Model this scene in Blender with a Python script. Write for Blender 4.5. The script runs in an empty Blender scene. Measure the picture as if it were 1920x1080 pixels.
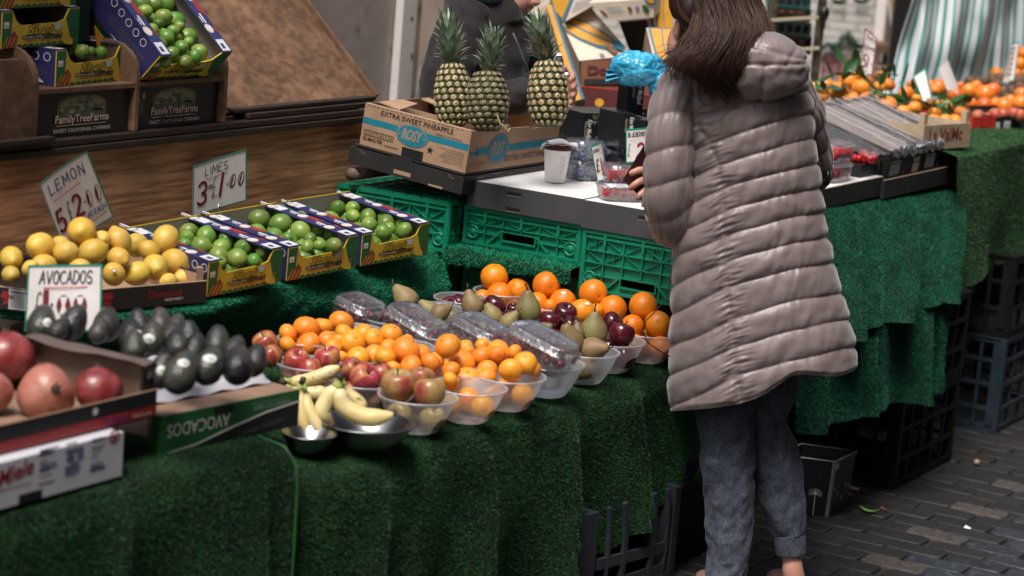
import bpy, math, random
import numpy as np
from mathutils import Vector as V, Matrix, Euler, noise
rnd = random.Random(11)
SC = bpy.context.scene
COL = SC.collection
R_ = math.radians
# ---------------------------------------------------------------- the lens the photograph was taken with
FPX = 4472.0; CAMZ = 2.0
_vx = V((2640, 625, -FPX)).normalized()
_up = _vx.cross(V((0, 849, -FPX))).normalized()
if _up.y < 0: _up = -_up
_vy = _up.cross(_vx)
ROT = Matrix((_vx, _vy, _up))            # world = ROT @ camera
EYE = V((0, 0, CAMZ))
def ray(x, y): return ROT @ V((x-960, 540-y, -FPX))
def atz(x, y, z): r = ray(x, y); return EYE + r*((z-CAMZ)/r.z)
def aty(x, y, Y): r = ray(x, y); return EYE + r*(Y/r.y)
def atx(x, y, X): r = ray(x, y); return EYE + r*(X/r.x)
def atd(x, y, d): return EYE + ray(x, y)*(d/FPX)
def proj(p):
    c = ROT.transposed() @ (V(p)-EYE)
    return 960-c.x/c.z*FPX, 540+c.y/c.z*FPX, -c.z
VIEW = (ROT @ V((0, 0, -1))); VH = V((VIEW.x, VIEW.y, 0)).normalized(); RH = V((VH.y, -VH.x, 0))   # away, and to the right
X_, Y_, Z_ = V((1,0,0)), V((0,1,0)), V((0,0,1))
# ---------------------------------------------------------------- mesh builder
def frame(z):
    z = z.normalized(); a = V((0,0,1)) if abs(z.z) < .9 else V((1,0,0))
    x = a.cross(z).normalized(); return x, z.cross(x), z
class MB:
    def __init__(s): s.v=[]; s.f=[]; s.m=[]; s.s=[]; s.mats=[]
    def mi(s, m):
        if m not in s.mats: s.mats.append(m)
        return s.mats.index(m)
    def add(s, vs, fs, m, smooth=False):
        o = len(s.v); i = s.mi(m); s.v.extend(vs)
        for f in fs: s.f.append([o+k for k in f]); s.m.append(i); s.s.append(smooth)
    def box(s, o, a, b, c, m):
        o, a, b, c = V(o), V(a), V(b), V(c)
        if a.cross(b).dot(c) < 0: o = o+a; a = -a
        p = [o, o+a, o+a+b, o+b, o+c, o+a+c, o+a+b+c, o+b+c]
        s.add(p, [(3,2,1,0),(4,5,6,7),(0,1,5,4),(1,2,6,5),(2,3,7,6),(3,0,4,7)], m)
    def cbox(s, c, a, b, d, m): s.box(V(c)-V(a)/2-V(b)/2-V(d)/2, a, b, d, m)
    def bar(s, p, q, w, h, m, up=None):
        p, q = V(p), V(q); d = q-p
        up = V(up) if up is not None else Z_
        x = d.cross(up)
        if x.length < 1e-6: x = d.cross(X_)
        x.normalize(); y = x.cross(d).normalized()
        s.box(p-x*w/2-y*h/2, d, x*w, y*h, m)
    def prism(s, pts, ext, m, smooth=False):
        pts = [V(p) for p in pts]; ext = V(ext); n = len(pts)
        nrm = V((0,0,0))
        for i in range(n): nrm += (pts[i]-pts[0]).cross(pts[(i+1)%n]-pts[0])
        if nrm.dot(ext) > 0: pts = pts[::-1]
        s.add(pts+[p+ext for p in pts], [tuple(range(n)), tuple(range(2*n-1, n-1, -1))]+[((i+1)%n, i, n+i, n+(i+1)%n) for i in range(n)], m)
    def tube(s, pts, rad, m, n=8, smooth=True, cap=True, flat=1.0):
        pts = [V(p) for p in pts]; N = len(pts)
        if not hasattr(rad, '__len__'): rad = [rad]*N
        vs = []; px = None
        for i, p in enumerate(pts):
            t = (pts[min(i+1,N-1)]-pts[max(i-1,0)]).normalized()
            if px is None: x = frame(t)[0]
            else:
                x = px-t*px.dot(t)
                x = x.normalized() if x.length > 1e-6 else frame(t)[0]
            px = x; y = t.cross(x)
            for k in range(n):
                a = 2*math.pi*k/n; vs.append(p+(x*math.cos(a)+y*math.sin(a)*flat)*rad[i])
        fs = [(i*n+k, i*n+(k+1)%n, (i+1)*n+(k+1)%n, (i+1)*n+k) for i in range(N-1) for k in range(n)]
        if cap: fs += [tuple(range(n-1,-1,-1)), tuple((N-1)*n+k for k in range(n))]
        s.add(vs, fs, m, smooth)
    def grid(s, nu, nv, fn, m, cu=False, smooth=True, flip=False, mfn=None):
        vs = [V(fn(i/(nu if cu else nu-1), j/(nv-1))) for j in range(nv) for i in range(nu)]
        fs = []
        for j in range(nv-1):
            for i in range(nu if cu else nu-1):
                q = (j*nu+i, j*nu+(i+1)%nu, (j+1)*nu+(i+1)%nu, (j+1)*nu+i)
                fs.append(q[::-1] if flip else q)
        s.add(vs, fs, m, smooth)
    def lathe(s, prof, m, n=24, M=None, cap=True, smooth=True):
        M = M or Matrix(); N = len(prof)
        vs = [M @ V((r*math.cos(2*math.pi*k/n), r*math.sin(2*math.pi*k/n), z)) for r, z in prof for k in range(n)]
        fs = [(i*n+k, i*n+(k+1)%n, (i+1)*n+(k+1)%n, (i+1)*n+k) for i in range(N-1) for k in range(n)]
        if cap: fs += [tuple(range(n-1,-1,-1)), tuple((N-1)*n+k for k in range(n))]
        s.add(vs, fs, m, smooth)
    def ball(s, c, r, m, n=12, M=None, fn=None):
        c = V(c); vs=[]; k=n*2
        for j in range(1,n):
            for i in range(k):
                a=math.pi*j/n; b=2*math.pi*i/k; d=V((math.sin(a)*math.cos(b), math.sin(a)*math.sin(b), math.cos(a)))
                q = d*1.0
                if fn: q = q*fn(d)
                q = V((q.x*r[0], q.y*r[1], q.z*r[2])) if hasattr(r,'__len__') else q*r
                if M: q = M @ q
                vs.append(c+q)
        def pole(z):
            d=V((0,0,z)); q=d*1.0
            if fn: q=q*fn(d)
            q = V((q.x*r[0], q.y*r[1], q.z*r[2])) if hasattr(r,'__len__') else q*r
            if M: q = M @ q
            return c+q
        vs += [pole(1), pole(-1)]
        t=len(vs)-2; fs=[]
        for j in range(n-2):
            for i in range(k): fs.append((j*k+i,(j+1)*k+i,(j+1)*k+(i+1)%k,j*k+(i+1)%k))
        for i in range(k): fs.append((t,i,(i+1)%k)); fs.append((t+1,(n-2)*k+(i+1)%k,(n-2)*k+i))
        s.add(vs, fs, m, True)
    def build(s, name, parent=None, local=False, bevel=0, subsurf=0, solid=0, loc=None):
        me = bpy.data.meshes.new(name)
        off = V((0,0,0))
        if parent is not None and not local: off = WLOC.get(parent.name, off)
        if loc is not None: off = V(loc)
        me.from_pydata([tuple(V(p)-off) for p in s.v], [], s.f)
        for m in s.mats: me.materials.append(m)
        me.polygons.foreach_set('material_index', s.m); me.polygons.foreach_set('use_smooth', s.s)
        me.update()
        o = bpy.data.objects.new(name, me); COL.objects.link(o)
        if loc is not None: o.location = off; WLOC[o.name] = off.copy()
        elif parent is not None: WLOC[o.name] = off.copy()
        if parent is not None: o.parent = parent
        if solid: k = o.modifiers.new('solid','SOLIDIFY'); k.thickness = solid; k.offset = 0
        if bevel: k = o.modifiers.new('bevel','BEVEL'); k.width = bevel; k.segments = 2; k.limit_method='ANGLE'
        if subsurf: k = o.modifiers.new('sub','SUBSURF'); k.levels = subsurf; k.render_levels = subsurf
        return o
WLOC = {}; LABELS = {}
def tag(o, label=None, cat=None, group=None, kind=None):
    if label:
        o['label'] = label
        if label in LABELS and not group: print('DUP LABEL', label)
        LABELS[label] = 1
        n = len(label.split())
        if n < 4 or n > 16: print('LABEL LENGTH', n, label)
    if cat: o['category'] = cat
    if group: o['group'] = group
    if kind: o['kind'] = kind
    return o
def thing(name, label, cat, loc, group=None, kind=None):
    o = bpy.data.objects.new(name, None); COL.objects.link(o); o.location = V(loc); o.empty_display_size = .05
    WLOC[o.name] = V(loc)
    return tag(o, label, cat, group, kind)
def copytree(root, loc, rot=None, scale=None, label=None, group=None):
    def cp(o, par):
        c = o.copy(); COL.objects.link(c)
        if par is not None: c.parent = par
        for ch in CHILDREN.get(o.name, []): cp(ch, c)
        return c
    c = cp(root, None); c.location = loc
    if rot is not None: c.rotation_euler = rot
    if scale is not None: c.scale = (scale,)*3
    if label: tag(c, label, None, group)
    elif group: c['group'] = group
    return c
CHILDREN = {}
def adopt(root, *ch): CHILDREN.setdefault(root.name, []).extend(ch)
# ---------------------------------------------------------------- flat printing on panels
_TX = {}
def textmesh(t, shear=0.0, bold=0.0):
    k = (t, shear, bold)
    if k not in _TX:
        cu = bpy.data.curves.new('lettering', 'FONT'); cu.body = t; cu.shear = shear; cu.offset = bold; cu.resolution_u = 3
        o = bpy.data.objects.new('lettering', cu)
        me = bpy.data.meshes.new_from_object(o)
        _TX[k] = ([v.co.copy() for v in me.vertices], [tuple(p.vertices) for p in me.polygons])
        bpy.data.objects.remove(o); bpy.data.meshes.remove(me); bpy.data.curves.remove(cu)
    return _TX[k]
class Panel:
    """a flat face: origin, unit axes u (along the writing) and v (up the writing), outward normal u x v"""
    LAY = .0005
    def __init__(s, mb, o, u, v): s.mb=mb; s.o=V(o); s.u=V(u).normalized(); s.v=V(v).normalized(); s.n=s.u.cross(s.v).normalized(); s.k=1
    def pt(s, x, y, l=1): return s.o+s.u*x+s.v*y+s.n*(l*s.LAY)
    def poly(s, pts, m, l=1): s.mb.add([s.pt(x,y,l) for x,y in pts], [tuple(range(len(pts)))], m)
    def rect(s, x0, y0, x1, y1, m, l=1): s.poly([(x0,y0),(x1,y0),(x1,y1),(x0,y1)], m, l)
    def ell(s, cx, cy, rx, ry, m, l=1, n=28, rot=0):
        c, d = math.cos(rot), math.sin(rot)
        s.poly([(cx+rx*math.cos(a)*c-ry*math.sin(a)*d, cy+rx*math.cos(a)*d+ry*math.sin(a)*c) for a in (2*math.pi*i/n for i in range(n))], m, l)
    def ring(s, cx, cy, rx, ry, w, m, l=1, n=28):
        p=[]; 
        for i in range(n):
            a=2*math.pi*i/n; p += [s.pt(cx+rx*math.cos(a), cy+ry*math.sin(a), l), s.pt(cx+(rx-w)*math.cos(a), cy+(ry-w)*math.sin(a), l)]
        s.mb.add(p, [(2*i, 2*((i+1)%n), 2*((i+1)%n)+1, 2*i+1) for i in range(n)], m)
    def stroke(s, pts, w, m, l=1):
        for i in range(len(pts)-1):
            x0,y0 = pts[i]; x1,y1 = pts[i+1]; dx,dy = x1-x0,y1-y0; L = math.hypot(dx,dy)
            if L < 1e-9: continue
            nx,ny = -dy/L*w/2, dx/L*w/2; ex,ey = dx/L*w*.3, dy/L*w*.3
            s.poly([(x0-nx-ex,y0-ny-ey),(x1-nx+ex,y1-ny+ey),(x1+nx+ex,y1+ny+ey),(x0+nx-ex,y0+ny-ey)], m, l+.02*i)
    def text(s, t, x, y, h, m, l=2, align='l', shear=0, bold=0, rot=0, sx=1.0, width=None):
        vs, fs = textmesh(t, shear, bold)
        if not vs: return
        x0 = min(p.x for p in vs); x1 = max(p.x for p in vs)
        k = h/.7
        if width: sx = width/((x1-x0)*k)
        ox = -x0 if align=='l' else (-(x0+x1)/2 if align=='c' else -x1)
        c, d = math.cos(rot), math.sin(rot); q=[]
        for p in vs:
            a, b = (p.x+ox)*k*sx, p.y*k
            q.append(s.pt(x+a*c-b*d, y+a*d+b*c, l))
        s.mb.add(q, fs, m)
    def hand(s, t, x, y, h, m, w, l=2, sp=.22, slant=.08, rot=0, jit=.03, wd=.62, fit=None):
        """hand lettering in pen strokes"""
        c, d = math.cos(rot), math.sin(rot); cx = 0; kx = 1.0
        if fit: kx = fit/(h*(sum(.5 if q==' ' else {'I':.1,'1':.1,'.':.1,'M':.8,'W':.85}.get(q,wd)+sp for q in t)-sp))
        for ch in t:
            if ch == ' ': cx += h*.5; continue
            g = GLYPH.get(ch, []); gw = {'I':.1,'1':.1,'.':.1,'M':.8,'W':.85}.get(ch, wd)
            for pl in g:
                q=[]
                for gx, gy in pl:
                    a = (cx+(gx*gw+slant*gy+rnd.uniform(-jit,jit))*h)*kx; b = (gy+rnd.uniform(-jit,jit))*h
                    q.append((x+a*c-b*d, y+a*d+b*c))
                s.stroke(q, w, m, l)
            cx += (gw+sp)*h
        return cx
def _arc(cx, cy, rx, ry, a0, a1, n=10): return [(cx+rx*math.cos(R_(a0+(a1-a0)*i/n)), cy+ry*math.sin(R_(a0+(a1-a0)*i/n))) for i in range(n+1)]
GLYPH = {
 'A':[[(0,0),(.5,1),(1,0)],[(.15,.35),(.85,.35)]], 'B':[[(0,0),(0,1)]+_arc(.3,.76,.55,.24,90,-90)+_arc(.35,.26,.65,.26,90,-90)+[(0,0)]],
 'C':[_arc(.6,.5,.6,.5,50,310)], 'D':[[(0,0),(0,1)]+_arc(.2,.5,.8,.5,90,-90)+[(0,0)]], 'E':[[(1,1),(0,1),(0,0),(1,0)],[(0,.52),(.8,.52)]],
 'F':[[(1,1),(0,1),(0,0)],[(0,.52),(.8,.52)]], 'H':[[(0,0),(0,1)],[(1,0),(1,1)],[(0,.5),(1,.5)]], 'I':[[(.5,0),(.5,1)]],
 'L':[[(0,1),(0,0),(.9,0)]], 'M':[[(0,0),(.1,1),(.5,.3),(.9,1),(1,0)]], 'N':[[(0,0),(0,1),(1,0),(1,1)]], 'O':[_arc(.5,.5,.5,.5,90,450,16)],
 'P':[[(0,0),(0,1)]+_arc(.3,.74,.6,.26,90,-90)+[(0,.48)]], 'R':[[(0,0),(0,1)]+_arc(.3,.74,.6,.26,90,-90)+[(0,.48),(.95,0)]],
 'S':[_arc(.5,.74,.45,.26,30,270,8)+_arc(.5,.25,.48,.25,90,-150,8)], 'T':[[(0,1),(1,1)],[(.5,1),(.5,0)]], 'U':[[(0,1)]+_arc(.5,.35,.5,.35,180,360,8)+[(1,1)]],
 'V':[[(0,1),(.5,0),(1,1)]], 'W':[[(0,1),(.25,0),(.5,.7),(.75,0),(1,1)]], '0':[_arc(.5,.5,.5,.5,90,450,16)], '1':[[(.5,0),(.5,1)]],
 '2':[_arc(.5,.72,.45,.28,160,-30,8)+[(0,0),(1,0)]], '3':[_arc(.45,.75,.45,.25,150,-90,8)+_arc(.45,.25,.5,.25,90,-150,8)], '4':[[(.7,0),(.7,1),(0,.35),(1,.35)]],
 '5':[[(.9,1),(.2,1),(.12,.56)]+_arc(.45,.3,.5,.3,120,-140,10)], '.':[[(.4,.35),(.6,.35),(.6,.42),(.4,.42)]], '£':[_arc(.6,.8,.35,.2,30,180,6)+[(.35,.15)]+_arc(.2,.1,.16,.1,20,330,8)+[(1,0)],[(.05,.5),(.7,.5)]],
}
ORD = ['zeroth','first','second','third','fourth','fifth','sixth','seventh','eighth','ninth','tenth','eleventh','twelfth','thirteenth','fourteenth','fifteenth']
# ---------------------------------------------------------------- materials
def srgb(r, g, b):
    f = lambda c: (c/255/12.92) if c <= 10 else ((c/255+.055)/1.055)**2.4
    return (f(r), f(g), f(b))
def M(name, col, rough=.55, col2=None, nscale=20, nlo=.4, nhi=.65, rand=0.0, hue=0.0, bump=None, spec=.5, coat=0, sheen=0, sss=0, metal=0, stretch=None, detail=4, trans=0, col3=None, n3=60, lo3=.55, hi3=.7, isl=0, coord='Object'):
    m = bpy.data.materials.new(name); m.use_nodes = True
    nt = m.node_tree; N = nt.nodes; L = nt.links; b = N['Principled BSDF']
    b.inputs['Base Color'].default_value = (*col, 1); b.inputs['Roughness'].default_value = rough
    b.inputs['Specular IOR Level'].default_value = spec; b.inputs['Metallic'].default_value = metal
    if coat: b.inputs['Coat Weight'].default_value = coat; b.inputs['Coat Roughness'].default_value = .12
    if sheen: b.inputs['Sheen Weight'].default_value = sheen; b.inputs['Sheen Roughness'].default_value = .4
    if sss: b.inputs['Subsurface Weight'].default_value = sss; b.inputs['Subsurface Scale'].default_value = .006; b.inputs['Subsurface Radius'].default_value = (1,.5,.25)
    if trans: b.inputs['Transmission Weight'].default_value = trans
    tc = N.new('ShaderNodeTexCoord'); vec = tc.outputs[coord]
    oi = N.new('ShaderNodeObjectInfo')
    def nz(scale, det=detail, st=stretch):
        mp = N.new('ShaderNodeMapping'); L.new(vec, mp.inputs[0])
        if st: mp.inputs['Scale'].default_value = st
        ad = N.new('ShaderNodeVectorMath'); ad.operation='MULTIPLY_ADD'; ad.inputs[1].default_value=(1,1,1)
        cb = N.new('ShaderNodeMath'); cb.operation='MULTIPLY'; cb.inputs[1].default_value=13.7; L.new(oi.outputs['Random'], cb.inputs[0])
        L.new(mp.outputs[0], ad.inputs[0]); L.new(cb.outputs[0], ad.inputs[2])
        n = N.new('ShaderNodeTexNoise'); n.inputs['Scale'].default_value = scale; n.inputs['Detail'].default_value = det
        L.new(ad.outputs[0], n.inputs['Vector']); return n.outputs['Fac']
    def ramp(fac, lo, hi):
        r = N.new('ShaderNodeMapRange'); r.inputs[1].default_value=lo; r.inputs[2].default_value=hi; L.new(fac, r.inputs[0]); return r.outputs[0]
    def mix(f, a, c):
        x = N.new('ShaderNodeMix'); x.data_type='RGBA'
        L.new(f, x.inputs[0])
        if isinstance(a, tuple): x.inputs[6].default_value=(*a,1)
        else: L.new(a, x.inputs[6])
        x.inputs[7].default_value=(*c,1); return x.outputs[2]
    out = None
    if col2: out = mix(ramp(nz(nscale), nlo, nhi), col, col2)
    if col3: out = mix(ramp(nz(n3), lo3, hi3), out if out else col, col3)
    if rand or hue or isl:
        h = N.new('ShaderNodeHueSaturation')
        src = oi.outputs['Random']
        if isl: ge = N.new('ShaderNodeNewGeometry'); src = ge.outputs['Random Per Island']; rand = isl
        r = N.new('ShaderNodeMapRange'); r.inputs[3].default_value=1-rand; r.inputs[4].default_value=1+rand; L.new(src, r.inputs[0]); L.new(r.outputs[0], h.inputs['Value'])
        if hue:
            mu = N.new('ShaderNodeMath'); mu.operation='MULTIPLY'; mu.inputs[1].default_value=7.31; L.new(src, mu.inputs[0])
            fr = N.new('ShaderNodeMath'); fr.operation='FRACT'; L.new(mu.outputs[0], fr.inputs[0])
            r2 = N.new('ShaderNodeMapRange'); r2.inputs[3].default_value=.5-hue; r2.inputs[4].default_value=.5+hue; L.new(fr.outputs[0], r2.inputs[0]); L.new(r2.outputs[0], h.inputs['Hue'])
        if out: L.new(out, h.inputs['Color'])
        else: h.inputs['Color'].default_value=(*col,1)
        out = h.outputs[0]
    if out: L.new(out, b.inputs['Base Color'])
    if bump:
        bp = N.new('ShaderNodeBump'); bp.inputs['Strength'].default_value=bump[1]; bp.inputs['Distance'].default_value=bump[2]
        L.new(nz(bump[0], 3, bump[3] if len(bump)>3 else stretch), bp.inputs['Height']); L.new(bp.outputs[0], b.inputs['Normal'])
    return m
def clear(name, tint=(1,1,1), t=.75, rough=.1, white=.15, bump=None, gloss=(.95,.97,1), gk=1.0):
    """thin clear or frosted plastic: see-through, milky and glossy shares"""
    m = bpy.data.materials.new(name); m.use_nodes=True; nt=m.node_tree; N=nt.nodes; L=nt.links
    N.remove(N['Principled BSDF']); out=N['Material Output']
    tr=N.new('ShaderNodeBsdfTransparent'); tr.inputs[0].default_value=(*tint,1)
    di=N.new('ShaderNodeBsdfDiffuse'); di.inputs[0].default_value=(.8,.82,.84,1)
    tl=N.new('ShaderNodeBsdfTranslucent'); tl.inputs[0].default_value=(.8,.82,.84,1)
    gl=N.new('ShaderNodeBsdfGlossy'); gl.inputs[0].default_value=(*gloss,1); gl.inputs['Roughness'].default_value=rough
    a=N.new('ShaderNodeMixShader'); a.inputs[0].default_value=.5; L.new(di.outputs[0],a.inputs[1]); L.new(tl.outputs[0],a.inputs[2])
    b=N.new('ShaderNodeMixShader'); b.inputs[0].default_value=white; L.new(tr.outputs[0],b.inputs[1]); L.new(a.outputs[0],b.inputs[2])
    fr=N.new('ShaderNodeFresnel'); fr.inputs[0].default_value=1.45
    ad=N.new('ShaderNodeMath'); ad.operation='MULTIPLY_ADD'; ad.inputs[1].default_value=gk; ad.inputs[2].default_value=1-t-white if 1-t-white>0 else .02; L.new(fr.outputs[0],ad.inputs[0])
    c=N.new('ShaderNodeMixShader'); L.new(ad.outputs[0],c.inputs[0]); L.new(b.outputs[0],c.inputs[1]); L.new(gl.outputs[0],c.inputs[2]); L.new(c.outputs[0],out.inputs[0])
    if bump:
        tc=N.new('ShaderNodeTexCoord'); n=N.new('ShaderNodeTexNoise'); n.inputs['Scale'].default_value=bump[0]; n.inputs['Detail'].default_value=5; n.inputs['Distortion'].default_value=1.2
        bp=N.new('ShaderNodeBump'); bp.inputs['Strength'].default_value=bump[1]; bp.inputs['Distance'].default_value=bump[2]
        L.new(tc.outputs['Object'],n.inputs['Vector']); L.new(n.outputs[0],bp.inputs['Height'])
        L.new(bp.outputs[0],gl.inputs['Normal']); L.new(bp.outputs[0],di.inputs['Normal']); L.new(bp.outputs[0],fr.inputs['Normal'])
    return m
BLACK=(.006,.006,.007)
mt = {}
def D(k, *a, **kw): mt[k] = M(k, *a, **kw); return mt[k]
# inks and card
D('ink_black', (.012,.012,.014), .5); D('ink_white', (.72,.71,.68), .5); D('ink_red', (.30,.012,.018), .5); D('ink_bright_red', (.5,.03,.02), .5)
D('ink_blue', (.02,.035,.16), .5); D('ink_green', (.0,.22,.15), .5); D('ink_grey', (.09,.09,.09), .6); D('ink_darkred', (.16,.008,.016), .5)
D('card_white', (.74,.70,.69), .55, col2=(.66,.62,.61), nscale=9); D('kraft', (.40,.255,.165), .75, col2=(.34,.21,.13), nscale=14, bump=(90,.15,.002))
D('kraft_dark', (.27,.165,.11), .8, col2=(.22,.13,.085), nscale=14); D('kraft_edge', (.43,.31,.21), .8)
D('teal_print', (.005,.20,.29), .6, col2=(.008,.17,.25), nscale=30)
D('black_card', (.017,.017,.018), .6, col2=(.024,.023,.023), nscale=12, bump=(60,.1,.001)); D('grey_card', (.05,.05,.055), .6, col2=(.062,.061,.065), nscale=10)
D('white_card', (.78,.77,.76), .5, col2=(.72,.71,.70), nscale=6); D('card_inner', (.25,.21,.20), .8, col2=(.21,.17,.165), nscale=15)
D('lime_yellow', (.62,.44,.035), .5, col2=(.54,.37,.03), nscale=25); D('lime_green', (.01,.12,.035), .5); D('lime_blue', (.022,.024,.10), .45, col2=(.035,.03,.12), nscale=30)
D('lime_red', (.28,.03,.02), .5); D('lime_inside', (.25,.22,.20), .7); D('lime_white', (.62,.62,.64), .5); D('cactus', (.02,.09,.03), .5); D('cocktail', (.42,.55,.5), .5); D('lime_dark_green', (.012,.05,.02), .5)
D('box_green', (.018,.13,.035), .5, col2=(.014,.11,.03), nscale=8); D('box_black', (.013,.013,.014), .5); D('box_red', (.27,.015,.018), .5); D('carton_red', (.58,.03,.022), .5)
D('carton_white', (.60,.60,.65), .55, col2=(.53,.53,.58), nscale=9); D('cream_card', (.66,.58,.47), .6, col2=(.58,.50,.40), nscale=9); D('banana_print', (.66,.32,.015), .6, col2=(.56,.26,.012), nscale=16); D('blue_print', (.01,.15,.26), .6)
D('brown_carton', (.15,.045,.022), .65, col2=(.19,.07,.03), nscale=7); D('maroon_print', (.075,.008,.008), .6); D('gold_ink', (.55,.47,.24), .45); D('date_box', (.010,.013,.018), .35)
# timber
def wood(name, a, b, c, sc=(1.2,16,16), rough=.6, dist=2.5):
    m = bpy.data.materials.new(name); m.use_nodes=True; nt=m.node_tree; N=nt.nodes; L=nt.links; p=N['Principled BSDF']; p.inputs['Roughness'].default_value=rough
    tc=N.new('ShaderNodeTexCoord'); mp=N.new('ShaderNodeMapping'); mp.inputs['Scale'].default_value=sc; L.new(tc.outputs['Object'],mp.inputs[0])
    n1=N.new('ShaderNodeTexNoise'); n1.inputs['Scale'].default_value=1.0; n1.inputs['Detail'].default_value=2; L.new(mp.outputs[0],n1.inputs['Vector'])
    mu=N.new('ShaderNodeMath'); mu.operation='MULTIPLY'; mu.inputs[1].default_value=9; L.new(n1.outputs[0],mu.inputs[0])
    sn=N.new('ShaderNodeMath'); sn.operation='SINE'; L.new(mu.outputs[0],sn.inputs[0])
    n2=N.new('ShaderNodeTexNoise'); n2.inputs['Scale'].default_value=6; n2.inputs['Detail'].default_value=8; L.new(mp.outputs[0],n2.inputs['Vector'])
    n3=N.new('ShaderNodeTexNoise'); n3.inputs['Scale'].default_value=3.5; n3.inputs['Detail'].default_value=5; L.new(tc.outputs['Object'],n3.inputs['Vector'])
    ma=N.new('ShaderNodeMath'); ma.operation='MULTIPLY_ADD'; ma.inputs[1].default_value=.16; L.new(sn.outputs[0],ma.inputs[0]); L.new(n2.outputs[0],ma.inputs[2])
    cr=N.new('ShaderNodeValToRGB'); cr.color_ramp.elements[0].position=.22; cr.color_ramp.elements[0].color=(*a,1); cr.color_ramp.elements[1].position=.85; cr.color_ramp.elements[1].color=(*c,1)
    e=cr.color_ramp.elements.new(.5); e.color=(*b,1); L.new(ma.outputs[0],cr.inputs[0])
    mx=N.new('ShaderNodeMix'); mx.data_type='RGBA'; mx.blend_type='MULTIPLY'; L.new(cr.outputs[0],mx.inputs[6])
    r3=N.new('ShaderNodeMapRange'); r3.inputs[1].default_value=.3; r3.inputs[2].default_value=.7; r3.inputs[3].default_value=.66; r3.inputs[4].default_value=1.22; L.new(n3.outputs[0],r3.inputs[0])
    cc=N.new('ShaderNodeCombineColor'); [L.new(r3.outputs[0],cc.inputs[i]) for i in range(3)]; L.new(cc.outputs[0],mx.inputs[7]); mx.inputs[0].default_value=1
    L.new(mx.outputs[2],p.inputs['Base Color'])
    bp=N.new('ShaderNodeBump'); bp.inputs['Strength'].default_value=.3; bp.inputs['Distance'].default_value=.003; L.new(ma.outputs[0],bp.inputs['Height']); L.new(bp.outputs[0],p.inputs['Normal'])
    mt[name]=m; return m
wood('plywood', (.36,.165,.085), (.78,.40,.22), (.92,.60,.38), (1.0,11,17), dist=1)
wood('board', (.092,.045,.022), (.185,.098,.050), (.29,.165,.088), (5,7,7), rough=.65, dist=1)
wood('shelf_wood', (.10,.055,.03), (.17,.095,.055), (.24,.15,.09), (6,6,6)); wood('pale_wood', (.42,.31,.20), (.52,.40,.27), (.62,.5,.35), (10,10,60))
wood('dark_wood', (.016,.010,.007), (.035,.020,.013), (.075,.042,.026), (2,20,20)); wood('weathered', (.09,.06,.045), (.16,.115,.085), (.24,.18,.14), (3,30,30))
D('white_paint', (.86,.80,.79), .6, col2=(.70,.62,.58), nscale=6, nlo=.55, nhi=.75, col3=(.16,.12,.10), n3=22, lo3=.66, hi3=.74, bump=(30,.4,.003))
D('plaster', (.36,.30,.27), .9, col2=(.50,.43,.39), nscale=3, nlo=.3, nhi=.7, bump=(14,.3,.006), col3=(.13,.10,.09), n3=7, lo3=.62, hi3=.75)
# grass carpets
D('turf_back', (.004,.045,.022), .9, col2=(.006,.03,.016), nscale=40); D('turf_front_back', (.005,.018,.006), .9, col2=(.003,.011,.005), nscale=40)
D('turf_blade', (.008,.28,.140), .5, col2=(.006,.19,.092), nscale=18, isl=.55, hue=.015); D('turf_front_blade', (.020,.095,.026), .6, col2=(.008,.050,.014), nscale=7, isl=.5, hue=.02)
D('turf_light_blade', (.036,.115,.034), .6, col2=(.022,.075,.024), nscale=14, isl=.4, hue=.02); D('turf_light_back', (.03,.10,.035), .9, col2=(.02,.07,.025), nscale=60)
# plastics
D('crate_green', (.003,.215,.120), .42, col2=(.003,.18,.10), nscale=7); D('crate_dark', (.003,.0035,.0035), .6, col2=(.006,.007,.006), nscale=9, spec=.25); D('crate_blue', (.011,.022,.035), .5, col2=(.024,.036,.05), nscale=9); D('crate_pale', (.022,.030,.042), .5, col2=(.036,.042,.05), nscale=12)
D('metal', (.30,.30,.30), .28, metal=1); D('metal_dark', (.028,.028,.026), .35, metal=.5)
D('cup_white', (.88,.85,.85), .45); D('lid_brown', (.075,.012,.010), .35); D('napkin', (.72,.70,.71), .8); D('wallet', (.035,.006,.008), .4)
D('blue_bag', (.03,.34,.56), .28, col2=(.10,.50,.74), nscale=16, bump=(40,.5,.006))
D('tray_pulp', (.42,.41,.46), .85)
mt['frosted'] = clear('frosted_plastic', (.88,.91,.94), .54, .40, .35, gk=.35); mt['clamshell'] = clear('clear_plastic', (.95,.95,.97), .76, .20, .14, bump=(55,.6,.004), gk=1.0); mt['film_edge'] = clear('crinkled_film', (.97,.97,.98), .36, .56, .16, bump=(60,.9,.01)); mt['film'] = clear('clear_film', (.98,.98,.98), .92, .045, .12, bump=(38,.9,.012), gk=.7)
# fruit
def fruitmat(k, *a, **kw): return D(k, *a, **kw)
fruitmat('lemon', (.71,.47,.085), .42, col2=(.62,.38,.05), nscale=16, rand=.14, hue=.008, bump=(210,.45,.0025), sss=.08, col3=(.50,.36,.08), n3=9, lo3=.5, hi3=.75)
fruitmat('lime', (.095,.21,.03), .36, col2=(.27,.34,.075), nscale=14, nlo=.42, nhi=.75, rand=.30, hue=.02, bump=(240,.16,.002))
fruitmat('orange_peel', (.80,.235,.010), .38, col2=(.74,.19,.006), nscale=14, rand=.08, hue=.006, bump=(230,.5,.002), sss=.06)
fruitmat('clementine_peel', (.84,.32,.03), .40, col2=(.76,.25,.018), nscale=20, rand=.12, hue=.012, bump=(170,.5,.003), sss=.06)
fruitmat('avocado_skin', (.015,.016,.020), .28, col2=(.040,.044,.032), nscale=9, rand=.3, bump=(140,.7,.004), col3=(.060,.044,.042), n3=22, lo3=.48, hi3=.75)
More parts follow.
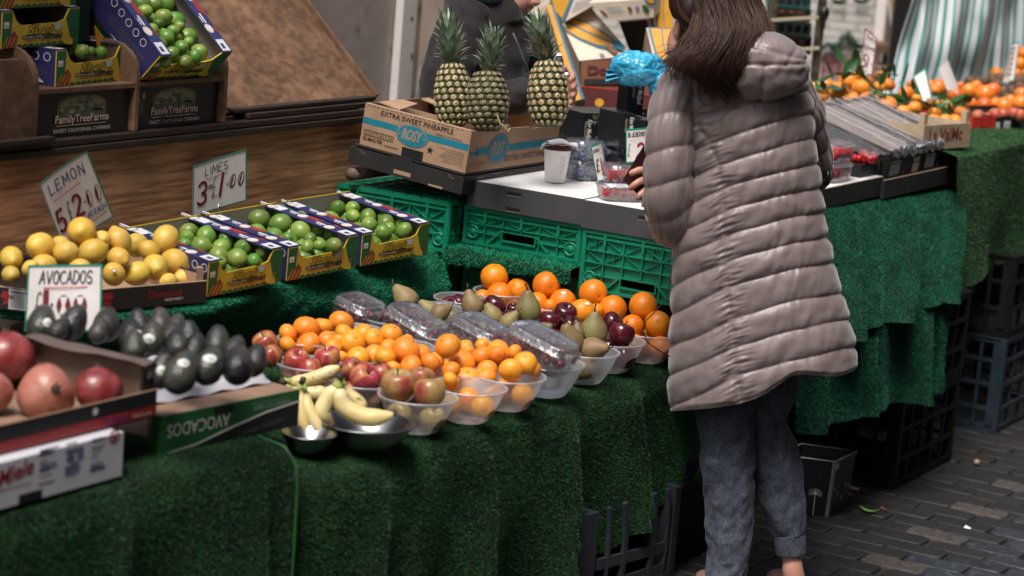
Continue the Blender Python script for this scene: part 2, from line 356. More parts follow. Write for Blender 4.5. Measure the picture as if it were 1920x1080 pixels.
fruitmat('pear_skin', (.23,.20,.075), .55, col2=(.19,.12,.055), nscale=12, rand=.2, hue=.02, col3=(.12,.075,.04), n3=90, lo3=.62, hi3=.7)
fruitmat('dark_apple', (.075,.006,.012), .2, col2=(.03,.004,.009), nscale=14, rand=.3, coat=.4)
fruitmat('red_apple', (.33,.045,.035), .32, col2=(.50,.29,.10), nscale=11, nlo=.48, nhi=.66, rand=.15, hue=.02, coat=.2, stretch=(3,3,.6))
fruitmat('blush_apple', (.36,.25,.085), .35, col2=(.27,.035,.03), nscale=9, nlo=.54, nhi=.70, rand=.15, coat=.2, stretch=(1.4,1.4,.8))
fruitmat('pomegranate_red', (.20,.018,.024), .42, col2=(.33,.075,.065), nscale=22, bump=(60,.5,.004), col3=(.12,.03,.02), n3=55, rand=.15, coat=.3); fruitmat('pomegranate_pale', (.40,.15,.105), .45, col2=(.22,.032,.032), nscale=20, bump=(60,.5,.004), col3=(.22,.09,.05), n3=50, nlo=.45, nhi=.7, coat=.2)
fruitmat('banana_skin', (.72,.55,.22), .45, col2=(.74,.63,.34), nscale=14, rand=.1, col3=(.22,.12,.04), n3=60, lo3=.64, hi3=.72, bump=(40,.4,.003)); D('banana_green', (.28,.33,.07), .5); D('banana_tip', (.03,.02,.015), .7)
fruitmat('grape_skin', (.16,.03,.035), .3, col2=(.10,.02,.03), nscale=30, rand=.4, hue=.02, coat=.2); fruitmat('raspberry_red', (.40,.012,.022), .4, rand=.2); fruitmat('blueberry_skin', (.06,.085,.16), .6, col2=(.16,.21,.32), nscale=150, isl=.4)
fruitmat('persimmon_skin', (.78,.225,.022), .34, col2=(.72,.16,.016), nscale=9, rand=.15, hue=.015, coat=.2); fruitmat('kiwi_skin', (.12,.065,.038), .85, col2=(.17,.10,.06), nscale=40, rand=.3, bump=(200,.6,.003)); fruitmat('strawberry_red', (.48,.015,.02), .3, rand=.15)
fruitmat('nectarine_skin', (.42,.06,.04), .45, col2=(.55,.22,.10), nscale=12, rand=.2)
D('stem_brown', (.05,.033,.02), .8); D('calyx_green', (.06,.11,.03), .7); D('leaf_green', (.022,.085,.02), .4, col2=(.03,.11,.03), nscale=30, rand=.25); D('sticker', (.62,.66,.60), .5); D('sticker_green', (.33,.45,.36), .5)
# ---------------------------------------------------------------- ground and street
def lerp(a, b, t): return a+(b-a)*t
def polyl(pts, t):
    n = len(pts)-1; k = min(int(t*n), n-1); f = t*n-k
    return pts[k]+(pts[k+1]-pts[k])*f
def polys(pts):
    L=[0]
    for i in range(1,len(pts)): L.append(L[-1]+(pts[i]-pts[i-1]).length)
    def f(t):
        s=t*L[-1]
        for i in range(1,len(pts)):
            if s<=L[i] or i==len(pts)-1: return lerp(pts[i-1],pts[i],(s-L[i-1])/(L[i]-L[i-1]))
    return f
def nz(x, y=0, z=0, s=1): return noise.noise(V((x*s, y*s, z*s)))
D('ground_dirt', (.014,.012,.010), .95, col2=(.020,.017,.014), nscale=7, bump=(60,.6,.006))
D('sett', (.020,.024,.030), .5, col2=(.013,.015,.019), nscale=12, isl=.35, bump=(70,.5,.004), col3=(.06,.062,.066), n3=40); D('sett_brown', (.014,.0125,.012), .65, col2=(.010,.009,.0085), nscale=12, isl=.3, bump=(70,.5,.004)); D('sett_pale', (.068,.058,.052), .8, col2=(.034,.029,.027), nscale=60, isl=.15, bump=(90,.6,.004))
b = MB(); b.grid(2,2,lambda u,v:(-60+160*u, -60+140*v, -.0045+0*u), mt['ground_dirt'])
tag(b.build('ground'), kind='structure')
b = MB()
def sett(cx, cy, lx, ly, m, h=.005):
    j=lambda: rnd.uniform(-.005,.005)
    lx+=j(); ly+=j(); h+=j()*.5
    a=rnd.uniform(-.03,.03); ca,sa=math.cos(a),math.sin(a); tx,ty=rnd.uniform(-.025,.025),rnd.uniform(-.012,.012)
    def ringp(ins, z, rc):
        X=lx/2-ins; Y=ly/2-ins; o=[]
        for sx,sy,a0 in ((1,1,0),(-1,1,90),(-1,-1,180),(1,-1,270)):
            for k in range(3):
                g=R_(a0+45*k); x=sx*(X-rc)+rc*math.cos(g); y=sy*(Y-rc)+rc*math.sin(g); o.append(V((cx+x*ca-y*sa, cy+x*sa+y*ca, z+(tx*x+ty*y if z>-.015 else 0)*.6)))
        return o
    vs=ringp(.0005,-.02,.016)+ringp(.0005,h-.006,.016)+ringp(.0025,h-.0015,.016)+ringp(.007,h,.016)
    b.add(vs,[(i*12+k,i*12+(k+1)%12,(i+1)*12+(k+1)%12,(i+1)*12+k) for i in range(3) for k in range(12)],m,True); b.add(vs[36:],[tuple(range(12))],m,False)
i=0
for gx in np.arange(4.6, 13.5, .097):
    i+=1
    for gy in np.arange(.6, 4.2, .188):
        y=gy+(.094 if i%2 else 0)+rnd.uniform(-.01,.01)
        if y>3.4 and gx<8: continue
        mm = mt['sett'] if y<2.22+rnd.uniform(-.12,.1) else mt['sett_brown']
        if abs(y-2.33)<.11 and gx>5.9 and i%4==0: mm = mt['sett_pale']
        sett(gx,y,.0925,.183,mm)
tag(b.build('street'), kind='structure')
# ---------------------------------------------------------------- grass carpets
def carpet(name, label, fn, nu, nv, back, blade, dens, length, width=.0022, flip=False, lean=(0,0,0), group=None):
    mb = MB(); mb.grid(nu, nv, fn, back, flip=flip)
    if sum((sum(((mb.v[f[2]]-mb.v[f[0]]).cross(mb.v[f[3]]-mb.v[f[1]]) for f in mb.f),V((0,0,0))).dot(V((-.5,-.6,.9))),)) < 0: mb.f=[f[::-1] for f in mb.f]
    c = sum((p for p in mb.v), V((0,0,0)))/len(mb.v)
    o = mb.build(name, loc=(c.x,c.y,min(p.z for p in mb.v)))
    tag(o, label, 'grass carpet', group)
    P=np.array([tuple(p) for p in mb.v]); Q=np.array(mb.f)
    A,B,C,Dd=(P[Q[:,k]] for k in range(4))
    nr=np.cross(C-A,Dd-B); ar=np.linalg.norm(nr,axis=1)/2; nr/=np.maximum(ar*2,1e-9)[:,None]
    n=int(ar.sum()*dens); rg=np.random.default_rng(abs(hash(name))%1000 if False else len(label))
    idx=rg.choice(len(Q),n,p=ar/ar.sum()); u=rg.random((n,1)); v=rg.random((n,1))
    pos=A[idx]*(1-u)*(1-v)+B[idx]*u*(1-v)+C[idx]*u*v+Dd[idx]*(1-u)*v
    nn=nr[idx]+rg.normal(0,.42,(n,3))+np.array(lean); nn/=np.linalg.norm(nn,axis=1)[:,None]
    rv=rg.normal(0,1,(n,3)); sd=np.cross(nn,rv); sd/=np.linalg.norm(sd,axis=1)[:,None]
    ln=length*rg.uniform(.6,1.3,(n,1)); w=width*rg.uniform(.7,1.3,(n,1))
    off=np.array(WLOC[o.name]); pos=pos-off
    tip=pos+nn*ln+rg.normal(0,.25,(n,3))*ln*.5
    vs=np.stack([pos-sd*w/2,pos+sd*w/2,tip],1).reshape(-1,3).astype(np.float32)
    me=bpy.data.meshes.new('grass_pile'); me.vertices.add(3*n); me.vertices.foreach_set('co',vs.ravel())
    me.loops.add(3*n); me.loops.foreach_set('vertex_index',np.arange(3*n,dtype=np.int32)); me.polygons.add(n)
    me.polygons.foreach_set('loop_start',np.arange(0,3*n,3,dtype=np.int32)); me.materials.append(blade); me.update(calc_edges=True); me.validate()
    g=bpy.data.objects.new('grass_pile',me); COL.objects.link(g); g.parent=o; g['kind']='stuff'
    return o
ZT=.58
def tabz(Y): return ZT+.072*max(0,(Y-2.88))
E_right=polys([atz(x,y,ZT) for x,y in ((512,894),(560,891),(620,884),(700,866),(860,815),(1000,775),(1250,692),(1345,660))])
ZL=.655
E_left=polys([atz(x,y,ZL) for x,y in ((-220,1030),(0,964),(230,903),(430,860),(505,846),(548,842))])
def table_fn(E, zb, seed, amp, backY=3.58, zt=None):
    zt=zt or ZT
    def fn(u,v):
        e=E(u); k=.42
        if v<k:
            t=v/k; Y=lerp(backY,e.y,t); z=tabz(Y)+(zt-ZT)*max(0,min(1,(3.5-Y)/.2))
            p=V((e.x,Y,z+.004*nz(e.x*4,Y*4,seed)))
            if t>.9: p.z-=.012*((t-.9)/.1)**2
            return p
        t=(v-k)/(1-k); z0=zt-.012; zz=zb(u) if callable(zb) else zb
        z=z0-(z0-zz)*t
        q_=e.x*7.5+seed+.5*nz(e.x*2,t,seed)+.25*t; w=amp*t**.55*(2.3*(1-abs(math.sin(q_)))**3.2+.5*math.sin(e.x*19+seed*2)+.8*nz(e.x*5,t*1.5,seed))
        return V((e.x+.02*t*nz(e.x*3,t*2,seed+5), e.y-.012*min(1,t*12)-w-.012*t, z))
    return fn
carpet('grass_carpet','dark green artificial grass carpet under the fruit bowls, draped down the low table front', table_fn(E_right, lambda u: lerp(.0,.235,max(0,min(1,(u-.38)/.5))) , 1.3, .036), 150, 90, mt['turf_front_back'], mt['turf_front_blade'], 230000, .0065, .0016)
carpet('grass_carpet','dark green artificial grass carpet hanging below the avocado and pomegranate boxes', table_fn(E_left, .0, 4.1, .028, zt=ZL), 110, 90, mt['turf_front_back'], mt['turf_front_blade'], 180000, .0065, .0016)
hm=[table_fn(E_left,.0,4.1,.020,zt=ZL)(1.0,v)+V((.004,-.006,.004)) for v in np.linspace(.36,1,16)]
b=MB(); b.tube(hm,.0042,mt['turf_front_blade'],8); hb_=[o for o in COL.objects if o.get('label','').startswith('dark green artificial grass carpet hanging below')][0]; b.build('hem',hb_)
# low table under the carpets
b=MB(); p0,p1=E_left(0),E_right(1)
b.prism([(3.05,3.22,.555),(4.3,3.05,.555),(4.9,2.92,.555),(5.98,2.90,.555),(5.98,3.6,.60),(3.05,3.6,.60)],(0,0,-.02),mt['dark_wood'])
t=thing('low_table','low wooden trestle table hidden under the draped grass carpet','table',(4.6,3.3,0)); b.build('table_top',t)
for x,y in ((3.3,3.45),(5.8,3.5),(4.5,3.45),(5.75,3.0)):
    b=MB(); b.cbox((x,y,.27),(.05,0,0),(0,.05,0),(0,0,.54),mt['dark_wood']); b.build('leg',t)
RT=polys([atz(x,y,.80) for x,y in ((-260,560),(0,582),(193,590),(385,574),(400,566),(535,532),(670,498),(800,466),(812,464))])
RB=polys([atz(x,y,.655) for x,y in ((-260,660),(0,660),(200,655),(385,632),(535,620),(690,600),(838,560))])
def riser_fn(u,v):
    a=RT(u); c=RB(u); k=.38
    if v<k:
        t=v/k; Y=lerp(3.97,a.y+.02,t); p=V((lerp(a.x+(.02 if u>.97 else 0),a.x,t),Y,.795)); p.z+=.004*nz(p.x*6,p.y*6,2)
        return p
    t=(v-k)/(1-k); p=lerp(V((a.x,a.y,.793)),c,t); 
    p.y-=.028*math.sin(math.pi*min(1,t))**.8; w=nz(p.x*5,t*2.5,9)*.018+nz(p.x*13,t*5,3)*.008
    p.y-=w*math.sin(math.pi*min(1,t*.9+.05)); p.z+=nz(p.x*8,t*3,4)*.006
    return p
carpet('grass_carpet','bright green grass carpet sloping down in front of the lime boxes and the lemon crate', riser_fn, 170, 70, mt['turf_back'], mt['turf_blade'], 220000, .007, .0016)
t=thing('raised_shelf','wooden shelf under the green carpet that carries the lime boxes','shelf',(4.6,3.75,.6)); b=MB(); b.box((3.2,3.70,.755),(2.6,0,0),(0,.27,0),(0,0,.025),mt['dark_wood']); b.build('shelf_board',t)
for x in (3.5,4.6,5.7):
    b=MB(); b.box((x,3.75,.0),(.04,0,0),(0,.2,0),(0,0,.754),mt['dark_wood']); b.build('support',t)
# torn dark patches in the riser carpet
# ---------------------------------------------------------------- timber back of the stall
t=thing('stall_counter','dark stained plywood counter back with a timber ledge along its top','counter',(4.8,4.03,0))
b=MB(); b.box((3.3,4.005,.55),(2.78,0,0),(0,.018,0),(0,0,.585),mt['plywood']); b.build('plywood_panel',t)
b=MB(); b.box((3.3,3.985,1.128),(2.74,0,0),(0,.09,0),(0,0,.018),mt['dark_wood']); b.box((3.3,3.978,1.108),(2.74,0,0),(0,.022,0),(0,0,.018),mt['dark_wood']); b.build('ledge',t,bevel=.003)
q0=aty(466,228,4.0); b=MB(); b.box((q0.x,3.998,1.148),(.66,0,0),(0,.06,0),(0,0,.016),mt['dark_wood']); b.box((q0.x-.05,4.012,1.1655),(.72,0,0),(0,.06,0),(0,0,.012),mt['dark_wood']); b.build('batten',t,bevel=.003)
q=aty(54,284,4.002); b=MB(); b.mi(mt['sticker']); Panel(b,(q.x,4.003,q.z),X_,Z_).ell(0,0,.021,.011,mt['sticker'],rot=.1); b.build('oval_sticker',t)
s0=aty(700,186,4.04); sl=V((0,.74,.672)).normalized()
t=thing('sloping_board','large brown sloping chipboard rising behind the counter ledge','board',(4.9,4.1,1.15))
b=MB(); o=V((3.2,4.045,s0.z-.012)); b.box(o,(s0.x-3.2,0,0),sl*1.15,V((0,-.672,.74))*.018,mt['board']); b.build('board',t,bevel=.002)
b=MB(); o=V((s0.x-.006,4.045,s0.z+.002))
b.box(o+V((.007,0,-.004)),(.014,0,0),sl*1.15,V((0,-.672,.74))*.024,mt['shelf_wood']); b.build('edge_strip',t)
# grey rendered wall and white post
w=aty(760,100,4.95)
tag_w=thing('rendered_wall','bare grey rendered wall above the sloping board','wall',(6,5.0,0)); b=MB(); b.box((3.2,4.97,0),(w.x-3.2+.02,0,0),(0,.15,0),(0,0,3.2),mt['plaster']); b.build('wall_face',tag_w)
t=thing('timber_post','chipped white painted timber post beside the vendor','post',(w.x+.03,4.9,0))
pl=aty(757,5,4.93); pr=aty(784,5,4.93)
b=MB(); b.box((pl.x,4.93,0),(pr.x-pl.x,0,0),(0,.035,0),(0,0,3.2),mt['white_paint']); b.build('board',t,bevel=.003)
D('cream_paint',(.78,.68,.50),.6,col2=(.44,.37,.27),nscale=12)
b=MB(); pq=aty(799,5,4.97); b.box((pr.x+.001,4.972,0),(pq.x-pr.x,0,0),(0,.03,0),(0,0,3.2),mt['cream_paint']); b.build('trim_strip',t)
q=aty(772,35,4.93); b=MB(); Panel(b,(q.x,4.929,q.z),X_,Z_).ell(0,0,.009,.009,mt['ink_grey']); b.build('nail_head',t)
q=aty(772,106,4.93); b=MB(); Panel(b,(q.x,4.929,q.z),X_,Z_).rect(-.008,-.014,.008,.014,mt['kraft_dark']); b.build('knot',t)
t=thing('wooden_partition','greyish brown upright boards behind the vendor','partition',(7.6,5.3,0)); a=atd(788,60,9.0); D('partition_grey',(.30,.24,.20),.8,col2=(.22,.17,.14),nscale=8)
b=MB(); b.box((a.x,a.y,0),RH*.075,VH*.03,(0,0,3.2),mt['partition_grey']); b.box(V((a.x,a.y,0))+RH*.078,RH*.10,VH*.03,(0,0,3.2),mt['shelf_wood']); b.build('boards',t)
# ---------------------------------------------------------------- green folding crates
def lattice(mb, o, u, v, w, h, m, handle=True, cells=6, low=True):
    """moulded crate side: recessed plate, ribs, braces, hand hole and round bosses"""
    P=Panel(mb,o,u,v); n=P.n
    def slab(x0,y0,x1,y1,d0,d1): mb.box(P.o+P.u*x0+P.v*y0+n*d0, P.u*(x1-x0), P.v*(y1-y0), n*(d1-d0), m)
    def rib(x0,y0,x1,y1,wd=.003,d=.007): mb.bar(P.o+P.u*x0+P.v*y0-n*.002, P.o+P.u*x1+P.v*y1-n*.002, wd, d, m, up=n)
    hx0,hx1=w*.34,w*.62; hy0,hy1=(.026,.05) if low else (h*.5,h*.5+.024)
    if handle:
        slab(0,0,w,hy0,-.011,-.007); slab(0,hy1,w,h,-.011,-.007); slab(0,hy0,hx0,hy1,-.011,-.007); slab(hx1,hy0,w,hy1,-.011,-.007)
        for a in ((hx0-.004,hy0-.004,hx1+.004,hy0),(hx0-.004,hy1,hx1+.004,hy1+.004),(hx0-.004,hy0,hx0,hy1),(hx1,hy0,hx1+.004,hy1)): slab(*a,-.007,.003)
        rib(hx0-.004,hy1+.003,hx0-.045,.012,.006,.012); rib(hx1+.004,hy1+.003,hx1+.045,.012,.006,.012)
    else: slab(0,0,w,h,-.011,-.007)
    slab(0,h-.012,w,h,-.007,.004); slab(0,0,w,.009,-.007,.004); slab(0,.009,.010,h-.012,-.007,.003); slab(w-.010,.009,w,h-.012,-.007,.003)
    slab(0.006,h-.022,w-.006,h-.019,-.007,.002)
    rows=[.012+(h-.036)*k/3 for k in range(4)] if h<.16 else [.012+(h-.036)*k/4 for k in range(5)]
    for y in rows[1:]:
        if handle and hy0-.004<y<hy1+.004: rib(.01,y,hx0-.004,y,.0035,.010); rib(hx1+.004,y,w-.01,y,.0035,.010)
        else: rib(.01,y,w-.01,y,.0035,.010)
    n_=cells; xs=[.012+(w-.024)*k/n_ for k in range(n_+1)]
    for i,x in enumerate(xs):
        rib(x,(hy1+.004 if handle and hx0-.003<x<hx1+.003 else .009),x,h-.02,.0035,.010)
        if i%2==1: slab(x-.004,h-.045,x+.004,h-.012,-.004,.005)
    for j in range(len(rows)-1):
        for i in range(n_):
            if handle and rows[j]<hy1+.012 and xs[i+1]>hx0-.04 and xs[i]<hx1+.04: continue
            if rows[j]<.02 and (i==0 or i==n_-1) and h<.16: continue
            a,c=(xs[i],rows[j]),(xs[i+1],rows[j+1]); d,e=(xs[i],rows[j+1]),(xs[i+1],rows[j]); q=(i+j)%2
            if q: rib(*a,*c,.002,.006)
            else: rib(*d,*e,.002,.006)
            mx=(a[0]+c[0])/2; my=(a[1]+c[1])/2
            if (i+j)%3==0: rib(mx,a[1],mx,c[1],.002,.005)
    if handle:
        for x in (.032,w-.032):
            M_=Matrix.Translation(P.o+P.u*x+P.v*.036-n*.006) @ Matrix((P.u,P.v,n)).transposed().to_4x4()
            mb.lathe([(.0215,0),(.0215,.007),(.017,.009),(.0165,.005),(.012,.006),(.009,.0085),(0.0001,.0095)],m,20,M_,cap=False)
def crate(label, o, lx, ly, h, m, name='plastic_crate', group=None, tilt=0, yaw=0, handle=True, lid=False):
    o=V(o); t=thing(name,label,'crate',o,group)
    ux=V((math.cos(yaw),math.sin(yaw),0)); uy=V((-math.sin(yaw),math.cos(yaw),0)); uz=Z_
    b=MB(); lattice(b,o+uy*ly,-uy,uz,ly,h,m,handle); b.build('side_panel',t,bevel=0)
    b=MB(); lattice(b,o,ux,uz,lx,h,m,handle,9); b.build('side_panel',t)
    b=MB(); b.box(o+ux*.011+uy*.011,ux*(lx-.022),uy*(ly-.022),uz*.006,m); b.build('base',t)
    b=MB(); b.box(o+ux*(lx-.009),ux*.009,uy*ly,uz*h,m); b.build('side_panel',t)
    b=MB(); b.box(o+uy*(ly-.009)+ux*.012,ux*(lx-.022),uy*.009,uz*h,m); b.build('side_panel',t)
    b=MB()
    for k in range(8):
        b.box(o+uy*(ly*k/8+.004)-ux*.003+uz*(h-.006),ux*.004,uy*(ly/8-.008),uz*.010,m)
    b.box(o+uz*(h-.004)+ux*.012+uy*.012, ux*.03, uy*(ly-.024), uz*.004, m); b.box(o+uz*(h-.004)+ux*(.044)+uy*.012, ux*.012, uy*(ly-.024), uz*.003, m)
    b.build('rim',t)
    if lid:
        b=MB(); b.box(o+ux*.06+uy*.012+uz*(h-.006),ux*(lx-.07),uy*(ly-.024),uz*.004,m)
        for k in range(9): b.box(o+ux*.06+uy*(.014+k*(ly-.03)/8.2)+uz*(h-.0018),ux*(lx-.07),uy*.004,uz*.004,m)
        for k in range(6): b.box(o+ux*(.07+k*.06)+uy*.012+uz*(h-.0016),ux*.004,uy*(ly-.024),uz*.003,m)
        b.build('lid',t)
    return t
gc='green folding crates under the berry trays'
g=mt['crate_green']
crate('green plastic crate under the black tray with the pineapple box', (5.945,3.60,.775), .46, .40, .150, g, group=gc, lid=True)
crate('green plastic crate at the bottom of the stack beside the sloping grass carpet', (5.955,3.60,.63), .46, .39, .140, g, group=gc)
crate('green plastic crate with hand hole above the small flap of grass carpet', (6.0,3.185,.805), .5, .395, .112, g, group=gc)
crate('green plastic crate in shadow behind the heap of large oranges', (6.02,3.185,.62), .5, .395, .125, g, group=gc)
crate('tall green plastic crate beside the shopper, behind the front oranges', (5.985,2.775,.735), .5, .395, .178, g, group=gc)
b=MB(); t=thing('crate_plinth','dark boxed base under the green crates and berry trays','base',(6.4,3.2,0)); b.box((6.06,2.80,0),(.44,0,0),(0,1.15,0),(0,0,.615),mt['crate_dark']); b.box((6.06,2.80,.616),(.44,0,0),(0,.37,0),(0,0,.115),mt['crate_dark']); b.build('body',t)
# flap of carpet under the middle crate
def flap_fn(u,v):
    Y=lerp(3.60,3.17,u); x=lerp(6.06,5.93+.012*nz(Y*9,0,3),min(1,v*1.5)); z=.806-.01*v-(.035*max(0,v-.6)/.4)+.006*nz(Y*12,v*3)+lerp(-.012,.0,u)
    return V((x,Y,z))
carpet('grass_carpet','short flap of bright green grass carpet sticking out under the middle crate', flap_fn, 60, 20, mt['turf_back'], mt['turf_blade'], 120000, .012, flip=False)
# ---------------------------------------------------------------- cardboard trays on the crates
def tray(label, o, lx, ly, h, top, side, name='cardboard_tray', group=None, hole_patches=(), yaw=0, notch=True):
    o=V(o); ux=V((math.cos(yaw),math.sin(yaw),0)); uy=V((-math.sin(yaw),math.cos(yaw),0)); t=thing(name,label,'tray',o,group)
    b=MB(); b.box(o+uy*ly, ux*.005, -uy*ly, Z_*h, side)
    P=Panel(b,o+uy*ly,-uy,Z_)
    for hx,hy,w_ in hole_patches: P.rect(hx,hy,hx+w_,hy+.012,mt['ink_black']); P.stroke([(hx,hy),(hx+w_,hy)],.0012,mt['kraft_edge'],2)  # slots are flat black patches, the shade inside them put into colour
    b.build('side_panel',t)
    b=MB(); b.box(o+ux*.0055, ux*(lx-.0055), uy*.005, Z_*(h-.001), side); P=Panel(b,o,ux,Z_); P.rect(lx*.3,h*.1,lx*.31,h*.5,mt['kraft_edge']); b.build('side_panel',t)
    b=MB(); b.box(o+ux*.0055+uy*.0055+Z_*(h-.005), ux*(lx-.006), uy*(ly-.006), Z_*.005, top); b.build('top_panel',t)
    b=MB(); b.box(o+ux*(lx-.005)+uy*.006, ux*.005, uy*(ly-.012), Z_*(h-.006), side); b.box(o+ux*.006+uy*(ly-.006), ux*(lx-.012), uy*.005, Z_*(h-.006), side); b.build('side_panel',t); return t
tray('dark grey cardboard tray with white top under the coffee cup and blueberries', (5.985,3.18,.919),.56,.385,.075,mt['white_card'],mt['grey_card'],hole_patches=((.13,.05,.05),(.13,.004,.05)))
tray('dark grey cardboard tray with white top under the raspberry punnets', (5.975,2.78,.915),.56,.395,.079,mt['white_card'],mt['grey_card'],hole_patches=((.18,.05,.05),))
# ---------------------------------------------------------------- lime cartons
def lime_box(label, o, ux, uy, uz, w, d, h, name='lime_box', plain=False, group='printed lime cartons'):
    o=V(o); t=thing(name,label,'fruit box',o,group); k=.003
    b=MB(); prof=[(0,0),(w,0),(w,h),(.86*w,h),(.80*w,.70*h),(.72*w,.63*h),(.25*w,.60*h),(.18*w,.72*h),(.13*w,h),(0,h)]
    b.prism([o+ux*x+uz*y for x,y in prof], uy*k, mt['lime_yellow'])
    P=Panel(b,o,ux,uz)
    P.poly([(0,.005*h),(.115*w,.005*h),(.115*w,.45*h),(.13*w,.98*h),(0,.98*h)],mt['lime_green'])
    P.poly([(.87*w,.3*h),(w,.3*h),(w,.98*h),(.865*w,.98*h),(.82*w,.72*h)],mt['lime_green'])
    P.poly([(.9*w,.0),(w,.0),(w,.32*h),(.93*w,.3*h)],mt['lime_green'])
    P.poly([(0,0),(.16*w,0),(.20*w,.30*h),(.15*w,.47*h),(.05*w,.20*h)],mt['lime_red'],2)
    for i in range(3): P.stroke([(.01*w+.05*w*i,.02*h),(.07*w+.05*w*i,.30*h)],.003,mt['lime_yellow'],3)
    P.rect(.02*w,.55*h,.085*w,.72*h,mt['ink_white'],2); P.rect(.03*w,.6*h,.075*w,.62*h,mt['lime_green'],3)
    P.text('Shot',.31*w,.325*h,.285*h,mt['ink_black'],3,shear=.3,bold=.035,width=.36*w); P.text('Shot',.318*w,.338*h,.26*h,mt['lime_yellow'],4,shear=.3,bold=-.004,width=.342*w)
    P.rect(.255*w,.225*h,.53*w,.315*h,mt['ink_black'],3); P.text('PERSIAN LIMES',.265*w,.245*h,.05*h,mt['ink_white'],4,width=.25*w)
    P.text('limes',.53*w,.19*h,.19*h,mt['ink_black'],4,shear=.35,bold=.03,width=.25*w)
    P.text('PINK EL TEQUILA',.32*w,.135*h,.05*h,mt['brown_carton'],3,width=.3*w)
    for i in range(9): P.ell(.22*w+i*.075*w,.03*h,.034*w,.06*h,mt['lime_dark_green'],3); P.ell(.22*w+i*.075*w,.02*h,.024*w,.04*h,mt['lime_green'],4)
    P.poly([(.68*w,.42*h),(.74*w,.42*h),(.765*w,.60*h),(.66*w,.60*h)],mt['cocktail'],3)
    P.stroke([(.93*w,.06*h),(.93*w,.42*h)],.035*w,mt['cactus'],3); P.stroke([(.93*w,.2*h),(.885*w,.24*h),(.885*w,.36*h)],.02*w,mt['cactus'],3)
    P.stroke([(.78*w,.2*h),(.80*w,.12*h),(.85*w,.07*h),(.90*w,.06*h)],.045*w,mt['lime_yellow'],4); P.stroke([(.78*w,.21*h),(.80*w,.11*h),(.85*w,.045*h),(.9*w,.035*h)],.012*w,mt['lime_dark_green'],3)
    P.ell(.78*w,.1*h,.02*w,.05*h,mt['lime_red'],3)
    # edge of the card and the inside of the front
    Q=Panel(b,o+uy*k+ux*w,-ux,uz); Q.poly([(w-x,y) for x,y in reversed(prof)][::1],mt['lime_inside'],.4) if False else None
    b.build('front_panel',t)
    def side(sx):
        b=MB(); x0=0 if sx<0 else w-k
        b.box(o+ux*x0+uy*(k+.0005), ux*k, uy*(d-2*k-.001), uz*h, mt['lime_blue'])
        inx = o+ux*(k if sx<0 else w-k)
        if sx<0: Q=Panel(b,inx+uy*.004,uy,uz)
        else: Q=Panel(b,inx+uy*(d-.004),-uy,uz)
        if Q.n.dot(ux)*sx>0: pass
        Q.rect(.002,.002,d-.012,h-.004,mt['lime_inside'],.6)
        P=Panel(b,o+uy*d,-uy,uz) if sx<0 else Panel(b,o+ux*w,uy,uz)
        for i in range(6): P.ring(d*.40+.035*i,h*.80,.011,.011,.0018,mt['ink_white'],1,16)
        for i in range(4): P.rect(d*.52,h*(.5-.07*i),d*.92,h*(.52-.07*i),mt['ink_grey'],1)
        P.poly([(d*.05,h*.2),(d*.25,h*.1),(d*.28,h*.45),(d*.12,h*.6)],mt['lime_red'],1); P.poly([(d*.6,h*.1),(d*.9,h*.08),(d*.85,h*.2)],mt['lime_white'],1)
        return b.build('side_panel',t)
    side(-1); side(1)
    b=MB(); b.box(o+uy*(d-k), ux*w, uy*k, uz*h*1.08, mt['lime_yellow'])
    Panel(b,o+uy*(d-k),ux,uz).poly([(.004,.004),(w-.004,.004),(w-.004,h*1.06),(.004,h*1.06)],mt['lime_inside'],1); b.build('back_panel',t)
    b=MB(); b.box(o+ux*k+uy*k, ux*(w-2*k), uy*(d-2*k), uz*k, mt['lime_inside']); b.build('base',t)
    for sx in (-1,1):
        fw=.046; b=MB(); x0=-.001 if sx<0 else w-fw+.001; oo=o+ux*x0+uz*(h+.0006)
        b.box(oo+uy*.0, ux*fw, uy*d, uz*.0028, mt['lime_blue'])
        P=Panel(b,oo+uz*.0028+ux*fw,uy,-ux)       # writing runs along the depth
        P.rect(.004,.006,.045,fw-.006,mt['lime_white'],1); P.rect(.012,.02,.03,.032,mt['lime_blue'],2)
        P.rect(d-.06,.006,d-.012,fw-.006,mt['lime_white'],1)
        for a,c in ((.085,.03),(.20,.02),(.31,.03)):
            P.ell(a,c,.016,.015,mt['cream_card'],1); P.ell(a,c,.009,.008,mt['lime_white'],2); P.rect(a+.02,c-.008,a+.055,c-.001,mt['lime_white'],1); P.rect(a+.022,c+.004,a+.045,c+.008,mt['lime_white'],1)
        P.poly([(.13,.0),(.18,.0),(.20,.018),(.15,.022)],mt['lime_red'],1); P.poly([(.25,.0),(.285,.0),(.27,.012)],mt['lime_green'],1); P.poly([(.06,.0),(.1,.0),(.08,.01)],mt['lime_red'],1)
        b.build('folded_flap',t)
    return t
LB=[]
for i,(bl,br,lab) in enumerate((((388,557),(526,527),'open yellow and blue lime carton next to the lemon crate, under the limes price card'),((537,527),(668,500),'open yellow and blue lime carton standing between the two other cartons on the green carpet'),((676,499),(800,476),'open yellow and blue lime carton standing right beside the green crate stack'))):
    o=atz(*bl,.806); e=atz(*br,.806); ux=(e-o); ux.normalize(); hx_=Matrix.Rotation(R_(-12),3,'Z') @ ux; y0=Z_.cross(hx_)
    ux=hx_*math.cos(R_(4))+Z_*math.sin(R_(4)); uy=y0*math.cos(R_(5))+Z_*math.sin(R_(5)); uy=(uy-ux*uy.dot(ux)).normalized(); uz=ux.cross(uy)
    lime_box(lab,o,ux,uy,uz,.255,(.32,.33,.34)[i],.090); LB.append((o,ux,uy,uz))
